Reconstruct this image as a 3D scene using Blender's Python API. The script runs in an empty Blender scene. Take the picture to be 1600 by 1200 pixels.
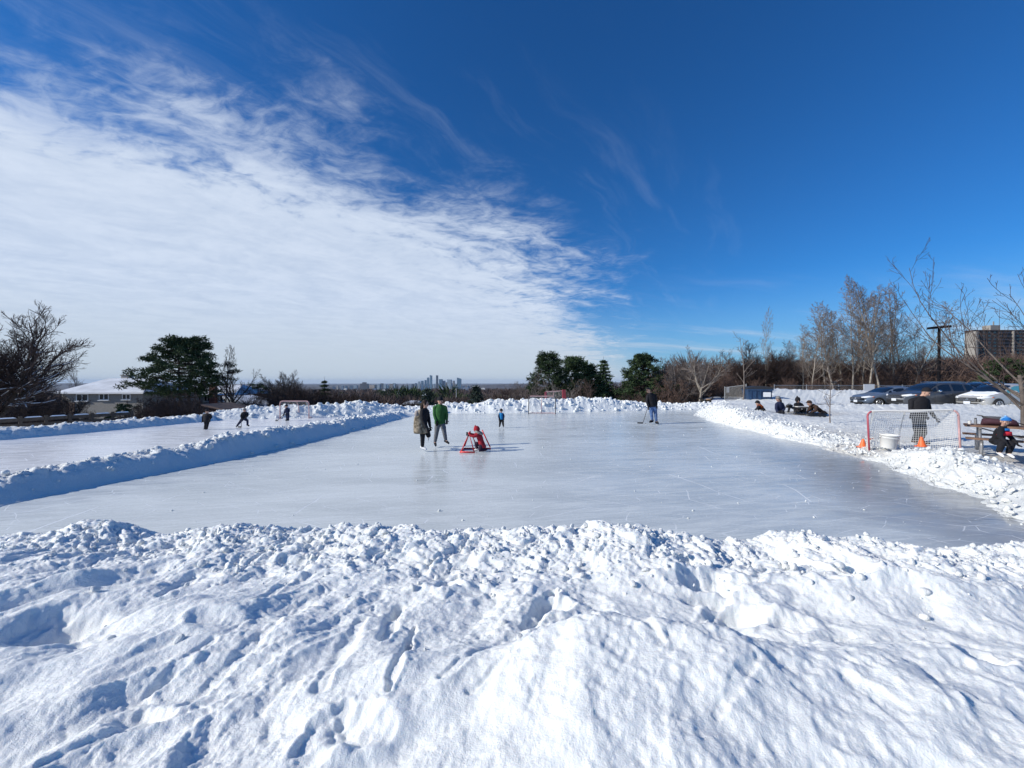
import bpy, math, random
import numpy as np
from mathutils import Vector, Matrix

R = math.radians
S = bpy.context.scene
COL = S.collection

# ------------------------------------------------------------------ camera
CAM_H = 2.15          # eye height above the ice
F = 620.0             # focal length in pixels of the 1600 px wide photograph
HZ = 597.0            # image row of the horizon
cam_d = bpy.data.cameras.new('camera')
cam = bpy.data.objects.new('camera', cam_d)
COL.objects.link(cam)
cam_d.sensor_width = 36.0
cam_d.lens = 36.0 * F / 1600.0
cam_d.clip_start = 0.05
cam_d.clip_end = 90000
cam.location = (0, 0, CAM_H)
cam.rotation_euler = (R(90 - 0.277), 0, 0)
S.camera = cam

# ------------------------------------------------------------------ light
SUN_EL = 28.0
SUN_AZ = 255.0        # clockwise from +Y: the sun stands left of and a little behind the camera
S.view_settings.view_transform = 'Standard'
S.view_settings.look = 'None'
S.view_settings.gamma = 1
S.view_settings.exposure = 0.17
S.view_settings.use_curve_mapping = False
S.render.engine = 'CYCLES'
S.cycles.max_bounces = 8
S.cycles.diffuse_bounces = 3
S.cycles.glossy_bounces = 3
S.cycles.transparent_max_bounces = 8

sun_vec = Vector((math.sin(R(SUN_AZ)) * math.cos(R(SUN_EL)), math.cos(R(SUN_AZ)) * math.cos(R(SUN_EL)), math.sin(R(SUN_EL))))
sl = bpy.data.lights.new('sun', 'SUN')
sl.energy = 4.2
sl.angle = R(0.5)
sl.color = (1.0, 0.94, 0.835)
so = bpy.data.objects.new('sun', sl)
so.rotation_euler = (-sun_vec).to_track_quat('-Z', 'Y').to_euler()
COL.objects.link(so)

world = bpy.data.worlds.new('World')
S.world = world
world.use_nodes = True

class NT:
    """small helper round a node tree"""
    def __init__(s, tree):
        s.t = tree; s.t.nodes.clear()
    def n(s, kind, _props=None, **inp):
        nd = s.t.nodes.new(kind)
        for k, v in (_props or {}).items():
            setattr(nd, k, v)
        for k, v in inp.items():
            k2 = k.replace('__', ' ')
            sock = nd.inputs[int(k2[1:])] if (k2[0] == 'i' and k2[1:].isdigit()) else nd.inputs[k2]
            s.put(sock, v)
        return nd
    def put(s, sock, v):
        if hasattr(v, 'links') or isinstance(v, bpy.types.NodeSocket):
            s.t.links.new(v, sock)
        elif isinstance(v, (tuple, list)) and len(v) == 3 and sock.type == 'RGBA':
            sock.default_value = (*v, 1)
        else:
            sock.default_value = v
    def m(s, op, a, b=0.0, c=0.0, clamp=False):
        nd = s.t.nodes.new('ShaderNodeMath'); nd.operation = op; nd.use_clamp = clamp
        s.put(nd.inputs[0], a); s.put(nd.inputs[1], b); s.put(nd.inputs[2], c)
        return nd.outputs[0]
    def vm(s, op, a, b=(0, 0, 0)):
        nd = s.t.nodes.new('ShaderNodeVectorMath'); nd.operation = op
        s.put(nd.inputs[0], a); s.put(nd.inputs[1], b)
        return nd.outputs[0]
    def rng(s, v, a, b, lo=0.0, hi=1.0, smooth=True):
        nd = s.t.nodes.new('ShaderNodeMapRange')
        nd.interpolation_type = 'SMOOTHSTEP' if smooth else 'LINEAR'
        s.put(nd.inputs[0], v)
        for i, q in zip((1, 2, 3, 4), (a, b, lo, hi)): s.put(nd.inputs[i], q)
        return nd.outputs[0]
    def mix(s, f, a, b, blend='MIX'):
        nd = s.t.nodes.new('ShaderNodeMix'); nd.data_type = 'RGBA'; nd.blend_type = blend
        s.put(nd.inputs[0], f); s.put(nd.inputs[6], a); s.put(nd.inputs[7], b)
        return nd.outputs[2]
    def noise(s, vec, scale, detail=4, rough=0.5, dist=0.0):
        nd = s.n('ShaderNodeTexNoise', None, Vector=vec, Scale=scale, Detail=detail, Roughness=rough, Distortion=dist)
        return nd.outputs[0]
    def aniso(s, vec, ang, sx, sy):
        """coordinates turned by ang degrees, then scaled: small sx draws features out along that direction"""
        a = s.n('ShaderNodeMapping', None, Vector=vec, Rotation=(0, 0, R(-ang))).outputs[0]
        return s.n('ShaderNodeMapping', None, Vector=a, Scale=(sx, sy, 1.0)).outputs[0]
    def xyz(s, x, y, z=0.0):
        nd = s.t.nodes.new('ShaderNodeCombineXYZ')
        for i, q in enumerate((x, y, z)): s.put(nd.inputs[i], q)
        return nd.outputs[0]

def build_world():
    T = NT(world.node_tree)
    out = T.n('ShaderNodeOutputWorld')
    sky = T.n('ShaderNodeTexSky', dict(sky_type='NISHITA', sun_disc=False, sun_elevation=R(SUN_EL), sun_rotation=R(SUN_AZ),
                                       altitude=150.0, air_density=1.0, dust_density=0.35, ozone_density=3.2))
    tc = T.n('ShaderNodeTexCoord')
    sep = T.n('ShaderNodeSeparateXYZ', None, Vector=tc.outputs['Generated'])
    x, y, z = sep.outputs
    zz = T.m('ADD', T.m('MAXIMUM', z, 0.0), 0.08)
    # the ratio z over y would be the picture; the cloud deck lies on a plane overhead: p = xy / z
    px = T.m('DIVIDE', x, zz); py = T.m('DIVIDE', y, zz)
    p = T.xyz(px, py, 0.0)
    # deeper blue through a polarised, clear winter air: one grade for the whole sky
    hs = T.n('ShaderNodeHueSaturation', None, Saturation=SKY_SAT, Value=SKY_VAL, Color=sky.outputs[0])
    blue = T.mix(1.0, hs.outputs[0], SKY_TINT, 'MULTIPLY')
    # front of the cirrocumulus sheet
    f1 = T.m('SUBTRACT', T.m('SUBTRACT', py, 0.80), T.m('MULTIPLY', T.m('ADD', px, 1.44), 0.74))
    f2 = T.m('MULTIPLY', T.m('SUBTRACT', T.m('SUBTRACT', py, 2.40), T.m('MULTIPLY', T.m('SUBTRACT', px, 0.40), 2.75)), 0.32)
    f = T.m('MINIMUM', f1, f2)
    warp = T.n('ShaderNodeTexNoise', None, Vector=p, Scale=1.3, Detail=3.0)
    pw = T.vm('ADD', p, T.vm('SCALE', T.vm('SUBTRACT', warp.outputs[1], (0.5, 0.5, 0.5)), (0, 0, 0)))
    pw.node.inputs[3].default_value = 1.0
    sc_nodes = [n for n in T.t.nodes if n.type == 'VECT_MATH' and n.operation == 'SCALE']
    for n in sc_nodes: n.inputs[3].default_value = 0.35
    rot = T.aniso(pw, 35, 0.85, 1.35)
    n_big = T.noise(rot, 0.9, 5, 0.55)
    n_mid = T.noise(rot, 3.2, 8, 0.62, 0.4)
    n_rip = T.noise(T.aniso(pw, -20, 1.0, 1.35), 11.0, 6, 0.6, 0.6)
    edge = T.m('ADD', f, T.m('MULTIPLY', T.m('SUBTRACT', n_big, 0.5), 1.5))
    edge = T.m('ADD', edge, T.m('MULTIPLY', T.m('SUBTRACT', n_mid, 0.5), 1.1))
    body = T.rng(edge, -0.42, 0.80)
    # thickness broken into ripples and gaps near the front, closed farther in
    brk = T.m('ADD', T.m('MULTIPLY', n_mid, 0.6), T.m('MULTIPLY', n_rip, 0.55))
    gaps = T.rng(T.m('ADD', brk, T.rng(f, 0.0, 1.5, 0.0, 0.42, False)), 0.42, 0.78)
    cover = T.m('MULTIPLY', body, gaps)
    cover = T.m('MULTIPLY', cover, T.rng(z, -0.02, 0.5, 0.93, 0.97))
    # long wisps ahead of the front
    wsp = T.noise(T.aniso(pw, 55, 0.55, 3.4), 1.7, 8, 0.62, 0.3)
    wm = T.m('MULTIPLY', T.rng(f, -1.25, -0.1), T.rng(wsp, 0.50, 0.85, 0.0, 0.20))
    wisp2 = T.noise(T.aniso(pw, 12, 0.22, 1.0), 1.1, 6, 0.6)
    far = T.m('MULTIPLY', T.rng(z, 0.26, 0.12), T.rng(wisp2, 0.46, 0.75, 0.0, 0.6))
    low = T.rng(z, 0.24, -0.02, 0.0, 0.62)          # whitish air low over the horizon
    lowl = T.m('MULTIPLY', T.rng(z, 0.20, 0.02), T.rng(T.m('SUBTRACT', py, T.m('MULTIPLY', px, 2.2)), 0.5, 5.0, 0.0, 0.8))
    c = T.m('MAXIMUM', cover, wm); c = T.m('MAXIMUM', c, far); c = T.m('MAXIMUM', c, lowl)
    c = T.m('MINIMUM', c, 0.97)
    lit = T.rng(T.m('ADD', T.m('MULTIPLY', n_mid, 0.7), T.m('MULTIPLY', n_rip, 0.3)), 0.30, 0.68)
    ccol = T.mix(lit, CLOUD_DARK, CLOUD_LIT)
    ccol = T.mix(T.rng(z, 0.20, 0.0), ccol, CLOUD_LOW)
    sk = T.mix(low, blue, SKY_LOW)
    res = T.mix(c, sk, ccol)
    bg = T.n('ShaderNodeBackground', None, Color=res, Strength=SKY_STR)
    T.t.links.new(bg.outputs[0], out.inputs[0])

SKY_STR = 0.10
SKY_SAT, SKY_VAL = 1.12, 0.62
SKY_TINT = (0.36, 1.07, 1.70)
CLOUD_DARK = (4.9, 5.8, 7.3)
CLOUD_LIT = (6.1, 6.9, 8.2)
CLOUD_LOW = (5.2, 5.9, 6.7)
SKY_LOW = (2.7, 4.3, 6.2)
build_world()

# ------------------------------------------------------------------ mesh helpers
def link(o, parent=None):
    COL.objects.link(o)
    if parent is not None: o.parent = parent
    return o

def mesh_np(name, V, faces, mat=None, parent=None, smooth=True, loc=None):
    """faces: list of integer arrays (n, k), one per polygon size"""
    V = np.asarray(V, dtype=np.float32)
    me = bpy.data.meshes.new(name)
    me.vertices.add(len(V)); me.vertices.foreach_set('co', V.ravel())
    faces = [np.asarray(f, dtype=np.int32) for f in faces if len(f)]
    loops = np.concatenate([f.ravel() for f in faces])
    sizes = np.concatenate([np.full(len(f), f.shape[1], dtype=np.int32) for f in faces])
    starts = np.concatenate([[0], np.cumsum(sizes)[:-1]]).astype(np.int32)
    me.loops.add(len(loops)); me.loops.foreach_set('vertex_index', loops)
    me.polygons.add(len(sizes)); me.polygons.foreach_set('loop_start', starts)
    me.polygons.foreach_set('loop_total', sizes)
    me.polygons.foreach_set('use_smooth', np.full(len(sizes), bool(smooth)))
    me.update(calc_edges=True); me.validate()
    if mat: me.materials.append(mat)
    o = bpy.data.objects.new(name, me)
    if loc is not None: o.location = loc
    return link(o, parent)

def tag(o, label=None, cat=None, group=None, kind=None):
    if label: o['label'] = label
    if cat: o['category'] = cat
    if group: o['group'] = group
    if kind: o['kind'] = kind
    return o

def thing(name, label, cat, loc=(0, 0, 0), rz=0.0, group=None, scale=1.0):
    o = bpy.data.objects.new(name, None)
    o.empty_display_size = 0.2
    link(o); o.location = loc; o.rotation_euler = (0, 0, rz); o.scale = (scale,) * 3
    return tag(o, label, cat, group)

def dup(o, parent=None, **kw):
    c = o.copy(); COL.objects.link(c); c.parent = parent
    for ch in list(o.children): dup(ch, c)
    return c

class MB:
    """collects simple shapes into one mesh"""
    def __init__(s): s.v = []; s.f = {}; s.n = 0
    def add(s, V, Fs):
        V = np.asarray(V, float).reshape(-1, 3)
        for f in Fs:
            s.f.setdefault(len(f), []).append([i + s.n for i in f])
        s.v.append(V); s.n += len(V)
        return s
    def box(s, c, size, rz=0.0, rx=0.0, ry=0.0, taper=1.0):
        hx, hy, hz = (q / 2 for q in size)
        v = []
        for z in (-1, 1):
            k = taper if z > 0 else 1.0
            for a, b in ((-1, -1), (1, -1), (1, 1), (-1, 1)):
                v.append((a * hx * k, b * hy * k, z * hz))
        M = Matrix.Rotation(rz, 3, 'Z') @ Matrix.Rotation(ry, 3, 'Y') @ Matrix.Rotation(rx, 3, 'X')
        v = [M @ Vector(q) + Vector(c) for q in v]
        return s.add(v, [(3, 2, 1, 0), (4, 5, 6, 7), (0, 1, 5, 4), (1, 2, 6, 5), (2, 3, 7, 6), (3, 0, 4, 7)])
    def rings(s, rings, cap=True, closed=False):
        n = len(rings[0]); V = [p for r in rings for p in r]; Fs = []
        m = len(rings)
        for i in range(m if closed else m - 1):
            j = (i + 1) % m
            for k in range(n):
                l = (k + 1) % n
                Fs.append((i * n + k, i * n + l, j * n + l, j * n + k))
        if cap and not closed:
            Fs.append(tuple(range(n - 1, -1, -1))); Fs.append(tuple((m - 1) * n + k for k in range(n)))
        return s.add(V, Fs)
    def tube(s, pts, rad, n=8, cap=True, closed=False, flat=1.0):
        """tube along points, radii a number or list; ends rounded by the radii given"""
        pts = [Vector(p) for p in pts]; m = len(pts)
        if not isinstance(rad, (list, tuple)): rad = [rad] * m
        rings = []; prev = None
        for i, p in enumerate(pts):
            if closed: d = pts[(i + 1) % m] - pts[i - 1]
            else: d = pts[min(i + 1, m - 1)] - pts[max(i - 1, 0)]
            if d.length < 1e-9: d = Vector((0, 0, 1))
            d.normalize()
            if prev is None:
                a = d.cross(Vector((0, 1, 0)) if abs(d.y) < 0.9 else Vector((1, 0, 0))); a.normalize()
            else:
                a = prev - d * prev.dot(d)
                a = a.normalized() if a.length > 1e-6 else prev
            prev = a; b = d.cross(a)
            rings.append([p + (a * math.cos(t) + b * math.sin(t) * flat) * rad[i] for t in [2 * math.pi * k / n for k in range(n)]])
        return s.rings(rings, cap, closed)
    def rtube(s, pts, rad, n=8):
        """tube with hemispherical ends"""
        pts = [Vector(p) for p in pts]
        if not isinstance(rad, (list, tuple)): rad = [rad] * len(pts)
        d0 = (pts[0] - pts[1]).normalized(); d1 = (pts[-1] - pts[-2]).normalized()
        P = []; Rr = []
        for q in (0.95, 0.7, 0.35):
            P.append(pts[0] + d0 * rad[0] * q); Rr.append(rad[0] * math.sqrt(1 - q * q))
        P += pts; Rr += list(rad)
        for q in (0.35, 0.7, 0.95):
            P.append(pts[-1] + d1 * rad[-1] * q); Rr.append(rad[-1] * math.sqrt(1 - q * q))
        return s.tube(P, Rr, n)
    def ell(s, c, r, nu=10, nv=7, z0=-1.0, z1=1.0, M=None):
        """ellipsoid slice between heights z0 and z1 (unit sphere)"""
        c = Vector(c); rings = []
        a0, a1 = math.asin(max(-1, z0)), math.asin(min(1, z1))
        for i in range(nv + 1):
            a = a0 + (a1 - a0) * i / nv
            a = max(-1.53, min(1.53, a))
            rings.append([])
            for k in range(nu):
                t = 2 * math.pi * k / nu
                q = Vector((r[0] * math.cos(a) * math.cos(t), r[1] * math.cos(a) * math.sin(t), r[2] * math.sin(a)))
                if M is not None: q = M @ q
                rings[-1].append(c + q)
        return s.rings(rings)
    def loft(s, secs, n=14, cap=True):
        """secs: (centre, rx, ry, yaw) horizontal ellipses, bottom to top"""
        rings = []
        for c, rx, ry, yaw in secs:
            c = Vector(c)
            rings.append([c + Vector((rx * math.cos(t) * math.cos(yaw) - ry * math.sin(t) * math.sin(yaw),
                                      rx * math.cos(t) * math.sin(yaw) + ry * math.sin(t) * math.cos(yaw), 0))
                          for t in [2 * math.pi * k / n for k in range(n)]])
        return s.rings(rings, cap)
    def prism(s, out, y0, y1):
        """outline in x,z (counter-clockwise seen from -y) pushed from y0 to y1"""
        n = len(out)
        V = [(a, y0, b) for a, b in out] + [(a, y1, b) for a, b in out]
        Fs = [tuple(range(n)), tuple(range(2 * n - 1, n - 1, -1))]
        for k in range(n):
            l = (k + 1) % n
            Fs.append((l, k, n + k, n + l))
        return s.add(V, Fs)
    def build(s, name, mat, parent=None, smooth=False, loc=None):
        V = np.concatenate(s.v)
        o = mesh_np(name, V, [np.array(v) for v in s.f.values()], mat, parent, smooth, loc)
        return o

def bevel(o, w=0.01, seg=2):
    m = o.modifiers.new('bevel', 'BEVEL'); m.width = w; m.segments = seg; m.limit_method = 'ANGLE'
    return o

# ------------------------------------------------------------------ numpy noise
_rs = np.random.RandomState(7)
_perm = _rs.permutation(512).astype(np.int64)
_ang = _rs.rand(512) * 2 * np.pi
_gx, _gy = np.cos(_ang), np.sin(_ang)
_rnd = _rs.rand(512, 4)
def _hash(ix, iy, seed):
    return _perm[(_perm[(ix + seed * 37) & 511] + iy + seed * 101) & 511]
def perlin(x, y, seed=0):
    x0 = np.floor(x).astype(np.int64); y0 = np.floor(y).astype(np.int64)
    fx = x - x0; fy = y - y0
    u = fx ** 3 * (fx * (fx * 6 - 15) + 10); v = fy ** 3 * (fy * (fy * 6 - 15) + 10)
    def g(ax, ay):
        h = _hash(x0 + ax, y0 + ay, seed)
        return _gx[h] * (fx - ax) + _gy[h] * (fy - ay)
    a = g(0, 0); b = g(1, 0); c = g(0, 1); d = g(1, 1)
    return (a + u * (b - a) + v * ((c + u * (d - c)) - (a + u * (b - a)))) * 1.5
def fbm(x, y, oct=4, seed=0, rough=0.5, lac=2.03):
    s = 0; a = 1.0; t = 0
    for i in range(oct):
        s = s + a * perlin(x, y, seed + i * 13); t += a
        a *= rough; x = x * lac + 11.3; y = y * lac - 7.1
    return s / t * 1.6
def lumps(x, y, seed=0, fill=0.8):
    """overlapping round lumps, one per unit cell: 0..1"""
    x0 = np.floor(x).astype(np.int64); y0 = np.floor(y).astype(np.int64)
    best = np.zeros_like(x)
    for i in (-1, 0, 1):
        for j in (-1, 0, 1):
            h = _hash(x0 + i, y0 + j, seed)
            q = _rnd[h]
            cx = x0 + i + q[..., 0]; cy = y0 + j + q[..., 1]
            r = 0.30 + 0.55 * q[..., 2]
            on = (q[..., 3] < fill)
            an = q[..., 3] * 40.0
            dx = x - cx; dy = y - cy
            ex = dx * np.cos(an) + dy * np.sin(an); ey = (-dx * np.sin(an) + dy * np.cos(an)) * (1.0 + 0.7 * q[..., 0])
            d2 = (ex * ex + ey * ey) / (r * r)
            best = np.maximum(best, np.where(on & (d2 < 1), np.sqrt(np.maximum(0, 1 - d2)) * r * 1.2, 0))
    return best
def sstep(a, b, x):
    t = np.clip((x - a) / (b - a), 0, 1)
    return t * t * (3 - 2 * t)
def clumps(x, y, size, seed):
    """crumbled snow relief in metres; size is the largest lump"""
    wx = x + size * 0.5 * perlin(x / size * 0.9, y / size * 0.9, seed + 3)
    wy = y + size * 0.5 * perlin(x / size * 0.9 + 9, y / size * 0.9, seed + 4)
    h = lumps(wx / size, wy / size, seed, 0.7) * size * 0.42
    h = h + lumps(wx / size * 2.3, wy / size * 2.3, seed + 1, 0.8) * size * 0.22
    h = h + lumps(x / size * 5.1, y / size * 5.1, seed + 2, 0.85) * size * 0.10
    return h

def at(px, py, z=0.0):
    d = F * (CAM_H - z) / (py - HZ)
    return ((px - 800) * d / F, d, z)
def atd(px, d): return (px - 800) * d / F
def zat(py, d): return CAM_H - (py - HZ) * d / F

# ------------------------------------------------------------------ materials
def mat_new(name):
    m = bpy.data.materials.new(name); m.use_nodes = True
    return m, NT(m.node_tree)

def simple(name, col, rough=0.7, metal=0.0, var=0.0, scale=8.0, bump=0.0, spec=0.5, coat=0.0):
    m, T = mat_new(name)
    out = T.n('ShaderNodeOutputMaterial')
    tc = T.n('ShaderNodeTexCoord').outputs['Object']
    c = col
    b = T.n('ShaderNodeBsdfPrincipled', None, Roughness=rough, Metallic=metal)
    b.inputs['Specular IOR Level'].default_value = spec
    b.inputs['Coat Weight'].default_value = coat
    if var > 0:
        nz = T.noise(tc, scale, 5, 0.6)
        dark = tuple(q * (1 - var) for q in col); lite = tuple(min(1, q * (1 + var)) for q in col)
        T.put(b.inputs['Base Color'], T.mix(T.rng(nz, 0.3, 0.7), dark, lite))
    else:
        T.put(b.inputs['Base Color'], col)
    if bump > 0:
        nz = T.noise(tc, scale * 3, 5, 0.65)
        bp = T.n('ShaderNodeBump', None, Strength=1.0, Distance=bump, Height=nz)
        T.put(b.inputs['Normal'], bp.outputs[0])
    T.t.links.new(b.outputs[0], out.inputs[0])
    return m

def snow_mat(name, grain=0.006, dirt=False, sss=0.0, alb=(0.868, 0.893, 0.882)):
    m, T = mat_new(name)
    out = T.n('ShaderNodeOutputMaterial')
    tc = T.n('ShaderNodeTexCoord').outputs['Object']
    n1 = T.noise(tc, 1.4, 5, 0.6)
    col = T.mix(T.rng(n1, 0.25, 0.75), tuple(q * 0.955 for q in alb), alb)
    if dirt:
        # trodden, icy snow round the benches and the net, with its own ragged outline
        sp = T.n('ShaderNodeSeparateXYZ', None, Vector=tc)
        x, y, z = sp.outputs
        nn = T.noise(tc, 0.9, 6, 0.65)
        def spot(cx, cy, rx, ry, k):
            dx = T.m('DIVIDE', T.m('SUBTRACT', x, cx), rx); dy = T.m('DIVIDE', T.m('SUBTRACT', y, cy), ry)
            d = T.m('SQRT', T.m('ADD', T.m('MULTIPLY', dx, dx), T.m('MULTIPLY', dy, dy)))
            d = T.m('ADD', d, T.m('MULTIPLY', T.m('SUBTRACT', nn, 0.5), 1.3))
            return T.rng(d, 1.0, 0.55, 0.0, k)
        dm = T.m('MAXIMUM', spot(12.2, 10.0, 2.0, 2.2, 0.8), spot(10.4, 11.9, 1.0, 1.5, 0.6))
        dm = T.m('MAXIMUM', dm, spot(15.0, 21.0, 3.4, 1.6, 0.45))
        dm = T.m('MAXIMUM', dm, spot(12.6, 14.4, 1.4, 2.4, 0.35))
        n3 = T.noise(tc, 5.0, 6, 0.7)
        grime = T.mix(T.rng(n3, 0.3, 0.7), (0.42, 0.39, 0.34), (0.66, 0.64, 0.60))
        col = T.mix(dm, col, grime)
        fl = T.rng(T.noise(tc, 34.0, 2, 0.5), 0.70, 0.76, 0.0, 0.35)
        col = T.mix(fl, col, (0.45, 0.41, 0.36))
    b = T.n('ShaderNodeBsdfPrincipled', None, Roughness=0.62)
    if sss:
        b.inputs['Subsurface Weight'].default_value = sss; b.inputs['Subsurface Scale'].default_value = 0.035
        b.inputs['Subsurface Radius'].default_value = (0.8, 0.95, 1.1)
    T.put(b.inputs['Base Color'], col)
    b.inputs['Specular IOR Level'].default_value = 0.25
    h = T.m('ADD', T.noise(tc, 26.0, 6, 0.7), T.m('MULTIPLY', T.noise(tc, 120.0, 3, 0.6), 0.35))
    bp = T.n('ShaderNodeBump', None, Strength=1.0, Distance=grain, Height=h)
    T.put(b.inputs['Normal'], bp.outputs[0])
    T.t.links.new(b.outputs[0], out.inputs[0])
    return m

M = {}
M['snow'] = snow_mat('snow', 0.011, sss=0.35)
M['snow_far'] = snow_mat('snow_banked', 0.02, alb=(0.835, 0.858, 0.85))
M['snow_field'] = snow_mat('snow_trodden', 0.022, dirt=True, alb=(0.765, 0.785, 0.775))

def ice_mat(name, c_lo, c_hi, dirty=False, scr=1.0):
    m, T = mat_new(name)
    out = T.n('ShaderNodeOutputMaterial')
    tc = T.n('ShaderNodeTexCoord').outputs['Object']
    rot = T.aniso(tc, -6, 0.35, 1.0)
    n_big = T.noise(rot, 0.55, 6, 0.6, 0.5)
    n_str = T.noise(T.aniso(tc, 9, 0.16, 1.0), 5.0, 6, 0.65, 0.8)
    n_fine = T.noise(tc, 22.0, 5, 0.7)
    v = T.m('ADD', T.m('MULTIPLY', n_big, 0.55), T.m('MULTIPLY', n_str, 0.45))
    col = T.mix(T.rng(v, 0.32, 0.66), c_lo, c_hi)
    col = T.mix(T.rng(n_fine, 0.35, 0.8, 0.0, 0.35), col, tuple(min(1, q * 1.25) for q in c_hi))
    rough = T.rng(n_str, 0.3, 0.7, 0.16, 0.34)
    if dirty:
        sp = T.n('ShaderNodeSeparateXYZ', None, Vector=tc)
        x, y, z = sp.outputs
        # worn edge: distance from the right side, streaked along the way the plough went
        ed = T.m('ADD', x, T.m('MULTIPLY', y, -0.26))           # larger towards the right near corner
        ns = T.noise(T.aniso(tc, -20, 0.25, 1.3), 2.6, 7, 0.7, 1.2)
        dm = T.m('ADD', T.rng(ed, 1.4, 6.2, 0.0, 1.0), T.m('MULTIPLY', T.m('SUBTRACT', ns, 0.5), 1.1))
        dm = T.m('MULTIPLY', T.rng(dm, 0.35, 0.95), T.rng(y, 17.0, 7.0))
        bare = T.mix(T.rng(ns, 0.35, 0.62), (0.15, 0.155, 0.17), (0.36, 0.37, 0.38))
        bare = T.mix(T.rng(n_big, 0.55, 0.72, 0.0, 0.45), bare, (0.30, 0.26, 0.23))
        col = T.mix(T.m('MULTIPLY', dm, 0.85), col, bare)
        rough = T.m('SUBTRACT', rough, T.m('MULTIPLY', dm, 0.06))
    # skate cuts: thin cell edges, bent, only in patches
    cuts = None
    for sc, ang, th, seed in ((0.75, 20, 0.0065, 0.0), (1.5, -35, 0.009, 7.3), (3.1, 60, 0.015, 3.1)):
        wv = T.vm('ADD', tc, (seed * 3, seed * 5, 0))
        wn = T.n('ShaderNodeTexNoise', None, Vector=wv, Scale=0.8, Detail=2.0).outputs[1]
        mp = T.n('ShaderNodeMapping', None, Vector=T.mix(0.22, wv, wn), Rotation=(0, 0, R(ang)), Scale=(0.45, 1.0, 1.0)).outputs[0]
        vo = T.n('ShaderNodeTexVoronoi', dict(feature='DISTANCE_TO_EDGE', voronoi_dimensions='2D'), Vector=mp, Scale=sc)
        ln = T.rng(vo.outputs[0], th, th * 0.3)
        pm = T.rng(T.noise(wv, 0.8 * sc, 4, 0.6), 0.44, 0.60)
        ln = T.m('MULTIPLY', ln, pm)
        cuts = ln if cuts is None else T.m('MAXIMUM', cuts, ln)
    col = T.mix(T.m('MULTIPLY', cuts, 0.6 * scr), col, (0.86, 0.9, 0.94))
    fleck = T.rng(T.noise(tc, 30.0, 3, 0.6), 0.66, 0.74, 0.0, 0.8)
    col = T.mix(T.m('MULTIPLY', fleck, T.rng(n_big, 0.4, 0.6)), col, (0.84, 0.88, 0.92))
    b = T.n('ShaderNodeBsdfPrincipled', None)
    T.put(b.inputs['Base Color'], col)
    T.put(b.inputs['Roughness'], T.m('ADD', rough, T.m('MULTIPLY', cuts, 0.4)))
    b.inputs['IOR'].default_value = 1.31
    hh = T.m('ADD', T.noise(rot, 3.0, 5, 0.6), T.m('MULTIPLY', n_fine, 0.12))
    hh = T.m('SUBTRACT', hh, T.m('MULTIPLY', cuts, 0.2))
    bp = T.n('ShaderNodeBump', None, Strength=0.35, Distance=0.012, Height=hh)
    T.put(b.inputs['Normal'], bp.outputs[0])
    T.t.links.new(b.outputs[0], out.inputs[0])
    return m
M['ice'] = ice_mat('rink_ice', (0.45, 0.485, 0.485), (0.70, 0.735, 0.72), dirty=True)
M['ice2'] = ice_mat('rough_ice', (0.66, 0.68, 0.70), (0.82, 0.83, 0.845), scr=0.6)
# ------------------------------------------------------------------ setting: terrain
def interp(x, xs, ys): return np.interp(x, xs, ys)

# right-hand edge of the ice (x as a function of y) and height of the ground behind it
def edge_right(y):
    y = np.asarray(y, float)
    w = 0.10 * np.sin(y * 1.9 + 0.6) + 0.07 * np.sin(y * 4.3 + 1.0) + 0.04 * np.sin(y * 9.7)
    return w + interp(y, [3, 4, 5.85, 7.93, 9.5, 11.3, 14.3, 19.6, 23, 26, 29, 31, 38], [6.2, 6.6, 7.55, 8.7, 9.25, 9.8, 10.2, 10.5, 11.1, 12.0, 13.6, 15.5, 21.5])

def drop_z(r):
    return interp(r, [0, 31, 36, 46, 60, 100, 200, 500, 1000, 2000, 5000, 7000, 90000],
                  [-0.08, -0.08, -0.8, -3.2, -5.5, -7.6, -11, -15.5, -26, -42, -88, -90, -92])

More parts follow.
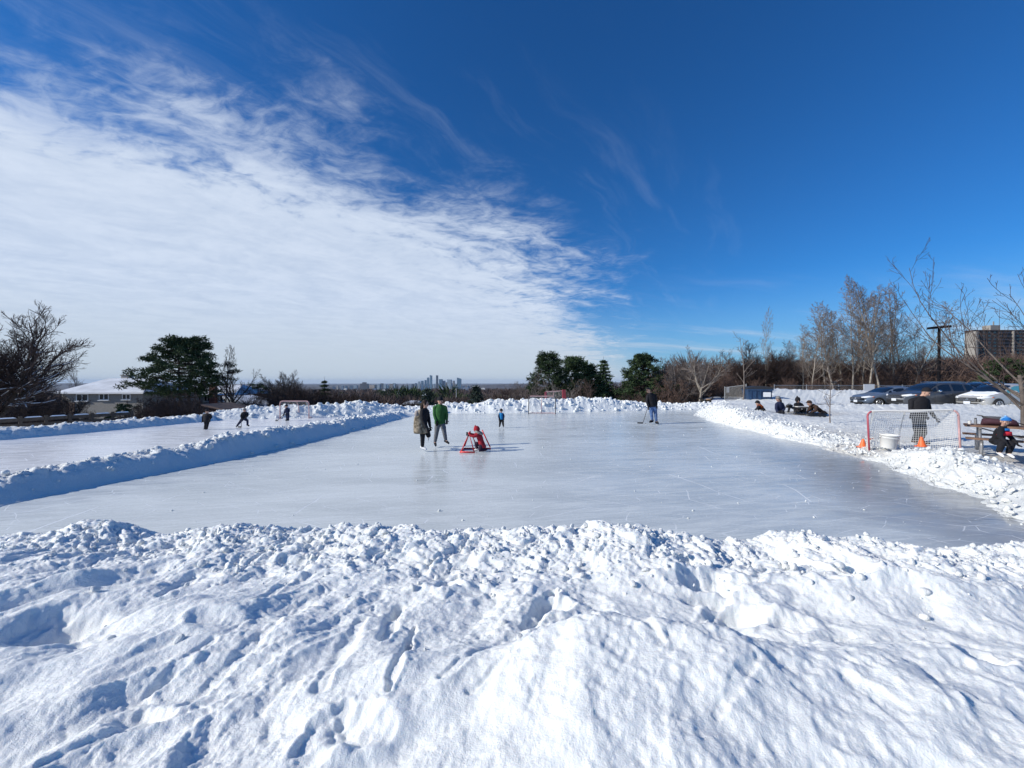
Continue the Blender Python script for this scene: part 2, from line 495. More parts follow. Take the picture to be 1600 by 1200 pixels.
def G_right(x, y):
    """plateau right of the rink: rises slowly towards the car park"""
    x = np.asarray(x, float); y = np.asarray(y, float)
    e = x - edge_right(y)
    h = 0.06 + 0.10 * sstep(12, 17, y) + 0.30 * sstep(17, 24, y)
    h = h + 0.16 * sstep(10.5, 14.0, x) * sstep(9, 13, y)
    # bank ploughed up in front of the parked cars
    k = y + (x - 20) * 0.30
    h = h + 0.17 * np.exp(-((y - 23.2) / 1.5) ** 2) * sstep(15, 20, x)
    # mound by the skip, rising to the right of the far corner
    h = h + 0.60 * np.exp(-(((x - 21.8) / 2.6) ** 2 + ((y - 31.8) / 2.4) ** 2)) + 0.20 * np.exp(-(((x - 19) / 3.6) ** 2 + ((y - 29.0) / 1.2) ** 2))
        # car park cleared flat
    lot = sstep(24.2, 25.4, y) * sstep(20, 23, x) * sstep(33.6, 32.6, y)
    h = h * (1 - lot) + 0.40 * lot
    h = h + (0.80 - 0.42 * sstep(29, 36, x)) * np.exp(-((y - 34.6) / 1.1) ** 2) * sstep(19, 22, x)
    # crumbled rim along the ice
    rim = np.exp(-((e - 0.9) / 0.75) ** 2)
    rimh = interp(y, [4, 6, 8, 9.3, 10.4, 11.4, 12.4, 15, 19, 21.5, 24, 27, 31], [0.30, 0.27, 0.33, 0.36, 0.27, 0.02, 0.04, 0.20, 0.28, 0.30, 0.20, 0.25, 0.25])
    h = h + rim * rimh
    h = h + 0.22 * np.exp(-(((x - 10.9) / 1.5) ** 2 + ((y - 8.9) / 0.9) ** 2))
    h = h + 0.26 * np.exp(-(((x - 12.6) / 1.1) ** 2 + ((y - 20.0) / 0.9) ** 2))
    h = h * sstep(-0.05, 1.0, e / interp(y, [3, 8, 12, 20, 28, 38], [0.75, 0.75, 0.6, 0.65, 2.4, 2.6])) - 0.12 * sstep(0.12, -0.25, e)
    return h

def G(x, y):
    x = np.asarray(x, float); y = np.asarray(y, float)
    r = np.hypot(x, y)
    right = sstep(0.26, 0.52, x / np.maximum(y, 0.5)) * sstep(-3.0, 3.0, y) + 1.0 * (y <= 0.0) * 0.0
    dz = drop_z(np.where(y > 0, np.where(np.abs(x) < 19, np.maximum(y + 2, r * 0.8), r), np.abs(x)))
    wl = sstep(-0.3, -3.5, x + 20.6 + np.maximum(0, 14 - y) * 0.35) * sstep(92, 62, r)
    dz = dz * (1 - wl) - 1.9 * wl
    rz = -0.12 + 0.37 * sstep(34, 40, r)
    rz = np.where(r > 60, 0.3 - 0.02 * np.minimum(r - 60, 500), rz)
    rz = np.where(r > 560, -9.7 - 0.016 * np.minimum(r - 560, 5000), rz)
    z = dz * (1 - right) + rz * right
    return z

def grid_faces(nr, nc, wrap=False):
    a = np.arange(nr * nc).reshape(nr, nc)
    if wrap:
        b = np.roll(a, -1, axis=1)
        return np.stack([a[:-1], b[:-1], b[1:], a[1:]], -1).reshape(-1, 4)
    return np.stack([a[:-1, :-1], a[:-1, 1:], a[1:, 1:], a[1:, :-1]], -1).reshape(-1, 4)

def field_mesh(name, X, Y, Z, mat, label=None):
    V = np.stack([X, Y, Z], -1).reshape(-1, 3)
    o = mesh_np(name, V, [grid_faces(*X.shape)], mat)
    o['kind'] = 'structure'
    if label: o['label'] = label
    return o

# ---- ground out to the horizon: snow near, wooded valley far away
def ground_mat():
    m, T = mat_new('ground')
    out = T.n('ShaderNodeOutputMaterial')
    tc = T.n('ShaderNodeTexCoord').outputs['Object']
    sp = T.n('ShaderNodeSeparateXYZ', None, Vector=tc); x, y, z = sp.outputs
    r = T.m('SQRT', T.m('ADD', T.m('MULTIPLY', x, x), T.m('MULTIPLY', y, y)))
    n1 = T.noise(tc, 0.22, 6, 0.65)
    woods = T.mix(T.rng(n1, 0.3, 0.7), (0.035, 0.028, 0.026), (0.11, 0.085, 0.075))
    snow = T.rng(T.noise(tc, 0.012, 5, 0.7), 0.60, 0.68, 0.0, 0.7)
    woods = T.mix(snow, woods, (0.7, 0.73, 0.78))
    n2 = T.noise(tc, 1.2, 5, 0.6)
    near = T.mix(T.rng(n2, 0.55, 0.7, 0.0, 0.5), (0.82, 0.85, 0.88), (0.30, 0.26, 0.2))
    col = T.mix(T.rng(r, 45.0, 75.0), near, woods)
    b = T.n('ShaderNodeBsdfPrincipled', None, Roughness=0.9)
    T.put(b.inputs['Base Color'], col)
    b.inputs['Specular IOR Level'].default_value = 0.1
    T.t.links.new(b.outputs[0], out.inputs[0])
    return m
M['ground'] = ground_mat()
rad = np.concatenate([[0.0], np.geomspace(2.0, 26000, 150)])
an = np.linspace(0, 2 * np.pi, 361)[:-1]
RR, AA = np.meshgrid(rad, an, indexing='ij')
X, Y = RR * np.sin(AA), RR * np.cos(AA)
Z = G(X, Y) - 0.10
o = mesh_np('ground', np.stack([X, Y, Z], -1).reshape(-1, 3), [grid_faces(*X.shape, wrap=True)[:, ::-1]], M['ground'])
tag(o, kind='structure')

# ---- distant ridge on the right of the skyline
def hill(name, px0, px1, d, prof, thick):
    n = 90
    px = np.linspace(px0, px1, n)
    top = np.array([zat(interp(p, *prof), d) for p in px]) + 6 * fbm(px * 0.05, px * 0, 4, 5)
    rows = []
    for f, k in ((0.0, 0.0), (0.25, 0.55), (0.5, 0.9), (0.75, 1.0), (1.0, 0.9), (1.6, 0.3), (2.2, 0.0)):
        dd = d - thick * 0.75 + thick * f
        rows.append(np.stack([(px - 800) * d / F * (1 + 0 * f), np.full(n, dd), -95 + (top + 95) * k + 3 * fbm(px * 0.2, np.full(n, f * 7.0), 3, 9) * (k > 0)], -1))
    A = np.stack(rows)
    return tag(mesh_np(name, A.reshape(-1, 3), [grid_faces(len(rows), n)], M['ground']), kind='structure')
hill('hills', 730, 1700, 7600, ([730, 780, 830, 900, 1000, 1700], [603, 600.5, 599, 597.5, 597, 597]), 900)
hill('hills', -900, 640, 9000, ([-900, 200, 560, 640], [597.5, 599, 602.0, 604]), 900)

# ---- ice of the two rinks: one sheet each, meeting under the dividing bank
DIV = np.array([(-11.2, 0.5), (-9.9, 6.0), (-9.35, 8.3), (-8.6, 11.0), (-7.95, 15.0), (-7.3, 20.0), (-6.95, 24.0), (-6.7, 29.5)])
def poly_sheet(name, pts, z, mat):
    V = [(a, b, z) for a, b in pts]
    return tag(mesh_np(name, V, [np.array([list(range(len(V)))])], mat, smooth=False), kind='structure')
poly_sheet('rink_ice', [tuple(p) for p in DIV[::-1]] + [(6.0, 0.5), (9, 3.5), (12, 9), (12.4, 20), (14.5, 26), (17.5, 29), (17, 32), (5, 31)], 0.0, M['ice'])
poly_sheet('rink_ice', [tuple(p) for p in DIV] + [(-12, 26.5), (-17, 25), (-18.5, 20), (-20, 14), (-23, 5), (-24, 0.5)], 0.0, M['ice2'])

# ---- near snow bank, where the camera stands
crest_px = [-700, 0, 60, 110, 160, 210, 280, 360, 430, 520, 640, 760, 850, 905, 950, 1000, 1060, 1120, 1190, 1225, 1262, 1310, 1350, 1450, 1600, 2300]
crest_py = [850, 846, 836, 816, 824, 838, 836, 821, 828, 830, 833, 833, 828, 826, 815, 824, 838, 846, 852, 840, 832, 842, 850, 855, 857, 858]
def near_height(X, Y):
    yc = 4.25 - 0.10 * X + 0.10 * perlin(X * 0.7, X * 0 + 3.3, 2)
    px = 800 + F * X / yc
    hc = CAM_H - (interp(px, crest_px, crest_py) - HZ) * yc / F - 0.055
    # footing of the slope towards the camera
    t = Y - yc
    base = 0.42 + 0.05 * fbm(X * 0.6, Y * 0.6, 3, 21)
    wf = sstep(-1.5, -0.05, t)
    h = base * (1 - wf) + hc * wf
    h = h * (1 - sstep(0.10, 1.05, t)) - 0.25 * sstep(0.2, 1.15, t)
    # nearer mound bottom right, its rim hiding the trough behind
    mc = 2.12 + 0.10 * perlin(X * 0.9, X * 0, 8) - 0.03 * (X - 1.5)
    mh = interp(X, [-1.2, -0.5, 0.0, 0.35, 0.8, 1.6, 2.4, 4.5, 7], [0.0, 0.11, 0.25, 0.35, 0.38, 0.34, 0.28, 0.19, 0.12])
    d = Y - mc
    h = h + mh * np.where(d < 0, np.exp(-(d / 0.95) ** 2), np.exp(-(d / 0.28) ** 2))
    # broad swell in the right middle distance and hollow in the left
    h = h + 0.13 * np.exp(-(((X - 3.1) / 1.1) ** 2 + ((Y - 3.15) / 0.35) ** 2))
    h = h - 0.07 * np.exp(-(((X + 3.0) / 0.42) ** 2 + ((Y - 2.75) / 0.22) ** 2))
    h = h + 0.05 * np.exp(-(((X + 2.3) / 0.5) ** 2 + ((Y - 2.85) / 0.5) ** 2))
    return h, t, d

def near_detail(X, Y, h, t, d):
    wx = X + 0.16 * fbm(X * 1.7, Y * 1.7, 3, 31); wy = Y + 0.16 * fbm(X * 1.7, Y * 1.7, 3, 41)
    top = sstep(-1.35, -0.25, t)
    # crumbled everywhere on top, in fields lower down
    fieldm = sstep(-0.10, 0.35, fbm(wx * 0.9, wy * 0.9, 3, 51) - 0.15 * sstep(0.5, 2.0, X))
    mound = np.exp(-(d / 0.9) ** 2) * sstep(-0.3, 0.4, X)
    k = np.clip(np.maximum(top, 0.85 * fieldm) * (1 - 0.78 * mound * sstep(-0.02, -0.25, d)) + 0.06, 0, 1)
    h = h + k * (clumps(wx, wy, 0.15, 61) - 0.02) * (0.22 + 0.53 * top)
    h = h + (0.12 + 0.66 * k) * clumps(X, Y, 0.050, 71) * (0.40 + 0.3 * top)
    h = h + 0.0045 * fbm(X * 21, Y * 21, 3, 171, 0.6)
    h = h + 0.020 * fbm(X * 2.6, Y * 2.6, 5, 81, 0.5) + 0.06 * fbm(X * 1.0, Y * 1.0, 3, 91)
    # packed slabs pushed down the slope: long soft ridges running away to the right
    ua = X * 0.74 - Y * 0.67; va = X * 0.67 + Y * 0.74
    rg = 1 - np.abs(fbm(ua * 1.5 + 0.3 * perlin(X * 1.3, Y * 1.3, 5), va * 0.42, 3, 181, 0.45)) * 2.2
    h = h + 0.050 * (rg - 0.45) * sstep(0.9, -0.6, X) * (1 - 0.7 * sstep(-1.0, -0.3, t))
    rb = 1 - np.abs(fbm(X * 0.8, Y * 1.5, 3, 191, 0.45)) * 2.2
    h = h + 0.06 * (rb - 0.45) * sstep(0.3, 1.6, X) * (1 - 0.7 * sstep(-1.0, -0.3, t)) * (1 - np.exp(-(d / 0.5) ** 2))
    # diagonal slides on the left, steeper lee side on the right of each ridge
    u = (X * 0.74 - Y * 0.67); v = (X * 0.67 + Y * 0.74)
    u2 = u + 0.10 * fbm(u * 2, v * 1.2, 3, 101)
    saw = (u2 * 2.6 + 0.5 * perlin(u * 0.8, v * 0.5, 111)) % 1.0
    prof = np.where(saw < 0.78, saw / 0.78, (1 - saw) / 0.22)
    lm = sstep(0.2, -1.0, X) * sstep(3.9, 3.2, Y + 0.1 * X) * sstep(-0.35, 0.25, fbm(u * 1.2, v * 0.45, 2, 121) + 0.1)
    h = h + 0.020 * lm * (prof - 0.4)
    # wind-blown grain on the mound
    h = h + 0.009 * mound * fbm(u * 5, v * 9, 4, 131) - 0.016 * mound * lumps(wx * 9, wy * 9, 151, 0.35) - 0.010 * mound * lumps(X * 19, Y * 19, 161, 0.3)
    return h

# boot holes, gouges and sledge tracks: (pixel of the two ends, width in m, depth)
GOUGES = [((598, 985), (622, 925), 0.095, 0.085), ((500, 1062), (565, 945), 0.10, 0.055), ((607, 1085), (640, 990), 0.06, 0.07),
          ((632, 1010), (648, 960), 0.035, 0.05), ((255, 905), (300, 880), 0.11, 0.05), ((395, 930), (450, 890), 0.06, 0.045),
          ((690, 1075), (880, 925), 0.075, 0.045), ((735, 1095), (920, 985), 0.05, 0.035), ((820, 968), (865, 915), 0.10, 0.10),
          ((880, 985), (905, 965), 0.05, 0.05), ((240, 1040), (330, 985), 0.08, 0.05), ((290, 1065), (430, 960), 0.09, 0.05),
          ((400, 1000), (520, 955), 0.03, 0.025), ((120, 990), (95, 930), 0.10, 0.03), ((1075, 925), (1135, 925), 0.10, 0.10),
          ((1090, 955), (1150, 905), 0.06, 0.06), ((885, 895), (925, 880), 0.07, 0.06), ((650, 880), (670, 870), 0.08, 0.05),
          ((1210, 1000), (1330, 975), 0.05, 0.03), ((1120, 1180), (1185, 1110), 0.05, 0.03), ((1370, 1010), (1420, 1000), 0.04, 0.03),
          ((1575, 1075), (1620, 1060), 0.12, 0.08), ((1230, 890), (1250, 870), 0.09, 0.06), ((1360, 905), (1400, 885), 0.10, 0.05),
          ((1180, 905), (1200, 880), 0.09, 0.06), ((1530, 905), (1555, 890), 0.1, 0.05), ((40, 905), (100, 880), 0.12, 0.05),
          ((540, 1100), (470, 1150), 0.10, 0.06), ((330, 1100), (290, 1150), 0.12, 0.05), ((170, 1120), (60, 1170), 0.06, 0.04)]
HOLLOWS = [((1115, 905), 0.30, 0.13, 0.14), ((1150, 945), 0.20, 0.10, 0.10), ((1075, 880), 0.14, 0.10, 0.10), ((75, 955), 0.30, 0.22, 0.10), ((868, 935), 0.16, 0.10, 0.09),
           ((1335, 905), 0.18, 0.12, 0.07), ((1240, 960), 0.16, 0.10, 0.07), ((700, 900), 0.14, 0.08, 0.06), ((470, 860), 0.2, 0.10, 0.07), ((1540, 1080), 0.12, 0.08, 0.08), ((210, 1090), 0.16, 0.10, 0.06),
           ((330, 960), 0.16, 0.09, 0.05), ((560, 1130), 0.16, 0.10, 0.07)]
def cut_gouges(X, Y, h):
    for (p, rx, ry, dep) in HOLLOWS:
        cx, cy, _ = at(p[0], p[1], 0.52)
        q = np.hypot((X - cx) / rx, (Y - cy) / ry) + 0.35 * fbm(X * 5, Y * 5, 3, 145)
        dep = dep * 0.8
        h = h - dep * (1 - sstep(0.30, 1.2, q)) + dep * 0.22 * np.exp(-((q - 1.25) / 0.3) ** 2)
    for (a, b, w, dep) in GOUGES:
        ax, ay, _ = at(a[0], a[1], 0.52); bx, by, _ = at(b[0], b[1], 0.52)
        dx, dy = bx - ax, by - ay; L2 = dx * dx + dy * dy
        sel = (np.abs(X - (ax + bx) / 2) < abs(dx) / 2 + 3 * w) & (np.abs(Y - (ay + by) / 2) < abs(dy) / 2 + 3 * w)
        if not sel.any(): continue
        x, y = X[sel], Y[sel]
        tt = np.clip(((x - ax) * dx + (y - ay) * dy) / L2, 0, 1)
        ex, ey = x - ax - tt * dx, y - ay - tt * dy
        q = np.hypot(ex, ey) + 0.018 * fbm(x * 9, y * 9, 3, 141)
        side = np.sign(ex * dy - ey * dx)
        wloc = w * (0.6 + 0.4 * np.sin(np.pi * np.clip(tt, 0.08, 0.92)))
        wloc = wloc * 0.72; dp_ = dep * 0.42
        cutp = -dp_ * (1 - sstep(wloc * 0.35, wloc * 1.05, q))
        lip = dp_ * 0.28 * np.exp(-((q - wloc * 1.25) / (wloc * 0.35)) ** 2) * (0.55 + 0.45 * side)
        h[sel] = h[sel] + cutp + lip
    return h

nr, nc = 620, 1000
ty = np.linspace(0, 1, nr)
ys = -1.6 + 7.6 * ty ** 1.0
# rows closer together where they project largest
ys = np.interp(ty, [0, 0.10, 1.0], [-1.6, 1.15, 5.75])
uu = np.linspace(-1, 1, nc)
YY, UU = np.meshgrid(ys, uu, indexing='ij')
XX = UU * (1.42 * np.maximum(YY, 0) + 1.5)
h, t, d = near_height(XX, YY)
h = near_detail(XX, YY, h, t, d)
h = cut_gouges(XX, YY, h)
field_mesh('snow_bank', XX, YY, h, M['snow'])

# ---- strips of ploughed snow along the ice
def resample(P, step):
    P = np.asarray(P, float)
    seg = np.hypot(*(P[1:, :2] - P[:-1, :2]).T); s = np.concatenate([[0], np.cumsum(seg)])
    n = max(2, int(s[-1] / step)); q = np.linspace(0, s[-1], n)
    # smooth the polyline a little so corners do not show
    out = np.stack([np.interp(q, s, P[:, k]) for k in range(P.shape[1])], -1)
    k = max(1, int(0.8 / step)); ker = np.ones(2 * k + 1) / (2 * k + 1)
    pad = np.concatenate([np.repeat(out[:1], k, 0), out, np.repeat(out[-1:], k, 0)])
    sm = np.stack([np.convolve(pad[:, j], ker, 'valid') for j in range(P.shape[1])], -1)
    return sm, q
BANKS = []
def bank(P, width, step, across, seed, lump, steep=0.22, plain_side=False, label=None, tail=-0.3, amp=1.0):
    """P: (x, y, height) along the ice edge; the bank lies left of the direction of travel"""
    C, s = resample(P, step)
    tg = np.gradient(C[:, :2], axis=0); tg /= np.hypot(*tg.T)[:, None] + 1e-9
    nrm = np.stack([-tg[:, 1], tg[:, 0]], -1)
    t = np.linspace(0, 1, across)
    SS, TT = np.meshgrid(s, t, indexing='ij')
    wig = 0.10 * fbm(SS * 0.9, SS * 0 + seed, 3, seed)
    off = TT * width + wig * (1 - TT)
    X = C[:, 0:1] + nrm[:, 0:1] * off; Y = C[:, 1:2] + nrm[:, 1:2] * off
    H = C[:, 2:3] * (1 + 0.22 * fbm(SS * 0.55, TT * 0.8, 3, seed + 1) + 0.10 * fbm(SS * 1.9, TT * 1.6, 3, seed + 2))
    up = sstep(0, steep, TT) ** 0.8; dn = 1 - sstep(0.55, 1.0, TT)
    Z = H * up * dn
    c = clumps(X, Y, lump, seed + 5)
    rough = np.ones_like(TT)
    if plain_side: rough = 0.20 + 0.80 * sstep(steep * 0.55, steep * 1.0, TT)
    Z = Z + (c - 0.02 + 0.05 * fbm(X * 2.2, Y * 2.2, 4, seed + 9, 0.6)) * rough * np.clip(up * 1.3, 0, 1) * np.clip(dn * 1.5, 0, 1) * amp
    Z = Z + tail * sstep(0.80, 1.0, TT) - 0.06 * (TT < 1e-6)
    o = field_mesh('snow_bank', X, Y, Z, M['snow_far'], label)
    BANKS.append((X, Y, Z, TT))
    return o
# dividing bank: its right-hand face stands in its own shade (travel towards the camera, bank to the right of the viewer's left)
div_edge = [(-8.45, 0.5, 0.30), (-8.95, 6.2, 0.30), (-8.55, 8.3, 0.38), (-7.80, 10.6, 0.50), (-7.30, 14.0, 0.50), (-6.85, 18.0, 0.42), (-6.50, 22.0, 0.36), (-6.25, 25.0, 0.22), (-6.15, 26.0, 0.05)]
bank(div_edge, 1.75, 0.03, 62, 201, 0.17, steep=0.40, plain_side=True, tail=-0.12, label='long low bank of snow between the two rinks')
# far side of the left rink
left_edge = [(-21.5, 6, 0.3), (-18.95, 14.6, 0.33), (-18.1, 16.2, 0.33), (-17.6, 18.4, 0.30), (-16.9, 20.8, 0.30), (-16.2, 22.2, 0.36)]
bank(left_edge, 1.9, 0.05, 44, 221, 0.18, steep=0.30, tail=-0.5, label='low bank of snow along the left rink, in shade')
# far bank across both rinks
fp = [(-17.0, 21.6, 0.30), (-16.2, 22.3, 0.42), (-14.6, 23.0, 0.62), (-12.3, 23.8, 0.66), (-10.3, 25.0, 0.74), (-8.4, 26.1, 0.70), (-7.2, 26.7, 0.38), (-6.2, 27.0, 0.34), (-4.9, 27.1, 0.55),
      (-3, 27.2, 0.60), (-1.2, 27.3, 0.74), (0, 27.4, 0.80), (2, 27.8, 0.88), (4.6, 28.4, 0.84), (7, 29.0, 0.86), (9.2, 29.5, 0.72), (10.8, 30.1, 0.50), (12.5, 30.7, 0.42), (15.0, 31.0, 0.40), (19, 31.6, 0.45)]
bank(fp, 2.6, 0.05, 66, 241, 0.19, steep=0.38, amp=0.85, tail=-0.7, label='heaped bank of snow at the far end of the rinks')

# ---- snow-covered ground right of the rink
nr, nc = 380, 470
ys = np.geomspace(3.2, 37.5, nr); ss = np.linspace(0, 1, nc)
YY, SS = np.meshgrid(ys, ss, indexing='ij')
x0 = edge_right(YY) - 0.45; x1 = np.maximum(14.0, YY * 1.55 + 4.0)
XX = x0 + (x1 - x0) * SS ** 1.25
h = G_right(XX, YY)
e = XX - edge_right(YY) + 0.12 * fbm(YY * 0.8, YY * 0, 3, 301)
h = h - 0.05 * (1 - sstep(0.0, 0.5, e)) * (fbm(XX * 6, YY * 6, 4, 303) > 0.05)
lot = sstep(24.4, 25.4, YY) * sstep(20, 23, XX)
k = sstep(-0.05, 0.22, e) * (1 - 0.92 * lot)
rimk = np.exp(-((e - 1.1) / 1.2) ** 2)
crumb = np.clip(0.30 + 0.9 * rimk + 0.5 * fbm(XX * 0.4, YY * 0.4, 3, 311), 0.06, 1.0)
crumb = crumb * (1 - 0.8 * sstep(8.2, 7.2, YY) * sstep(0.9, 0.4, e))
h = h + k * crumb * (clumps(XX, YY, 0.17, 321) * 1.0 - 0.015)
h = h + k * (0.035 * fbm(XX * 0.8, YY * 0.8, 4, 331) + 0.010 * fbm(XX * 4, YY * 4, 3, 341))
# the ploughed rim in front of the cars and on the mound is lumpy
kk = np.exp(-((YY - 23.2) / 1.4) ** 2) * sstep(15, 20, XX) + np.exp(-((YY - 31.5) / 3.0) ** 2) * sstep(11, 14, XX) * (1 - lot) + 1.3 * np.exp(-((YY - 34.4) / 1.2) ** 2)
h = h + 0.6 * np.clip(kk, 0, 1) * clumps(XX, YY, 0.30, 351)
field_mesh('snow_field', XX, YY, h, M['snow_field'])

# ---- loose crumbs of snow thrown over the banks (uncountable)
def ico(sub=1):
    p = (1 + 5 ** 0.5) / 2
    V = np.array([(-1, p, 0), (1, p, 0), (-1, -p, 0), (1, -p, 0), (0, -1, p), (0, 1, p), (0, -1, -p), (0, 1, -p), (p, 0, -1), (p, 0, 1), (-p, 0, -1), (-p, 0, 1)], float)
    V /= np.linalg.norm(V[0])
    Fc = [(0, 11, 5), (0, 5, 1), (0, 1, 7), (0, 7, 10), (0, 10, 11), (1, 5, 9), (5, 11, 4), (11, 10, 2), (10, 7, 6), (7, 1, 8), (3, 9, 4), (3, 4, 2), (3, 2, 6), (3, 6, 8), (3, 8, 9), (4, 9, 5), (2, 4, 11), (6, 2, 10), (8, 6, 7), (9, 8, 1)]
    V = list(map(tuple, V))
    for _ in range(sub):
        cache = {}; nf = []
        def mid(a, b):
            k = (min(a, b), max(a, b))
            if k not in cache:
                q = np.array(V[a]) + np.array(V[b]); q /= np.linalg.norm(q); V.append(tuple(q)); cache[k] = len(V) - 1
            return cache[k]
        for a, b, c in Fc:
            ab, bc, ca = mid(a, b), mid(b, c), mid(c, a)
            nf += [(a, ab, ca), (b, bc, ab), (c, ca, bc), (ab, bc, ca)]
        Fc = nf
    return np.array(V), np.array(Fc)
def scatter(name, P, Rr, mat, seed, sub=1, label=None):
    rs = np.random.RandomState(seed)
    V0, F0 = ico(sub); n = len(P)
    A = np.repeat(V0[None], n, 0)
    # facet each crumb differently
    for k in range(3):
        dirs = rs.normal(size=(n, 1, 3)); dirs /= np.linalg.norm(dirs, axis=2, keepdims=True)
        dp = (A * dirs).sum(2, keepdims=True); lim = rs.uniform(0.35, 0.8, (n, 1, 1))
        A = A - dirs * np.maximum(0, dp - lim)
    A = A * rs.uniform(0.65, 1.25, (n, 1, 3)) * Rr[:, None, None]
    th = rs.uniform(0, 6.28, n); c, s_ = np.cos(th)[:, None], np.sin(th)[:, None]
    A = np.stack([A[..., 0] * c - A[..., 1] * s_, A[..., 0] * s_ + A[..., 1] * c, A[..., 2]], -1) + P[:, None, :]
    Fc = F0[None] + (np.arange(n) * len(V0))[:, None, None]
    return tag(mesh_np(name, A.reshape(-1, 3), [Fc.reshape(-1, 3)], mat), label, kind='stuff')
rs = np.random.RandomState(11)
PP, RL = [], []
def near_z(x, y):
    h, t, d = near_height(x, y); return near_detail(x, y, h, t, d)
n = 3600
y = rs.uniform(2.4, 4.9, n); x = rs.uniform(-1, 1, n) * (1.35 * y)
yc = 4.25 - 0.10 * x
keep = rs.rand(n) < np.clip(1.0 - np.abs(y - yc + 0.1) * 1.0, 0.02, 1)
x, y = x[keep], y[keep]; r = 0.008 + 0.030 * rs.rand(len(x)) ** 3.2
PP.append(np.stack([x, y, near_z(x, y) + r * 0.30], -1)); RL.append(r)
for X_, Y_, Z_, T_ in BANKS:
    n = int(X_.size / 75)
    i = rs.randint(0, X_.size, n)
    x, y, z, t_ = X_.ravel()[i], Y_.ravel()[i], Z_.ravel()[i], T_.ravel()[i]
    keep = (t_ < 0.7) & (z > -0.02) & (rs.rand(n) < (0.25 + 0.75 * (t_ > 0.25)))
    x, y, z = x[keep], y[keep], z[keep]; r = 0.015 + 0.07 * rs.rand(len(x)) ** 2.5
    PP.append(np.stack([x, y, z + r * 0.35], -1)); RL.append(r)
X_, Y_, Z_, T_ = BANKS[-1]
n = 800; i = rs.randint(0, X_.size, n); x, y, z, t_ = X_.ravel()[i], Y_.ravel()[i], Z_.ravel()[i], T_.ravel()[i]
keep = (t_ < 0.6) & (z > 0.0); x, y, z = x[keep], y[keep], z[keep]; r = 0.04 + 0.11 * rs.rand(len(x)) ** 2
PP.append(np.stack([x, y, z + r * 0.15], -1)); RL.append(r)
n = 2200
y = rs.uniform(6, 30, n); x = edge_right(y) + 0.15 + np.abs(rs.normal(0, 0.9, n)) ; r = 0.01 + 0.05 * rs.rand(n) ** 3
PP.append(np.stack([x, y, G_right(x, y) + 0.05 + r * 0.2], -1)); RL.append(r)
scatter('snow_crumbs', np.concatenate(PP), np.concatenate(RL), M['snow_far'], 5, 1, 'loose crumbs of snow strewn over the banks')
# scraps of snow on the ice
n = 420
y = 5.6 + 21 * rs.rand(n) ** 1.6; x = rs.uniform(-7.5, 10.5, n) * (0.85 + 0 * y)
r = 0.005 + 0.020 * rs.rand(n) ** 6
scatter('ice_chips', np.stack([x, y, r * 0.3], -1), r, M['snow_far'], 6, 0, 'small chips of snow and ice lying on the rink')
# ------------------------------------------------------------------ trees
def bark(name, a, b, rough=0.9):
    m, T = mat_new(name)
    out = T.n('ShaderNodeOutputMaterial')
    tc = T.n('ShaderNodeTexCoord').outputs['Object']
    inf = T.n('ShaderNodeObjectInfo')
    n1 = T.noise(tc, 3.0, 5, 0.7)
    c = T.mix(T.rng(n1, 0.3, 0.7), a, b)
    hs = T.n('ShaderNodeHueSaturation', None, Value=T.rng(inf.outputs['Random'], 0, 1, 0.75, 1.25, False), Color=c)
    bs = T.n('ShaderNodeBsdfPrincipled', None, Roughness=rough)
    T.put(bs.inputs['Base Color'], hs.outputs[0]); bs.inputs['Specular IOR Level'].default_value = 0.15
    T.t.links.new(bs.outputs[0], out.inputs[0])
    return m
M['bark_dark'] = bark('bark_dark', (0.03, 0.024, 0.02), (0.07, 0.056, 0.048))
M['bark_mid'] = bark('bark_mid', (0.075, 0.062, 0.055), (0.16, 0.135, 0.12))
M['twig_dark'] = bark('twig_dark', (0.036, 0.026, 0.024), (0.075, 0.054, 0.048))
M['bark_pale'] = bark('bark_pale', (0.16, 0.14, 0.115), (0.34, 0.30, 0.255))
M['twig_pale'] = bark('twig_pale', (0.11, 0.085, 0.072), (0.21, 0.17, 0.145))
M['bark_grey'] = bark('bark_grey', (0.12, 0.10, 0.09), (0.24, 0.205, 0.18))
M['twig_red'] = bark('twig_brown', (0.07, 0.046, 0.038), (0.145, 0.098, 0.08))
M['needle'] = bark('needles', (0.026, 0.046, 0.022), (0.062, 0.095, 0.042))
M['needle_b'] = bark('needles_blue', (0.028, 0.044, 0.034), (0.06, 0.08, 0.06))
M['branch_snow'] = simple('snow_on_branches', (0.85, 0.88, 0.92), 0.7)

def segs_mesh(name, P0, P1, R0, R1, mat, parent=None, sides=3):
    P0, P1 = np.asarray(P0, float), np.asarray(P1, float); R0, R1 = np.asarray(R0), np.asarray(R1)
    d = P1 - P0; L = np.linalg.norm(d, axis=1, keepdims=True); d = d / np.maximum(L, 1e-9)
    ref = np.where(np.abs(d[:, 2:3]) < 0.9, np.array([[0, 0, 1.0]]), np.array([[1.0, 0, 0]]))
    a = np.cross(d, ref); a /= np.linalg.norm(a, axis=1, keepdims=True); b = np.cross(d, a)
    n = len(P0); V = np.zeros((n, 2, sides, 3))
    for k in range(sides):
        t = 2 * math.pi * k / sides
        off = a * math.cos(t) + b * math.sin(t)
        V[:, 0, k] = P0 + off * R0[:, None]; V[:, 1, k] = P1 + off * R1[:, None]
    idx = np.arange(n * 2 * sides).reshape(n, 2, sides); nx = np.roll(idx, -1, axis=2)
    Fc = np.stack([idx[:, 0], nx[:, 0], nx[:, 1], idx[:, 1]], -1).reshape(-1, 4)
    return mesh_np(name, V.reshape(-1, 3), [Fc], mat, parent, smooth=sides > 4)

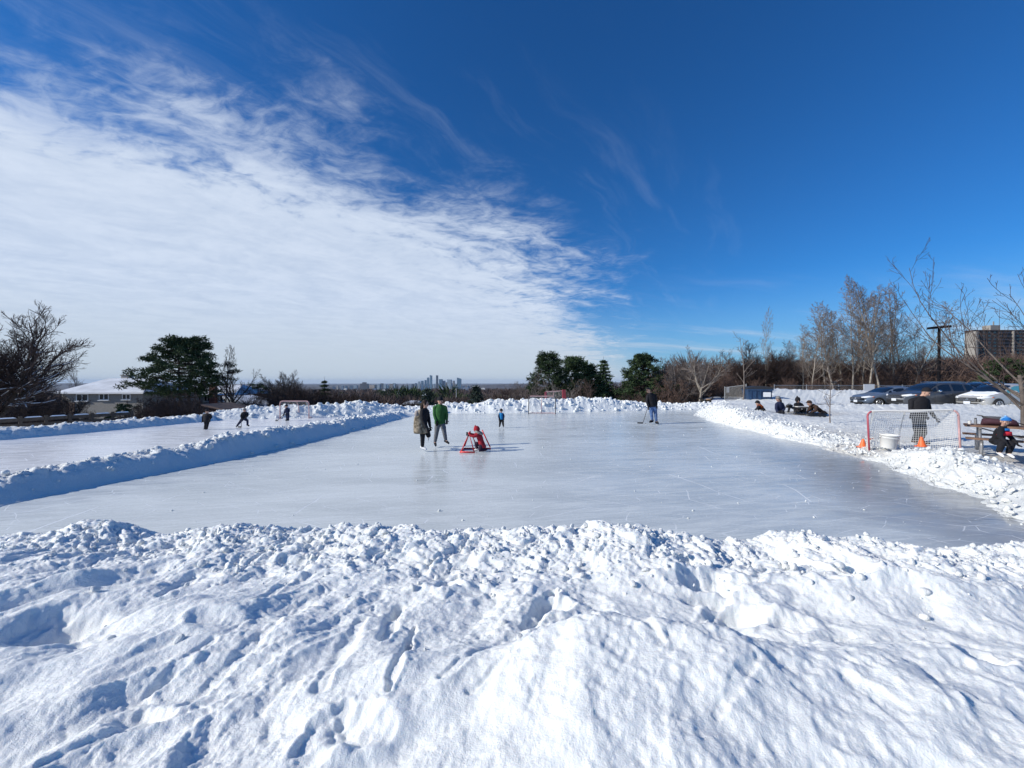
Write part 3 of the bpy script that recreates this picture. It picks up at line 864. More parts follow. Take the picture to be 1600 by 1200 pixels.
def unit(v): return v / (np.linalg.norm(v) + 1e-9)
def turn(rs, d, ang):
    """d tilted by ang radians towards a random side"""
    q = rs.normal(size=3); q -= d * q.dot(d); q = unit(q)
    return unit(d * math.cos(ang) + q * math.sin(ang))

def grow(rs, spec):
    """returns segments: arrays P0, P1, R0, R1, level"""
    out = []
    def branch(p, d, L, r, lv):
        sp = spec[lv]; n = sp.get('n', 5)
        pts = [np.array(p, float)]; rad = [r]; dirs = [d]
        step = L / n
        for i in range(n):
            d = unit(d + rs.normal(size=3) * sp.get('wob', 0.12) + np.array([0, 0, sp.get('up', 0.0)]) * (1 + i * sp.get('curl', 0)))
            pts.append(pts[-1] + d * step); rad.append(max(r * (1 - (i + 1) / n * sp.get('taper', 0.85)), sp.get('rmin', 0.004))); dirs.append(d)
            out.append((pts[-2], pts[-1], rad[-2], rad[-1], lv))
        if lv + 1 < len(spec):
            nx = spec[lv + 1]; k = nx['count']; k = int(k * (0.8 + 0.4 * rs.rand()) + 0.5) if lv > 0 else k
            for j in range(k):
                t = nx['t0'] + (nx.get('t1', 0.98) - nx['t0']) * ((j + rs.rand()) / k)
                f = t * n; i = min(int(f), n - 1); q = pts[i] + (pts[i + 1] - pts[i]) * (f - i)
                cd = turn(rs, dirs[i + 1], R(nx['ang'] * (0.75 + 0.5 * rs.rand())))
                if cd[2] < nx.get('minz', -0.25): cd[2] = nx.get('minz', -0.25) + 0.1 * rs.rand(); cd = unit(cd)
                shape = nx.get('shape', lambda t: 1 - 0.55 * t)(t)
                branch(q, cd, L * nx['len'] * shape * (0.8 + 0.4 * rs.rand()), rad[i] * nx.get('rr', 0.6), lv + 1)
    s0 = spec[0]
    for st in range(s0.get('stems', 1)):
        d = unit(np.array([rs.normal() * s0.get('lean', 0.04), rs.normal() * s0.get('lean', 0.04), 1.0]))
        if s0.get('stems', 1) > 1:
            a = 2 * math.pi * (st + rs.rand() * 0.6) / s0['stems']
            d = unit(np.array([math.cos(a) * s0.get('splay', 0.4), math.sin(a) * s0.get('splay', 0.4), 1.0]))
        branch((0, 0, -0.3), d, s0['L'], s0['r'], 0)
    P0 = np.array([o[0] for o in out]); P1 = np.array([o[1] for o in out])
    return P0, P1, np.array([o[2] for o in out]), np.array([o[3] for o in out]), np.array([o[4] for o in out])

SPECS = {
 # wide old orchard-like tree, dense ascending twigs
 'spread': [dict(L=2.0, r=0.24, n=4, wob=0.10, taper=0.3),
            dict(count=15, t0=0.40, ang=50, len=1.95, up=0.13, n=7, wob=0.13, rr=0.55, shape=lambda t: 1.0, rmin=0.016),
            dict(count=12, t0=0.10, ang=44, len=0.50, up=0.10, n=5, wob=0.16, rr=0.48, rmin=0.008),
            dict(count=10, t0=0.08, ang=38, len=0.52, up=0.12, n=3, wob=0.16, rr=0.5, rmin=0.0055),
            dict(count=5, t0=0.15, ang=34, len=0.60, up=0.12, n=2, wob=0.16, rr=0.6, rmin=0.004)],
 'poplar': [dict(L=14.0, r=0.11, n=12, wob=0.035, taper=0.88, lean=0.05),
            dict(count=34, t0=0.24, ang=42, len=0.27, up=0.17, n=6, wob=0.09, rr=0.36, shape=lambda t: 1.15 - 0.85 * t, rmin=0.010),
            dict(count=9, t0=0.15, ang=40, len=0.40, up=0.10, n=4, wob=0.14, rr=0.5, rmin=0.010),
            dict(count=5, t0=0.15, ang=40, len=0.5, up=0.08, n=2, wob=0.14, rr=0.6, rmin=0.006)],
 'vase': [dict(L=2.2, r=0.16, n=4, wob=0.06, taper=0.25),
          dict(count=8, t0=0.55, ang=36, len=1.75, up=0.06, n=7, wob=0.12, rr=0.58, shape=lambda t: 1.0, rmin=0.014),
          dict(count=7, t0=0.22, ang=36, len=0.50, up=0.07, n=5, wob=0.15, rr=0.5, rmin=0.010),
          dict(count=6, t0=0.12, ang=36, len=0.45, up=0.06, n=3, wob=0.15, rr=0.55, rmin=0.008),
          dict(count=3, t0=0.12, ang=34, len=0.50, up=0.05, n=2, wob=0.15, rr=0.6, rmin=0.007)],
 'bush': [dict(L=2.9, r=0.035, n=7, wob=0.16, taper=0.75, stems=8, splay=0.42, up=0.10),
          dict(count=10, t0=0.12, ang=44, len=0.50, up=0.10, n=5, wob=0.22, rr=0.42, rmin=0.007),
          dict(count=7, t0=0.10, ang=42, len=0.48, up=0.08, n=4, wob=0.24, rr=0.5, rmin=0.006),
          dict(count=5, t0=0.10, ang=40, len=0.55, up=0.05, n=2, wob=0.22, rr=0.6, rmin=0.005)],
 'sapling': [dict(L=4.4, r=0.045, n=9, wob=0.03, taper=0.85),
             dict(count=15, t0=0.32, ang=52, len=0.26, up=0.06, n=4, wob=0.12, rr=0.45, shape=lambda t: 1.1 - 0.6 * t, rmin=0.008),
             dict(count=5, t0=0.2, ang=38, len=0.45, up=0.05, n=2, wob=0.14, rr=0.6, rmin=0.006)],
 # nearer tree leaning over from the right edge: long arching limbs
 'arch': [dict(L=2.1, r=0.105, n=4, wob=0.05, taper=0.25),
          dict(count=10, t0=0.35, ang=52, len=2.5, up=0.06, n=10, wob=0.10, rr=0.50, shape=lambda t: 1.0, rmin=0.010, minz=0.10),
          dict(count=8, t0=0.15, ang=36, len=0.45, up=0.09, n=6, wob=0.12, rr=0.5, rmin=0.007),
          dict(count=5, t0=0.15, ang=38, len=0.42, up=0.08, n=4, wob=0.13, rr=0.55, rmin=0.006),
          dict(count=2, t0=0.2, ang=36, len=0.5, up=0.06, n=2, wob=0.12, rr=0.6, rmin=0.005)],
}
def bare_tree(kind, seed, label, loc, mats, group=None, scale=1.0, rz=0.0, snow=False, name='bare_tree', cat='tree', thin=1.0, tthin=None):
    rs = np.random.RandomState(seed)
    P0, P1, R0, R1, lv = grow(rs, SPECS[kind])
    kk = np.where(lv <= 1, tthin if tthin else thin, thin); R0 = R0 * kk; R1 = R1 * kk
    t = thing(name, label, cat, loc, rz, group, scale)
    t['height_m'] = float(P1[:, 2].max())
    hi = lv <= 1
    segs_mesh('trunk', P0[hi], P1[hi], R0[hi], R1[hi], mats[0], t, 6)
    segs_mesh('crown', P0[~hi], P1[~hi], R0[~hi], R1[~hi], mats[1], t, 3)
    if snow:
        d = P1 - P0; hor = np.abs(d[:, 2]) / (np.linalg.norm(d, axis=1) + 1e-9)
        k = (R0 > 0.022) & (hor < 0.78)
        off = np.array([0, 0, 1.0])
        segs_mesh('snow_on_limbs', P0[k] + off * R0[k, None] * 0.62, P1[k] + off * R1[k, None] * 0.62, R0[k] * 0.72, R1[k] * 0.72, M['branch_snow'], t, 5)['kind'] = 'stuff'
    return t
def put(src, first, label, loc, rz, scale, group=None, mats=None):
    t = src if first else dup(src)
    t.location = loc; t.rotation_euler = (0, 0, rz); t.scale = (scale,) * 3
    t['label'] = label
    if group: t['group'] = group
    return t
def gz(x, y, sink=0.1): 
    if x > edge_right(y) - 0.2 and y < 37 and y > 3: return float(G_right(x, y)) - sink
    return float(G(x, y)) - 0.1 - sink
rnd = random.Random(5)

# ---- conifers
def needles(rs, centres, radii, count, size, flat=0.5, up=0.25):
    """small blades spread through flattened clumps; returns vertices and triangles"""
    n = len(centres)
    C = np.repeat(centres, count, 0); Rr = np.repeat(radii, count)
    q = rs.normal(size=(n * count, 3)); q /= np.linalg.norm(q, axis=1, keepdims=True)
    q *= (rs.rand(n * count, 1) ** 0.45)
    q[:, 2] *= flat
    P = C + q * Rr[:, None]
    d = q + rs.normal(size=q.shape) * 0.45; d[:, 2] += up
    d /= np.linalg.norm(d, axis=1, keepdims=True)
    s = rs.normal(size=q.shape); s -= d * (s * d).sum(1, keepdims=True); s /= np.linalg.norm(s, axis=1, keepdims=True)
    L = size * rs.uniform(0.6, 1.4, (len(P), 1)); w = L * 0.20
    V = np.stack([P - s * w, P + s * w, P + d * L], 1)
    return V.reshape(-1, 3), np.arange(len(P) * 3).reshape(-1, 3)

def pine(label, loc, H, W, seed, mats, nclump=130, base=0.22, count=150, size=0.28, group=None, twin=False, name='pine_tree', top=0.75, lift=0.0):
    """broad pine: clumps of needles at the ends of level limbs, gaps between them"""
    rs = np.random.RandomState(seed); t = thing(name, label, 'tree', loc, 0, group)
    P0, P1, R0, R1 = [], [], [], []
    stems = [(0, 0)] if not twin else [(-0.5, 0), (0.5, 0.2)]
    tops = []
    for sx, sy in stems:
        p = np.array([sx * 0.3, sy, -0.4]); n = 8
        for i in range(n):
            q = np.array([sx * (0.3 + 1.3 * (i + 1) / n) + rs.normal() * 0.08, sy + rs.normal() * 0.08, -0.4 + (H * 0.93 + 0.4) * (i + 1) / n])
            P0.append(p); P1.append(q); R0.append(0.2 * H / 10 * (1 - i / n) + 0.03); R1.append(0.2 * H / 10 * (1 - (i + 1) / n) + 0.03); p = q
    cent, rad = [], []
    for k in range(nclump):
        f = base + (1 - base) * (k + rs.rand()) / nclump
        # outline: widest at a third, flat broad top
        g = (f - base) / (1 - base)
        wr = W / 2 * (0.62 + 0.55 * math.sin(math.pi * min(1, g * 1.25) ** 0.8)) * (1 - max(0, g - 0.45) ** 1.5 * 1.05 * top) * 0.92
        a = k * 2.399 + rs.rand() * 0.8
        rr = wr * math.sqrt(0.12 + 0.88 * rs.rand()) * rs.uniform(0.86, 1.06)
        sx = stems[k % len(stems)][0]
        c = np.array([math.cos(a) * rr, math.sin(a) * rr * 0.85, f * H + lift * rr])
        cr = (0.55 + 0.45 * rs.rand()) * H / 10 * 1.05
        cent.append(c); rad.append(cr)
        b = np.array([sx * (0.3 + 1.3 * f), 0, f * H - 0.10 * rr - 0.1]); m_ = (b + c) / 2 + np.array([0, 0, -0.05 * rr])
        P0 += [b, m_]; P1 += [m_, c]; R0 += [0.05, 0.035]; R1 += [0.035, 0.02]
    segs_mesh('trunk', P0, P1, R0, R1, M['bark_dark'], t, 5)
    cent = np.array(cent); rad = np.array(rad)
    sub = np.repeat(cent, 4, 0) + rs.normal(size=(len(cent) * 4, 3)) * np.array([0.5, 0.5, 0.16]) * np.repeat(rad, 4)[:, None]
    V, Fc = needles(rs, sub, np.repeat(rad, 4) * 0.55, count // 4, size)
    mesh_np('crown', V, [Fc], mats, t, smooth=False)
    return t
def spruce(label, loc, H, W, seed, mat, group=None, whorls=17, name='spruce_tree', dust=0.0, size=0.3, dens=1.0):
    rs = np.random.RandomState(seed); t = thing(name, label, 'tree', loc, 0, group)
    P0, P1, R0, R1 = [[0, 0, -0.5]], [[0, 0, H]], [H * 0.018], [0.01]
    cen, rad = [], []
    for w in range(whorls):
        f = 0.08 + 0.90 * w / whorls; L = W / 2 * (1 - f) ** 0.85 * rs.uniform(0.85, 1.12) + 0.05
        k = max(5, int(9 * (1 - f) + 4))
        for j in range(k):
            a = 2 * math.pi * (j + rs.rand() * 0.7) / k; Lj = L * rs.uniform(0.75, 1.12)
            b = np.array([0, 0, f * H]); e = np.array([math.cos(a) * Lj, math.sin(a) * Lj, f * H - 0.22 * Lj + 0.06 * Lj * f])
            P0.append(b); P1.append(e); R0.append(0.03); R1.append(0.012)
            for s_ in (0.3, 0.55, 0.8, 1.0):
                cen.append(b + (e - b) * s_ + np.array([0, 0, -0.03 * H * 0.3])); rad.append(0.16 * Lj * (1.2 - 0.5 * s_) + 0.10)
    segs_mesh('trunk', P0, P1, R0, R1, M['bark_dark'], t, 4)
    V, Fc = needles(rs, np.array(cen), np.array(rad), int(13 * dens), size, 0.45, -0.15)
    mesh_np('crown', V, [Fc], mat, t, smooth=False)
    if dust:
        c = np.array(cen); k = rs.rand(len(c)) < dust
        V, Fc = needles(rs, c[k] + np.array([0, 0, 0.06]), np.array(rad)[k] * 0.8, 5, size * 0.8, 0.2, 0.0)
        mesh_np('snow_dusting', V, [Fc], M['branch_snow'], t, smooth=False)['kind'] = 'stuff'
    return t

# left: the wide dark tree at the edge of the picture
bare_tree('spread', 3, 'big dark leafless tree at the far left with snow lying along its spreading limbs', (atd(-8, 26), 26, -1.7), (M['bark_dark'], M['twig_dark']), scale=1.62, snow=True, rz=0.6, thin=1.25, tthin=0.8)
bare_tree('spread', 17, 'dark leafless tree half cut off by the left edge, behind the big one', (atd(-70, 31), 31, -1.9), (M['bark_dark'], M['twig_dark']), scale=1.5, rz=2.0, thin=1.25, tthin=0.8)
# the great pine and its neighbours
pine('great dark broad-crowned pine standing before the snowy roofs on the left', (atd(288, 44), 44, -2.0), 9.0, 10.4, 4, M['needle'], nclump=150, count=190, size=0.24, twin=True, base=0.30)
bare_tree('poplar', 6, 'tall slim leafless tree with two leaders just right of the great pine', (atd(352, 46), 46, -1.9), (M['bark_grey'], M['twig_dark']), scale=0.60, rz=1.0, thin=1.5)
bare_tree('vase', 8, 'leafless tree with thick dark trunk in front of the snowy roof, right of the pine', (atd(362, 45), 45, -1.9), (M['bark_dark'], M['twig_dark']), scale=1.05, thin=1.1)
bare_tree('spread', 9, 'round grey-brown leafless tree rising over the thicket left of the far goal', (atd(446, 62), 62, -4.6), (M['bark_dark'], M['bark_mid']), scale=1.42, rz=0.3, thin=1.5, tthin=0.9)
pine('small dark pine at the left shoulder of the round leafless tree', (atd(402, 60), 60, -4.4), 6.2, 5.0, 12, M['needle'], nclump=40, count=110, size=0.26, base=0.2)
spruce('ragged dark evergreen with a bare spindly top against the sky, left of the skyline', (atd(507, 70), 70, -6.0), 9.2, 5.0, 14, M['needle'], whorls=12, dens=0.9, size=0.34)
spruce('dark pointed spruce behind the woman in the parka, under the skyline', (atd(668, 40), 40, -2.9), 4.6, 3.6, 15, M['needle_b'], dust=0.06, size=0.24)
spruce('dark pointed spruce standing alone behind the far bank, right of the skyline', (atd(744, 40), 40, -2.9), 5.0, 3.9, 16, M['needle_b'], dust=0.12, size=0.24)

# centre right: evergreens and the bare trees before them
pine('tallest of the dark pines behind the far goal, with a knobbly leaning top', (atd(857, 47), 47, -2.6), 8.1, 5.4, 21, M['needle'], nclump=90, count=150, size=0.26, base=0.12, top=1.05)
pine('broad dark pine just right of the tallest one behind the far goal', (atd(898, 50), 50, -2.8), 8.0, 6.6, 22, M['needle'], nclump=110, count=150, size=0.27, base=0.12, top=0.95)
pine('dark pine between the broad pine and the thin-topped spruce', (atd(922, 52), 52, -2.9), 7.4, 4.6, 23, M['needle'], nclump=70, count=140, size=0.27, base=0.12, top=1.0)
spruce('thin-topped spruce at the right end of the group of evergreens', (atd(943, 50), 50, -2.8), 8.2, 5.2, 24, M['needle'], whorls=18, size=0.30, dens=1.1)
pine('dark dome-shaped evergreen partly behind brown branches, left of the man with the stick', (atd(1003, 48), 48, -2.0), 7.4, 6.2, 25, M['needle'], nclump=110, count=150, size=0.26, base=0.15, top=1.0)
for k, (px, d, sc, kind, seed, mt, lab) in enumerate([
    (826, 45, 1.12, 'vase', 31, 'bark_grey', 'pale leafless tree behind the far goal, left of the pines'),
    (812, 60, 1.35, 'spread', 32, 'bark_grey', 'grey leafless tree farther back at the left end of the far pines'),
    (880, 42, 0.92, 'vase', 33, 'bark_pale', 'pale crooked leafless tree in front of the dark pines'),
    (926, 40, 0.86, 'vase', 34, 'twig_red', 'brown fan-shaped leafless tree in front of the spruce with the thin top'),
    (962, 62, 1.2, 'spread', 35, 'bark_dark', 'leafless tree in the gap between the two stands of evergreens'),
    (1008, 41, 1.12, 'bush', 36, 'twig_red', 'dense brown leafless tree in front of the dome-shaped evergreen'),
    (1052, 47, 1.28, 'spread', 37, 'bark_grey', 'broad grey leafless tree right of the man with the stick'),
    (1092, 36, 0.95, 'vase', 38, 'bark_pale', 'pale forked leafless tree beside the dogs, its trunk rising from the snow'),
    (1160, 52, 1.35, 'spread', 39, 'twig_dark', 'dark leafless tree behind the blue skip'),
    (1225, 55, 1.25, 'spread', 40, 'twig_dark', 'dark leafless tree behind the middle picnic table'),
    (1262, 57, 1.15, 'spread', 41, 'twig_dark', 'dark leafless tree at the foot of the first tall pale trees')]):
    x = atd(px, d)
    bare_tree(kind, seed, lab, (x, d, gz(x, d)), (M[mt], M[dict(bark_pale='bark_grey', bark_grey='bark_mid').get(mt, mt)]), scale=sc, thin=1.1, tthin=0.55)

# poplars beyond the car park
pg = 'tall pale leafless trees beyond the car park'
src = [bare_tree('poplar', 50 + i, 'x', (0, 0, 0), (M['bark_pale'], M['twig_pale']), group=pg, thin=1.05, tthin=0.8) for i in range(4)]
rowp = [(1197, 50, 476), (1256, 50, 505), (1270, 47, 492), (1290, 50, 470), (1306, 46, 462), (1331, 47, 448), (1344, 50, 460), (1358, 46, 445), (1378, 46, 422), (1398, 49, 452), (1422, 48, 470),
        (1264, 54, 520), (1281, 55, 500), (1299, 54, 486), (1318, 53, 480), (1338, 54, 455), (1366, 53, 440), (1389, 54, 446), (1409, 54, 468), (1436, 55, 498), (1248, 55, 528)]
ordn = ['lone slender pale tree standing by itself left of the tall stand', 'first tall pale tree at the left end of the stand behind the cars', 'second tall pale tree from the left in the stand', 'third tall pale tree from the left in the stand',
        'fourth tall pale tree from the left in the stand', 'fifth tall pale tree from the left, forked high up', 'sixth tall pale tree from the left in the stand', 'seventh tall pale tree from the left in the stand',
        'tallest of the pale trees, its top above all the stand', 'pale tree right of the tallest one in the stand', 'last pale tree at the right end of the stand, leaning out']
for i, (px, d, top) in enumerate(rowp):
    x = atd(px, d); z = gz(x, d); H = zat(top, d) - z
    t = put(src[i % 4], i < 4, ordn[i] if i < len(ordn) else 'slender pale tree in the second line of the stand, behind the front ones', (x, d, z), rnd.random() * 6, H / src[i % 4]['height_m'], pg)
    t.scale = (t.scale[2] * 1.5, t.scale[2] * 1.5, t.scale[2])
    if i == 10: t.rotation_euler[1] = R(9)
    if i == 0: t.scale = (0.55, 0.55, H / src[0]['height_m'])

# thicket of leafless trees and bushes behind the snow on the right and left
tg_ = 'brown leafless trees of the thicket on the right'
srcs = [bare_tree('bush', 70 + i, 'brown leafless tree in the thicket along the right-hand side', (0, 0, 0), (M['twig_red'], M['twig_red']), group=tg_, thin=1.2) for i in range(3)]
n = 0
for row, (d0, st, top0) in enumerate([(56, 24, 560), (64, 27, 566), (48, 44, 580), (76, 22, 560)]):
    px = 1022 + row * 11
    while px < 1720:
        d = d0 + rnd.uniform(-2.5, 2.5); x = atd(px, d); z = gz(x, d)
        tp = top0 + rnd.uniform(-7, 9) + 10 * max(0, (1120 - px) / 100)
        H = zat(tp, d) - z
        put(srcs[n % 3], n < 3, 'brown leafless tree in the thicket along the right-hand side', (x, d, z), rnd.random() * 6, H / srcs[n % 3]['height_m'], tg_); n += 1
        px += st * rnd.uniform(0.8, 1.2)
tl = 'dark leafless bushes beyond the rinks'
srcs = [bare_tree('bush', 80 + i, 'dark leafless bush behind the snow on the left', (0, 0, 0), (M['twig_dark'], M['twig_dark']), group=tl, name='bare_bush', cat='bush', thin=1.1) for i in range(2)]
n = 0
for px, d, top in [(215, 31, 632), (240, 30, 622), (262, 33, 612), (285, 31, 610), (310, 32, 620), (330, 36, 636), (232, 36, 618), (300, 40, 622), (270, 38, 618), (30, 34, 600), (75, 36, 606), (100, 33, 618), (135, 35, 640), (60, 30, 628), (0, 30, 610), (395, 50, 612), (415, 54, 606), (436, 50, 610), (458, 56, 604), (480, 52, 608), (497, 58, 607), (380, 56, 604), (520, 60, 612), (468, 48, 618), (425, 46, 620), (500, 48, 622), (405, 62, 600), (545, 58, 613), (570, 62, 615), (600, 66, 613), (390, 44, 618), (450, 44, 620), (535, 50, 622), (560, 52, 624), (585, 55, 621), (625, 60, 617), (650, 62, 619), (700, 58, 620), (720, 64, 615), (775, 60, 618), (795, 56, 612), (760, 50, 624), (690, 50, 625), (800, 52, 603), (835, 54, 598), (870, 56, 600), (905, 45, 612), (950, 56, 596), (975, 54, 592), (990, 50, 600), (1030, 52, 588), (965, 46, 610)]:
    x = atd(px, d); z = gz(x, d); H = zat(top, d) - z
    put(srcs[n % 2], n < 2, 'dark leafless bush behind the snow on the left' if px < 780 else 'leafless bush among the evergreens behind the far goal', (x, d, z), rnd.random() * 6, H / srcs[n % 2]['height_m'], tl); n += 1
tr2 = 'dark leafless trees of the hollow left of the skyline'
r0_ = None
for k, (px, d, top) in enumerate([(388, 56, 606), (412, 66, 600), (470, 58, 601), (492, 64, 604), (524, 62, 610), (432, 52, 612), (548, 66, 611), (578, 70, 612)]):
    x = atd(px, d); z = gz(x, d)
    if r0_ is None: r0_ = bare_tree('spread', 91, 'x', (0, 0, 0), (M['bark_dark'], M['twig_dark']), group=tr2, thin=1.5, tthin=0.9)
    put(r0_, k == 0, 'dark round-headed leafless tree in the hollow left of the skyline', (x, d, z), rnd.random() * 6, (zat(top, d) - z) / r0_['height_m'], tr2)
bare_tree('poplar', 95, 'small thin leafless tree showing over the white house roof', (atd(120, 62), 62, -3.0), (M['bark_grey'], M['bark_grey']), scale=0.62, thin=1.2)
# evergreen shrubs by the white house and in the thicket on the right
pine('low dark evergreen shrub at the right corner of the white brick house', (atd(196, 34), 34, -2.1), 2.3, 3.4, 26, M['needle'], nclump=34, count=110, size=0.16, base=0.05, top=1.0, name='evergreen_shrub')
pine('dark evergreen showing through the branches at the right edge, below the tower block', (atd(1572, 40), 40, 0.2), 4.2, 6.0, 27, M['needle'], nclump=60, count=130, size=0.22, base=0.05, top=1.0)

# young trees on the snow
x = 11.9; y = 20.3
x = atd(1161, 30); bare_tree('sapling', 101, 'young thin leafless tree in the snow in front of the blue skip', (x, 30, gz(x, 30)), (M['bark_grey'], M['bark_grey']), scale=1.22, rz=0.4, name='young_tree', thin=1.1)
x = atd(1298, 17.6); bare_tree('sapling', 102, 'thin bare young tree right of the middle picnic table, two black twists on its stem', (x, 17.6, gz(x, 17.6)), (M['bark_grey'], M['bark_grey']), scale=0.62, rz=1.4, name='young_tree', thin=1.2)
# the arching tree at the right edge
bare_tree('arch', 111, 'leafless tree at the right edge, its long limbs arching over the parked cars', (atd(1600, 15.5), 15.5, 0.15), (M['bark_mid'], M['twig_dark']), scale=1.40, rz=R(200), thin=0.85, tthin=0.72).scale = (1.12, 1.12, 1.27)

# ---- far-off woods that read as one mass
def far_woods(name, label, n, r0, r1, a0, a1, H, mat, seed, blades, keep=None, bw=(0.018, 0.05)):
    rs = np.random.RandomState(seed)
    r = np.exp(rs.uniform(math.log(r0), math.log(r1), n)); a = rs.uniform(R(a0), R(a1), n)
    x, y = r * np.sin(a), r * np.cos(a)
    if keep is not None:
        k = keep(x, y, r, a); x, y, r, a = x[k], y[k], r[k], a[k]; n = len(x)
    z = G(x, y) - 0.3
    h = H * rs.uniform(0.6, 1.25, n) * (1 + 0.35 * fbm(x * 0.012, y * 0.012, 2, seed))
    sz = np.where(r > 400, 1.0 + (r - 400) / 700, 1.0)        # farther ones stand for small groups
    C = np.stack([x, y, z], -1)
    B = np.repeat(C, blades, 0); hh = np.repeat(h, blades); ss_ = np.repeat(sz, blades)
    m = len(B); th = rs.uniform(0, 6.28, m); rr = np.sqrt(rs.rand(m)) * hh * 0.42 * ss_
    f = rs.uniform(0.10, 0.95, m) ** 0.8
    wid = np.sqrt(np.clip(1 - (2 * f - 1) ** 2, 0.05, 1))
    base = B + np.stack([np.cos(th) * rr * wid, np.sin(th) * rr * wid, f * hh * 0.82], -1)
    d = np.stack([np.cos(th) * 0.55, np.sin(th) * 0.55, rs.uniform(0.3, 1.3, m)], -1); d /= np.linalg.norm(d, axis=1, keepdims=True)
    s = rs.normal(size=(m, 3)); s -= d * (s * d).sum(1, keepdims=True); s /= np.linalg.norm(s, axis=1, keepdims=True)
    L = (hh * rs.uniform(0.14, 0.32, m))[:, None] * (0.5 + 0.5 * ss_[:, None]); w = L * rs.uniform(*bw, (m, 1)) * ss_[:, None]
    V = np.stack([base - s * w, base + s * w, base + d * L], 1).reshape(-1, 3)
    return tag(mesh_np(name, V, [np.arange(m * 3).reshape(-1, 3)], mat, smooth=False), label, kind='stuff')
M['woods'] = bark('far_woods', (0.075, 0.055, 0.050), (0.145, 0.11, 0.10))
M['woods_red'] = bark('near_woods', (0.09, 0.062, 0.052), (0.16, 0.11, 0.092))
far_woods('leafless_woods', 'leafless brown woods filling the valley below the skyline', 1900, 62, 260, -62, 26, 5.8, M['woods'], 501, 260, lambda x, y, r, a: ~((r < 95) & (x < -22)))
far_woods('leafless_woods', 'leafless woods farther down the valley', 4200, 260, 3200, -62, 30, 8.5, M['woods'], 502, 40, bw=(0.06, 0.14))
far_woods('leafless_woods', 'brown leafless woods behind the car park and the fence', 800, 70, 170, 22, 66, 6.4, M['woods_red'], 503, 300)
far_woods('evergreen_woods', 'dark evergreens scattered through the far valley', 130, 90, 1500, -58, 24, 8, M['needle'], 504, 260, bw=(0.05, 0.10))
# ------------------------------------------------------------------ air
def build_haze():
    m, T = mat_new('haze_air')
    out = T.n('ShaderNodeOutputMaterial')
    v = T.n('ShaderNodeVolumePrincipled', None, Color=(0.62, 0.78, 1.0), Density=3.8e-5)
    v.inputs['Anisotropy'].default_value = 0.0
    T.t.links.new(v.outputs[0], out.inputs['Volume'])
    b = MB().box((0, 0, (-98 + 130) / 2), (56000, 56000, 228))
    tag(b.build('haze', m), kind='stuff')
build_haze()

# ------------------------------------------------------------------ distant town
def tower_mat(name, wall, glass, sx=3.5, sz=3.2):
    m, T = mat_new(name)
    out = T.n('ShaderNodeOutputMaterial')
    tc = T.n('ShaderNodeTexCoord').outputs['Object']
    sp = T.n('ShaderNodeSeparateXYZ', None, Vector=tc)
    fx = T.m('FRACT', T.m('DIVIDE', T.m('ADD', sp.outputs[0], sp.outputs[1]), sx)); fz = T.m('FRACT', T.m('DIVIDE', sp.outputs[2], sz))
    w = T.m('MULTIPLY', T.m('GREATER_THAN', fx, 0.35), T.m('GREATER_THAN', fz, 0.4))
    c = T.mix(w, wall, glass)
    b = T.n('ShaderNodeBsdfPrincipled', None, Roughness=0.5); T.put(b.inputs['Base Color'], c)
    T.t.links.new(b.outputs[0], out.inputs[0])
    return m
TM = [tower_mat('tower_pale', (0.26, 0.33, 0.40), (0.06, 0.12, 0.19)), tower_mat('tower_glass', (0.08, 0.17, 0.26), (0.03, 0.10, 0.18)),
      tower_mat('tower_grey', (0.24, 0.23, 0.23), (0.06, 0.08, 0.10)), tower_mat('tower_tan', (0.34, 0.29, 0.25), (0.08, 0.09, 0.10))]
def tower(px, w, top, d, mat, label, group, roof=0, rz=0.0, name='tower_block'):
    """px, w and top as they show; d metres away"""
    x = atd(px, d); W = w * d / F; z1 = zat(top, d); z0 = -93.0 if d > 2500 else float(G(x, d)) - 2
    t = thing(name, label, 'building', (x, d, z0), rz, group)
    h = z1 - z0
    MB().box((0, 0, h / 2), (W, W * 0.8, h)).build('wall', mat, t)
    if roof == 1: MB().box((0, 0, h + 4), (W * 0.5, W * 0.4, 8)).build('roof_house', mat, t)
    if roof == 2: MB().prism([(-W / 2, h), (W / 2, h), (W / 2, h + W * 0.15), (-W / 2, h + W * 0.45)], -W * 0.4, W * 0.4).build('roof', mat, t)
    return t
gd = 'downtown towers on the skyline'
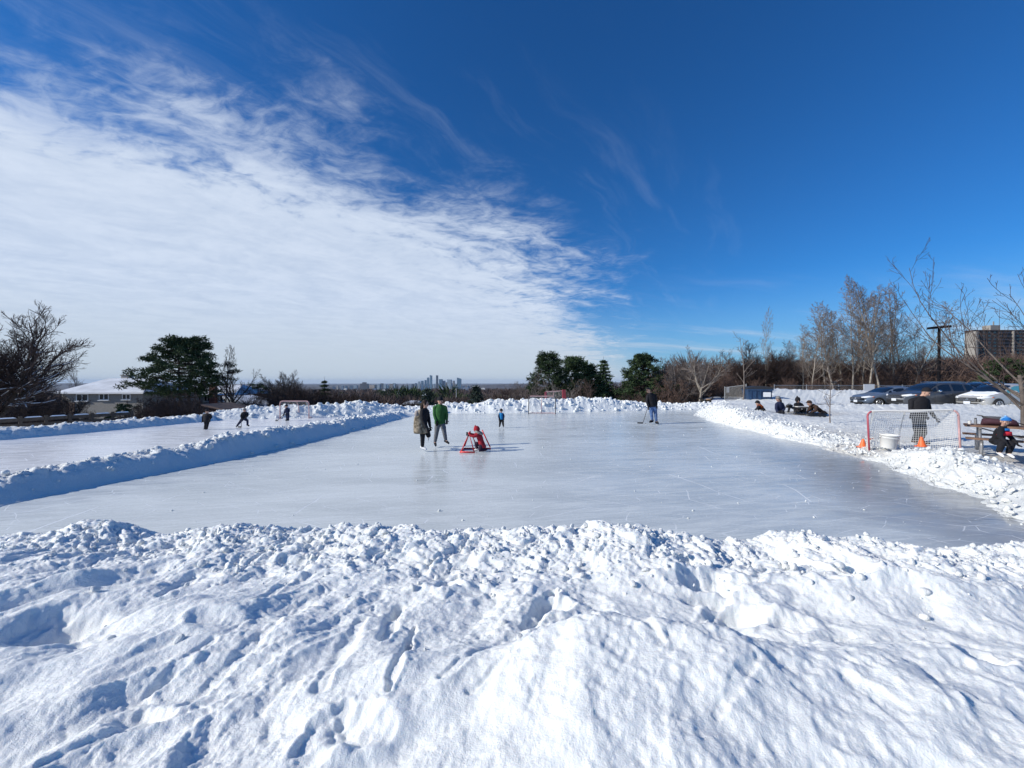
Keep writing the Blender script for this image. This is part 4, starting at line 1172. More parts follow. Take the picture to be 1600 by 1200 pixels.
for px, w, top, mt, roof, lab in [
    (683, 3.4, 586.5, 2, 0, 'tallest dark slab tower of the skyline, flat topped'),
    (673.5, 3.2, 587.5, 1, 2, 'tall pointed glass tower left of the tallest one on the skyline'),
    (669, 3.2, 590.5, 1, 1, 'glass tower stepping up to the pointed one on the skyline'),
    (665, 3, 594, 1, 0, 'lower glass tower at the left of the downtown cluster'),
    (660, 3.6, 595, 1, 0, 'bluish slab left of the downtown cluster'),
    (655, 3.2, 596, 0, 0, 'pale slab at the left foot of the downtown cluster'),
    (650, 3.0, 598.5, 0, 0, None), (645, 3.2, 599.5, 2, 0, None), (641, 2.6, 601, 0, 0, None),
    (689, 5.2, 592.5, 1, 0, 'broad glass block just right of the tallest tower'),
    (694, 3.6, 595, 0, 0, 'pale block right of the broad glass block on the skyline'),
    (698, 2.6, 597, 2, 0, None), (702.5, 6.0, 593, 0, 0, 'pale square-shouldered twin block in the middle of the skyline right half'),
    (709, 3.2, 594.8, 2, 0, 'narrow grey tower between the pale twin block and the last one'),
    (717.5, 6.2, 592.8, 1, 2, 'last broad bluish tower at the right end of the skyline'),
    (678, 3, 600, 0, 0, None), (706, 2.2, 599, 1, 0, None), (713, 2.2, 600.5, 2, 0, None)]:
    tower(px, w, top, 5300 + rnd.uniform(-250, 250), TM[mt], lab or 'small tower block low on the distant skyline', gd, roof, rnd.uniform(-0.25, 0.25))
gs = 'apartment blocks in the hazy suburbs'
tower(569.5, 11, 599.3, 2400, TM[2], 'broad grey apartment block standing nearest, left of the skyline', gs, 1, 0.1)
for px, w, top, mt in [(522, 4, 604, 0), (528, 3, 603, 2), (535, 3.4, 602.6, 0), (541, 3, 603, 1), (549, 4.5, 602.2, 0), (556, 5, 602, 0), (578, 4, 603.5, 0), (583, 9, 601.6, 3), (592, 5, 600.2, 0), (597, 4.5, 599.0, 3),
                       (602, 4.2, 600.6, 0), (606, 3, 602, 1), (612, 4.4, 599.6, 3), (616, 3.4, 598.6, 0), (620, 3.6, 600.5, 2), (626, 4, 603, 0), (632, 3.6, 603, 2), (637, 4, 602.5, 0), (724, 4, 603, 0), (732, 3, 602.5, 0), (507, 3, 604, 0), (514, 3, 604.5, 2)]:
    tower(px, w, top, rnd.uniform(3600, 4600), TM[mt], 'small apartment block in the haze left of the skyline' if px < 640 else 'small pale block in the haze right of the skyline', gs, 0, rnd.uniform(-0.3, 0.3))
# sheds and roofs down in the valley
M['shed_pale'] = simple('pale_shed', (0.6, 0.62, 0.64), 0.7)
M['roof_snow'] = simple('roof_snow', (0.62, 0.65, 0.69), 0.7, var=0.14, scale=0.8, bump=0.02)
gv = 'snow-covered roofs in the valley'
for px, w, py, d in [(712, 12, 604.5, 1900), (690, 7, 606, 1500), (660, 6, 606.5, 1400), (640, 8, 607.5, 1200), (728, 8, 606, 1300), (600, 6, 609, 900), (585, 5, 607, 1500), (622, 6, 611, 620), (560, 6, 609, 1000), (540, 5, 607.5, 1400), (755, 6, 606.5, 1300)]:
    x = atd(px, d); z = zat(py, d); W = w * d / F; H = max(6.0, z - float(G(x, d)))
    t = thing('valley_building', 'low building with snow on its roof far down in the valley', 'building', (x, d, z - H), rnd.uniform(-0.3, 0.3), gv)
    MB().box((0, 0, H * 0.5), (W, W * 0.5, H)).build('wall', M['shed_pale'], t)
    MB().prism([(-W * 0.52, H), (W * 0.52, H), (0, H + W * 0.10)], -W * 0.27, W * 0.27).build('roof', M['roof_snow'], t)
M['pole_pale'] = simple('pale_pole', (0.5, 0.5, 0.5), 0.5)
x = atd(713, 120); MBp = MB().tube([(0, 0, 0), (0, 0, 9.0)], [0.13, 0.09], 8).ell((0, 0, 9.0), (0.2, 0.2, 0.15), 8, 4)
tag(MBp.build('flag_pole', M['pole_pale'], loc=(x, 120, zat(608, 120) - 9.0)), 'thin pale pole rising from the valley woods left of the lone spruce', 'pole')

# ------------------------------------------------------------------ houses on the left
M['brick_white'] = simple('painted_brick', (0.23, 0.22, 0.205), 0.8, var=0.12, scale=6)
M['brick_red'] = simple('red_brick', (0.15, 0.055, 0.042), 0.85, var=0.2, scale=6)
M['siding_blue'] = simple('pale_siding', (0.34, 0.36, 0.38), 0.7, var=0.06)
M['shingle'] = simple('brown_shingle', (0.11, 0.07, 0.055), 0.85, var=0.2, scale=4)
M['frame_white'] = simple('white_frame', (0.72, 0.73, 0.74), 0.5)
M['glass_dark'] = simple('window_glass', (0.02, 0.028, 0.035), 0.08, spec=0.8)
M['stone_grey'] = simple('chimney_stone', (0.33, 0.31, 0.29), 0.85, var=0.15, scale=5)
M['dark_hole'] = simple('dark_flue', (0.03, 0.03, 0.03), 0.9)
def window(parent, x, y, z, w, h, panes=2):
    fr = MB()
    t = 0.07
    fr.box((0, 0, h / 2 - t / 2), (w, 0.10, t)).box((0, 0, -h / 2 + t / 2), (w, 0.10, t))
    for k in range(panes + 1):
        fr.box((-w / 2 + t / 2 + k * (w - t) / panes, 0, 0), (t, 0.094, h - 2 * t))
    o = fr.build('window', M['frame_white'], parent, loc=(x, y, z))
    pw = (w - t * (panes + 1)) / panes
    for k in range(panes):
        g = MB().box((-w / 2 + t + pw / 2 + k * (pw + t), 0.012, 0), (pw + 0.01, 0.05, h - 2 * t + 0.01)).build('pane', M['glass_dark'], o)
    MB().box((0, -0.05, -h / 2 - 0.045), (w + 0.16, 0.16, 0.07)).build('sill', M['frame_white'], o)
    return o
def gable(W, D, zt, rise, over=0.35):
    a = W / 2 + over
    return [(-a, zt - 0.12), (0, zt + rise), (a, zt - 0.12), (a, zt + 0.06), (0, zt + rise + 0.2), (-a, zt + 0.06)]
# white brick bungalow: ridge along the picture
d = 45.0; k = d / F
hx = atd(160, d); zb = -2.1
t = thing('house', 'white brick bungalow with a snow-covered roof and grey chimney', 'house', (hx, d, zb))
W, D = 9.2, 8.0; zt = zat(613, d) - zb
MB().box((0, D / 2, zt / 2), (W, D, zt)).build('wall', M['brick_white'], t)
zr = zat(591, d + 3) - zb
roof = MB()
e = 0.45; rx0, rx1 = -W / 2 + 1.2, W / 2 - 2.9
V = [(-W / 2 - e, -e, zt), (W / 2 + e, -e, zt), (W / 2 + e, D + e, zt), (-W / 2 - e, D + e, zt), (rx0, D / 2, zr), (rx1, D / 2, zr)]
roof.add(V, [(0, 1, 5, 4), (1, 2, 5), (2, 3, 4, 5), (3, 0, 4), (3, 2, 1, 0)])
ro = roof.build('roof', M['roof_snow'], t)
MB().box((0, -e + 0.02, zt - 0.08), (W + 2 * e, 0.1, 0.16)).build('gutter', M['frame_white'], t)
ch = MB().box((0, 0, 0), (0.95, 0.7, 2.6)).box((0, 0, 1.34), (1.1, 0.85, 0.12)).build('chimney', M['stone_grey'], ro, loc=(atd(192, d + 5) - hx, D / 2 + 1.6, zat(594, d + 5) - zb - 0.7))
for px, w, h in [(129, 1.35, 0.8), (163, 1.1, 0.72), (198, 0.95, 0.62)]:
    window(t, atd(px, d) - hx, -0.03, zat(620 if px > 140 else 621, d) - zb, w, h)
MB().box((0, 0, 0.9), (0.95, 0.08, 1.9)).build('door', M['shingle'], t, loc=(-3.6, -0.03, 0.1))
# red brick gable behind it
d = 52; hx = atd(226, d); zb = -2.4
t = thing('house', 'dark red brick house end showing between the bungalow and the great pine', 'house', (hx, d, zb))
zt = zat(622, d) - zb; W = 6.2
MB().box((0, 3, zt / 2), (W, 6, zt)).build('wall', M['brick_red'], t)
MB().prism([(-W / 2, zt), (W / 2, zt), (0, zt + 1.5)], 0.003, 5.99).build('gable', M['brick_red'], t)
MB().prism(gable(W, 6, zt, 1.5), -0.4, 6.4).build('roof', M['shingle'], t)
window(t, 0.6, -0.03, zt - 1.0, 1.0, 0.8)
# long house behind the pine
d = 54; hx = atd(300, d); zb = -2.4
t = thing('house', 'long red brick house behind the great pine, its wide roof white with snow', 'house', (hx, d, zb))
W, D = 11.2, 8.5; zt = zat(617, d) - zb; zr = zat(601, d + 4) - zb
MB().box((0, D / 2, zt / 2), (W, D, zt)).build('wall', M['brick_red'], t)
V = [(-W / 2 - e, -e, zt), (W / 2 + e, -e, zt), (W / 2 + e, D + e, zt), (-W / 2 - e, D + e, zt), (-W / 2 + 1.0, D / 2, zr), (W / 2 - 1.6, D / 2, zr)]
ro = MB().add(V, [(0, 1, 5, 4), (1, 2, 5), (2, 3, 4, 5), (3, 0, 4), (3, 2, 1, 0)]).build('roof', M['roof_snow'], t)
MB().box((0, -e + 0.02, zt - 0.08), (W + 2 * e, 0.1, 0.16)).build('gutter', M['shingle'], t)
MB().box((2.9, -0.05, zt / 2), (3.4, 0.14, zt - 0.3)).build('siding', M['siding_blue'], t)
MB().box((0, 0, 1.9), (0.75, 0.55, 3.8)).box((0, 0, 3.85), (0.9, 0.7, 0.12)).build('chimney', M['brick_red'], t, loc=(atd(337, d) - hx, -0.45, zat(632, d) - zb - 1.2))
window(t, atd(325, d) - hx, -0.14, zat(622, d) - zb, 0.9, 0.9, 2); window(t, atd(350, d) - hx, -0.14, zat(622, d) - zb, 1.0, 0.9, 2); window(t, atd(308, d) - hx, -0.03, zat(622, d) - zb, 1.0, 0.8, 2)
# lower wing whose snowy roof slopes down to the right
d = 50; hx = atd(383, d); zb = -2.4
t = thing('garage', 'low garage with a snowy roof sloping down to the right, behind the dark trunk', 'garage', (hx, d, zb))
zt = zat(637, d) - zb
MB().box((0, 2.5, zt / 2), (4.8, 5, zt)).build('wall', M['siding_blue'], t)
MB().prism([(-2.6, zt + 1.45), (-2.6, zt + 1.2), (2.9, zt - 0.1), (2.9, zt + 0.1)], -0.4, 5.4).build('roof', M['roof_snow'], t)
MB().prism([(-2.4, zt), (2.3, zt + 0.05), (-2.4, zt + 1.18)], 0.004, 4.99).build('gable', M['siding_blue'], t)
# brown shed roof close behind the bank
d = 27; hx = atd(345, d); zb = -1.9
t = thing('shed', 'low shed with a brown sloping roof just behind the snow bank', 'shed', (hx, d, zb))
zt = zat(644, d) - zb
MB().box((0, 1.2, zt / 2), (2.0, 2.4, zt)).build('wall', M['shingle'], t)
MB().prism([(-1.2, zt + 0.55), (-1.2, zt + 0.45), (1.3, zt - 0.1), (1.3, zt)], -0.2, 2.6).build('roof', M['shingle'], t)
# small house far behind the middle of the bank
d = 62; hx = atd(645, d); zb = float(G(hx, d)) - 0.3
t = thing('house', 'little house down the slope with a snowy roof, left of the woman', 'house', (hx, d, zb))
zt = zat(631.5, d) - zb
MB().box((0, 1.5, zt / 2), (2.6, 3, zt)).build('wall', M['siding_blue'], t)
MB().prism([(-1.6, zt), (1.6, zt), (1.1, zt + 0.42), (-1.1, zt + 0.42)], -0.3, 3.3).build('roof', M['roof_snow'], t)
window(t, -0.6, -0.03, zt - 0.5, 0.6, 0.5, 1); MB().box((0.9, -0.02, zt - 0.55), (0.45, 0.06, 1.1)).build('door', M['glass_dark'], t)

# ------------------------------------------------------------------ wooden fence behind the left bank
M['wood_old'] = simple('weathered_wood', (0.085, 0.065, 0.05), 0.9, var=0.3, scale=9)
def board_fence(x0, y0, x1, y1, z0, h, n, label, nb=4):
    t = thing('wooden_fence', label, 'fence', (x0, y0, z0))
    L = math.hypot(x1 - x0, y1 - y0); a = math.atan2(y1 - y0, x1 - x0)
    t.rotation_euler = (0, 0, a)
    pm = bm = cm = None
    for i in range(n + 1):
        q = MB().box((0, 0, h / 2 + 0.05), (0.13, 0.13, h + 0.1)).build('post', M['wood_old'], t, loc=(L * i / n, 0, 0)) if pm is None else link(bpy.data.objects.new('post', pm), t)
        pm = q.data; q.location = (L * i / n, 0, 0)
        if i < n:
            for j in range(nb):
                bz = h * (0.12 + 0.80 * j / (nb - 1))
                if bm is None:
                    q = MB().box((0, 0, 0), (L / n - 0.15, 0.04, h * 0.17)).build('board', M['wood_old'], t); bm = q.data
                else: q = link(bpy.data.objects.new('board', bm), t)
                q.location = (L * (i + 0.5) / n, rnd.uniform(-0.01, 0.01), bz); q.rotation_euler = (0, rnd.uniform(-0.012, 0.012), 0)
    s = MB()
    for i in range(n):
        s.box((L * (i + 0.5) / n, 0, h * 1.015 + 0.02), (L / n - 0.3, 0.09, 0.06), taper=0.7)
    s.build('snow_cap', M['branch_snow'], t)['kind'] = 'stuff'
    return t
board_fence(atd(-60, 21), 21, atd(206, 27.5), 27.5, -1.15, 1.22, 7, 'dark old board fence capped with snow along the foot of the gardens')

# ------------------------------------------------------------------ tower block behind the car park
def highrise():
    d = 330; x0 = atd(1521, d); t = thing('apartment_tower', 'long dark apartment block with a white end wall, behind the tree on the right', 'building', (x0, d, -7))
    W, D = 86, 6; H = zat(517.5, d) + 7
    mw = simple('dark_brick', (0.05, 0.034, 0.03), 0.8); mp = simple('pale_panel', (0.27, 0.255, 0.235), 0.8, var=0.15, scale=0.1); mb = simple('balcony_metal', (0.05, 0.052, 0.07), 0.5)
    MB().box((W / 2, D / 2, H / 2), (W, D, H)).build('wall', mw, t)
    # the pale end wall stands forward at an angle
    MB().box((-0.8, D / 2 - 2, H / 2 - 1), (1.6, D + 2.5, H + 1.2)).build('end_wall', mp, t)
    MB().box((W / 2, D / 2, H + 0.5), (W + 1, D + 1, 1.0)).build('parapet', mw, t)
    MB().box((18, D / 2, H + 3), (8, 6, 4)).box((20, D / 2, H + 6.5), (0.6, 0.6, 4)).build('plant_room', mp, t)
    fl = 2.85; n = int(H / fl)
    sm = bm_ = pm = gm = None
    for bx in (25, 45, 60):
        for i in range(n):
            if bm_ is None:
                o = MB().box((0, -0.6, 0), (9, 1.2, 0.9)).build('balcony', mb, t); bm_ = o.data
            else: o = link(bpy.data.objects.new('balcony', bm_), t)
            o.location = (bx, -0.003, 1.6 + i * fl)
    for bx in (32, 52, 68):
        MB().box((bx, -0.7, H / 2), (1.0, 1.4, H)).build('fin', mp, t)
    for bx in (4, 8.5, 13, 17.5, 36.5, 39, 56, 73, 78):
        for i in range(n):
            if gm is None:
                o = MB().box((0, -0.05, 0), (2.2, 0.12, 1.4)).build('window', M['glass_dark'], t); gm = o.data
            else: o = link(bpy.data.objects.new('window', gm), t)
            o.location = (bx, 0, 2.0 + i * fl)
highrise()
# ------------------------------------------------------------------ car park: asphalt, fence, cars, lamp, skip
M['asphalt'] = simple('wet_asphalt', (0.10, 0.10, 0.105), 0.6, var=0.35, scale=1.2)
def lot():
    nx, ny = 40, 16
    X, Y = np.meshgrid(np.linspace(23.4, 60, nx), np.linspace(25.6, 32.4, ny))
    Z = 0.404 + 0 * X
    o = field_mesh('car_park', X, Y, Z, M['asphalt'])
lot()
M['galv'] = simple('galvanised_steel', (0.30, 0.31, 0.32), 0.45, metal=0.6)
M['mesh_wire'] = simple('wire', (0.22, 0.22, 0.22), 0.5, metal=0.4)
def chain_fence(name, pts, h, label, cell=0.16, wire=0.006, z=None, slats=None):
    (x0, y0, z0), (x1, y1, z1) = pts
    L = math.hypot(x1 - x0, y1 - y0); a = math.atan2(y1 - y0, x1 - x0)
    t = thing(name, label, 'fence', (x0, y0, z0), a)
    sl = (z1 - z0) / L; n = max(1, round(L / 3.0)); pm = None
    for i in range(n + 1):
        if pm is None: q = MB().tube([(0, 0, -0.2), (0, 0, h + 0.05)], 0.035, 8).ell((0, 0, h + 0.06), (0.045, 0.045, 0.03), 8, 3).build('post', M['galv'], t); pm = q.data
        else: q = link(bpy.data.objects.new('post', pm), t)
        q.location = (L * i / n, 0, sl * L * i / n)
    MB().tube([(0, 0, h), (L, 0, h + sl * L)], 0.025, 6).build('top_rail', M['galv'], t)
    P0, P1 = [], []
    m = int(L / cell)
    hh = h - 0.05
    for i in range(-int(hh / cell), m):
        for s_ in (1, -1):
            xa = i * cell if s_ > 0 else i * cell + hh
            xb = xa + hh * s_
            # clip to the panel
            ts = [0.0, 1.0]
            for lim in (0.0, L):
                if (xa - lim) * (xb - lim) < 0: 
                    tq = (lim - xa) / (xb - xa)
                    if (xa < 0 and lim == 0) or (xa > L and lim == L): ts[0] = tq
                    else: ts[1] = tq
            if max(xa, xb) <= 0 or min(xa, xb) >= L: continue
            A = xa + (xb - xa) * ts[0]; B = xa + (xb - xa) * ts[1]
            P0.append((A, 0, 0.03 + hh * ts[0] + sl * A)); P1.append((B, 0, 0.03 + hh * ts[1] + sl * B))
    r = np.full(len(P0), wire)
    segs_mesh('wire_mesh', P0, P1, r, r, M['mesh_wire'], t, 3)['kind'] = 'stuff'
    return t
chain_fence('chain_fence', ((24.2, 36.6, 0.50), (48.5, 37.3, 0.45)), 1.35, 'long chain-link fence behind the snow and the parked cars', 0.20, 0.007)
# pale enclosure beside the skip
ex0, ex1 = atd(1132.5, 33.0), atd(1166, 31.2)
chain_fence('chain_fence', ((ex0, 33.0, 0.55), (ex1, 31.2, 0.78)), 1.15, 'short grey mesh enclosure left of the blue skip', 0.075, 0.0085)
x = ex0 + 0.1
tag(MB().box((0, 0, 0), (0.22, 0.03, 0.42)).build('notice', M['frame_white'], loc=(x + 0.12, 32.93, 0.55 + 0.95)), 'small white notice on the first post of the mesh enclosure', 'sign')
# white notice on the long fence
x = atd(1361, 36.0)
t = thing('notice_board', 'blank white board on the long fence, left of the silver-blue car', 'sign', (x, 36.2, 0.6))
MB().box((0, 0, 1.0), (0.98, 0.04, 0.72)).build('panel', simple('white_board', (0.66, 0.66, 0.66), 0.6), t)
MB().box((0, 0.06, 0.65), (0.06, 0.06, 1.3)).build('post', M['galv'], t)

def skip():
    d = 29.8; x = atd(1183, d); z = zat(631, d)
    t = thing('skip', 'dark blue metal skip with sloping lid and white label, set in the snow', 'skip', (x, d, z), R(-14))
    mb = simple('blue_paint', (0.018, 0.05, 0.115), 0.45, var=0.2, scale=3); ml = simple('black_lid', (0.02, 0.022, 0.028), 0.6)
    W, D, H = 1.62, 1.3, 1.1
    b = MB().prism([(-W / 2 + 0.08, 0), (W / 2 - 0.08, 0), (W / 2, H), (-W / 2, H)], -D / 2, D / 2).build('body', mb, t)
    for k in range(5):
        MB().box((-W / 2 + 0.2 + k * (W - 0.4) / 4, -D / 2 - 0.03, H / 2), (0.07, 0.06, H - 0.1)).build('rib', mb, t)
    MB().box((0, -D / 2 - 0.04, H - 0.04), (W + 0.1, 0.09, 0.09)).box((0, D / 2 + 0.04, H - 0.04), (W + 0.1, 0.09, 0.09)).build('rim', mb, t)
    MB().prism([(-W / 2 - 0.04, H + 0.005), (W / 2 + 0.04, H + 0.005), (W / 2 + 0.04, H + 0.14), (0.3, H + 0.24), (-0.3, H + 0.24), (-W / 2 - 0.04, H + 0.12)], -D / 2 - 0.05, D / 2 + 0.05).build('lid', ml, t)
    MB().box((0.42, -D / 2 - 0.075, 0.72), (0.5, 0.012, 0.34)).build('label_plate', M['frame_white'], t)
    MB().box((0.80, -D / 2 - 0.075, 0.76), (0.12, 0.012, 0.16)).build('label_plate', M['frame_white'], t)
skip()

def lamp_post():
    d = 36; x = atd(1467, d); z0 = 0.35; zt = zat(512, d)
    t = thing('lamp_post', 'black car park lamp post with two flat heads', 'lamp post', (x, d, z0))
    mk = simple('black_metal', (0.006, 0.006, 0.008), 0.8, spec=0.1)
    MB().tube([(0, 0, 0), (0, 0, 0.6), (0, 0, zt - z0)], [0.15, 0.12, 0.10], 10).build('pole', mk, t)
    for s_ in (-1, 1):
        MB().box((0, 0, 0), (0.88, 0.40, 0.20), ry=R(-5), taper=0.9).build('lamp_head', mk, t, loc=(s_ * 0.5, 0, zt - z0 + 0.03 + 0.045 * s_))
lamp_post()

# ---- cars
def smooth_interp(xs, ys, q):
    """monotone-ish cubic through points"""
    xs = np.array(xs, float); ys = np.array(ys, float)
    m = np.gradient(ys, xs); i = np.clip(np.searchsorted(xs, q) - 1, 0, len(xs) - 2)
    h = xs[i + 1] - xs[i]; t = (q - xs[i]) / h
    dl = (ys[i + 1] - ys[i]) / h
    m0 = np.where(np.sign(m[i]) == np.sign(dl), np.clip(np.abs(m[i]), 0, 3 * np.abs(dl)) * np.sign(dl), 0)
    m1 = np.where(np.sign(m[i + 1]) == np.sign(dl), np.clip(np.abs(m[i + 1]), 0, 3 * np.abs(dl)) * np.sign(dl), 0)
    return ys[i] * (2 * t ** 3 - 3 * t ** 2 + 1) + m0 * h * (t ** 3 - 2 * t ** 2 + t) + ys[i + 1] * (-2 * t ** 3 + 3 * t ** 2) + m1 * h * (t ** 3 - t ** 2)
M['tyre'] = simple('tyre', (0.018, 0.018, 0.019), 0.85)
M['rim'] = simple('alloy_rim', (0.42, 0.43, 0.44), 0.3, metal=0.8)
M['black_trim'] = simple('black_trim', (0.015, 0.015, 0.016), 0.5)
M['chrome'] = simple('chrome', (0.75, 0.76, 0.78), 0.12, metal=1.0)
M['lamp_glass'] = simple('lamp_glass', (0.72, 0.75, 0.78), 0.1, coat=0.8)
M['amber'] = simple('amber_lens', (0.75, 0.20, 0.05), 0.2)
M['red_lens'] = simple('red_lens', (0.35, 0.02, 0.02), 0.2)
M['plate'] = simple('number_plate', (0.62, 0.66, 0.72), 0.5)
def car(name, label, loc, rz, paint, prof, glass, kind_cat='car', snow_hood=False, snow_roof=False):
    """built nose towards -x, its left flank towards -y"""
    L, Wd = prof['L'], prof['W']; t = thing(name, label, kind_cat, loc, rz, 'cars parked behind the snow bank')
    n = 72; q = np.linspace(0, L, n)
    belt = smooth_interp(*prof['belt'], q); roof = np.maximum(smooth_interp(*prof['roof'], q), belt)
    wl = smooth_interp([0, 0.25, 0.9, L * 0.5, L - 0.7, L - 0.15, L], np.array([0.66, 0.86, 0.98, 1.0, 0.97, 0.86, 0.74]) * Wd / 2, q)
    und = smooth_interp([0, 0.3, 1.0, L - 0.8, L], [0.34, 0.22, 0.20, 0.24, 0.38], q)
    rows = []
    def section(i):
        gh = roof[i] - belt[i]; w = wl[i]; tum = 0.36 * gh          # tumblehome
        wr = max(0.1, w * 0.94 - tum)
        cr = min(0.06, gh * 0.2) + 0.03
        half = [(0.0, und[i]), (w * 0.80, und[i]), (w * 0.97, und[i] + 0.10), (w, und[i] + 0.30), (w * 0.995, belt[i] - 0.16), (w * 0.965, belt[i] - 0.03), (w * 0.94, belt[i])]
        half += [(w * 0.94 + (wr - w * 0.94) * f, belt[i] + (gh - cr) * f) for f in (0.33, 0.66, 1.0)]
        half += [(wr - 0.07 - 0.03 * (gh > 0.1), roof[i] - cr * 0.25), (wr * 0.5, roof[i] + 0.015), (0.0, roof[i] + 0.02)]
        return half
    for i in range(n):
        hf = section(i); ring = [(q[i], -a, b) for a, b in hf] + [(q[i], a, b) for a, b in hf[-2:0:-1]]
        rows.append(ring)
    MB().rings(rows).build('body', paint, t, smooth=True)
    # glazing laid 6 mm proud of the body
    A = np.array([section(i) for i in range(n)])          # n, 13, 2
    def side_pane(xa, xb, mat, sgn, lo=6, hi=9):
        idx = [i for i in range(n) if xa <= q[i] <= xb]
        V = []; 
        for i in idx:
            for f in (0.06, 0.35, 0.65, 0.94):
                s0, s1 = A[i, lo], A[i, hi]; p = s0 + (s1 - s0) * f
                V.append((q[i], sgn * (p[0] + 0.010), p[1]))
        m_ = len(idx); Fc = grid_faces(m_, 4)
        if sgn < 0: Fc = Fc[:, ::-1]
        return mesh_np('side_window', V, [Fc], mat, t)
    for xa, xb in prof['panes']:
        side_pane(xa, xb, glass, -1); side_pane(xa, xb, glass, 1)
    def across(xa, xb, mat, nm):
        idx = [i for i in range(n) if xa <= q[i] <= xb]; V = []
        for i in idx:
            w = A[i, 9][0] - 0.03
            for f in np.linspace(-1, 1, 9):
                V.append((q[i] - 0.004, f * w, roof[i] + 0.028 - 0.05 * abs(f) ** 3))
        return mesh_np(nm, V, [grid_faces(len(idx), 9)[:, ::-1]], mat, t)
    across(*prof['screen'], prof.get('screen_mat', glass), 'windscreen')
    across(*prof['rear'], glass, 'rear_window')
    # pillars and door lines
    for xx in prof['doors']:
        i = int(np.argmin(abs(q - xx)))
        for sgn in (-1, 1):
            pts = [(q[i], sgn * (A[i, k][0] + 0.004), A[i, k][1]) for k in (2, 3, 4, 5, 6)]
            MB().tube(pts, 0.008, 4).build('door_seam', M['black_trim'], t)
    for k, xx in enumerate(prof['handles']):
        i = int(np.argmin(abs(q - xx)))
        for sgn in (-1, 1):
            MB().box((q[i], sgn * (A[i, 4][0] + 0.022), A[i, 4][1]), (0.17, 0.035, 0.035)).build('door_handle', M['chrome'], t)
    for sgn in (-1, 1):
        i = int(np.argmin(abs(q - prof['mirror'])))
        c = (q[i], sgn * (A[i, 6][0] + 0.13), A[i, 6][1] + 0.06)
        m_ = MB().ell(c, (0.10, 0.13, 0.085), 12, 8).tube([(c[0], sgn * (A[i, 6][0] - 0.02), c[2] - 0.04), c], 0.03, 6).build('mirror', paint if not prof.get('chrome_mirror') else M['chrome'], t, smooth=True)
        # wheels with arch, tyre, rim
        for wx in prof['wheels']:
            r = prof['wr']; y = sgn * (Wd / 2 * 0.985)
            MB().tube([(wx, y - sgn * 0.16, r), (wx, y + sgn * 0.012, r)], r * 1.17, 24).build('wheel_arch', M['black_trim'], t)
            wh = bpy.data.objects.new('wheel', None); link(wh, t); wh.location = (wx, y, r)
            MB().tube([(0, -sgn * 0.18, 0), (0, -sgn * 0.15, 0), (0, sgn * 0.01, 0), (0, sgn * 0.035, 0)], [r * 0.93, r, r, r * 0.94], 24).build('tyre', M['tyre'], wh, smooth=False)
            rm = MB().tube([(0, sgn * 0.02, 0), (0, sgn * 0.042, 0)], [r * 0.2, r * 0.15], 12)
            for s5 in range(7):
                a = 2 * math.pi * s5 / 7
                rm.tube([(0, sgn * 0.04, 0), (math.cos(a) * r * 0.62, sgn * 0.04, math.sin(a) * r * 0.62)], [0.035, 0.025], 5)
            rm.tube([(math.cos(a) * r * 0.64, sgn * 0.035, math.sin(a) * r * 0.64) for a in np.linspace(0, 2 * math.pi, 25)[:-1]], 0.03, 6, closed=True)
            rm.build('rim', M['rim'], wh)
        # lamps
        w0 = wl[4]
        hz_ = prof['lamp_z']
        ll = MB()
        rr_ = []
        for k2, (xx, dz) in enumerate([(0.02, 0.05), (0.12, 0.075), (0.30, 0.08), (0.50, 0.045), (0.62, 0.01)]):
            ww = float(np.interp(xx, q, wl)); zc = hz_ + xx * prof.get('lamp_rise', 0.16)
            rr_.append([(xx - 0.02, sgn * (ww * (0.72 if k2 == 0 else 0.95) + 0.02), zc - dz), (xx - 0.03, sgn * (ww * (0.74 if k2 == 0 else 0.965) + 0.025), zc), (xx - 0.02, sgn * (ww * (0.70 if k2 == 0 else 0.93) + 0.015), zc + dz), (xx + 0.03, sgn * ww * 0.55 if k2 == 0 else sgn * ww * 0.8, zc)])
        ll.rings(rr_).build('headlight', M['lamp_glass'], t, smooth=True)
        MB().ell((0.52, sgn * (float(np.interp(0.52, q, wl)) + 0.0), hz_ + 0.05), (0.07, 0.03, 0.03), 8, 5).build('side_marker', M['amber'], t)
        i = n - 4
        MB().ell((q[i], sgn * (wl[i] - 0.02), belt[i] - 0.14), (0.14, 0.07, 0.12), 8, 6).build('tail_light', M['red_lens'], t)
    # face
    gz0 = prof['grille']
    g = MB().box((0.0, 0, gz0), (0.07, Wd * 0.50, 0.20)).build('grille', M['black_trim'], t)
    for k in range(4):
        MB().box((-0.045, 0, gz0 - 0.075 + 0.05 * k), (0.02, Wd * 0.50, 0.014)).build('grille_bar', M['chrome'], g)
    MB().box((-0.05, 0, gz0), (0.025, 0.14, 0.10), taper=0.7).build('badge', M['chrome'], g)
    MB().box((0.03, 0, gz0 - 0.29), (0.10, Wd * 0.60, 0.13)).build('lower_grille', M['black_trim'], t)
    MB().box((-0.055, 0, gz0 - 0.20), (0.02, 0.32, 0.16)).build('number_plate', M['plate'], t)
    if prof.get('rails'):
        for sgn in (-1, 1):
            pts = [(q[i], sgn * (A[i, 10][0] - 0.02), roof[i] + 0.05) for i in range(n) if prof['rails'][0] <= q[i] <= prof['rails'][1]]
            MB().tube(pts[::5], 0.018, 6).build('roof_rail', M['chrome'], t)
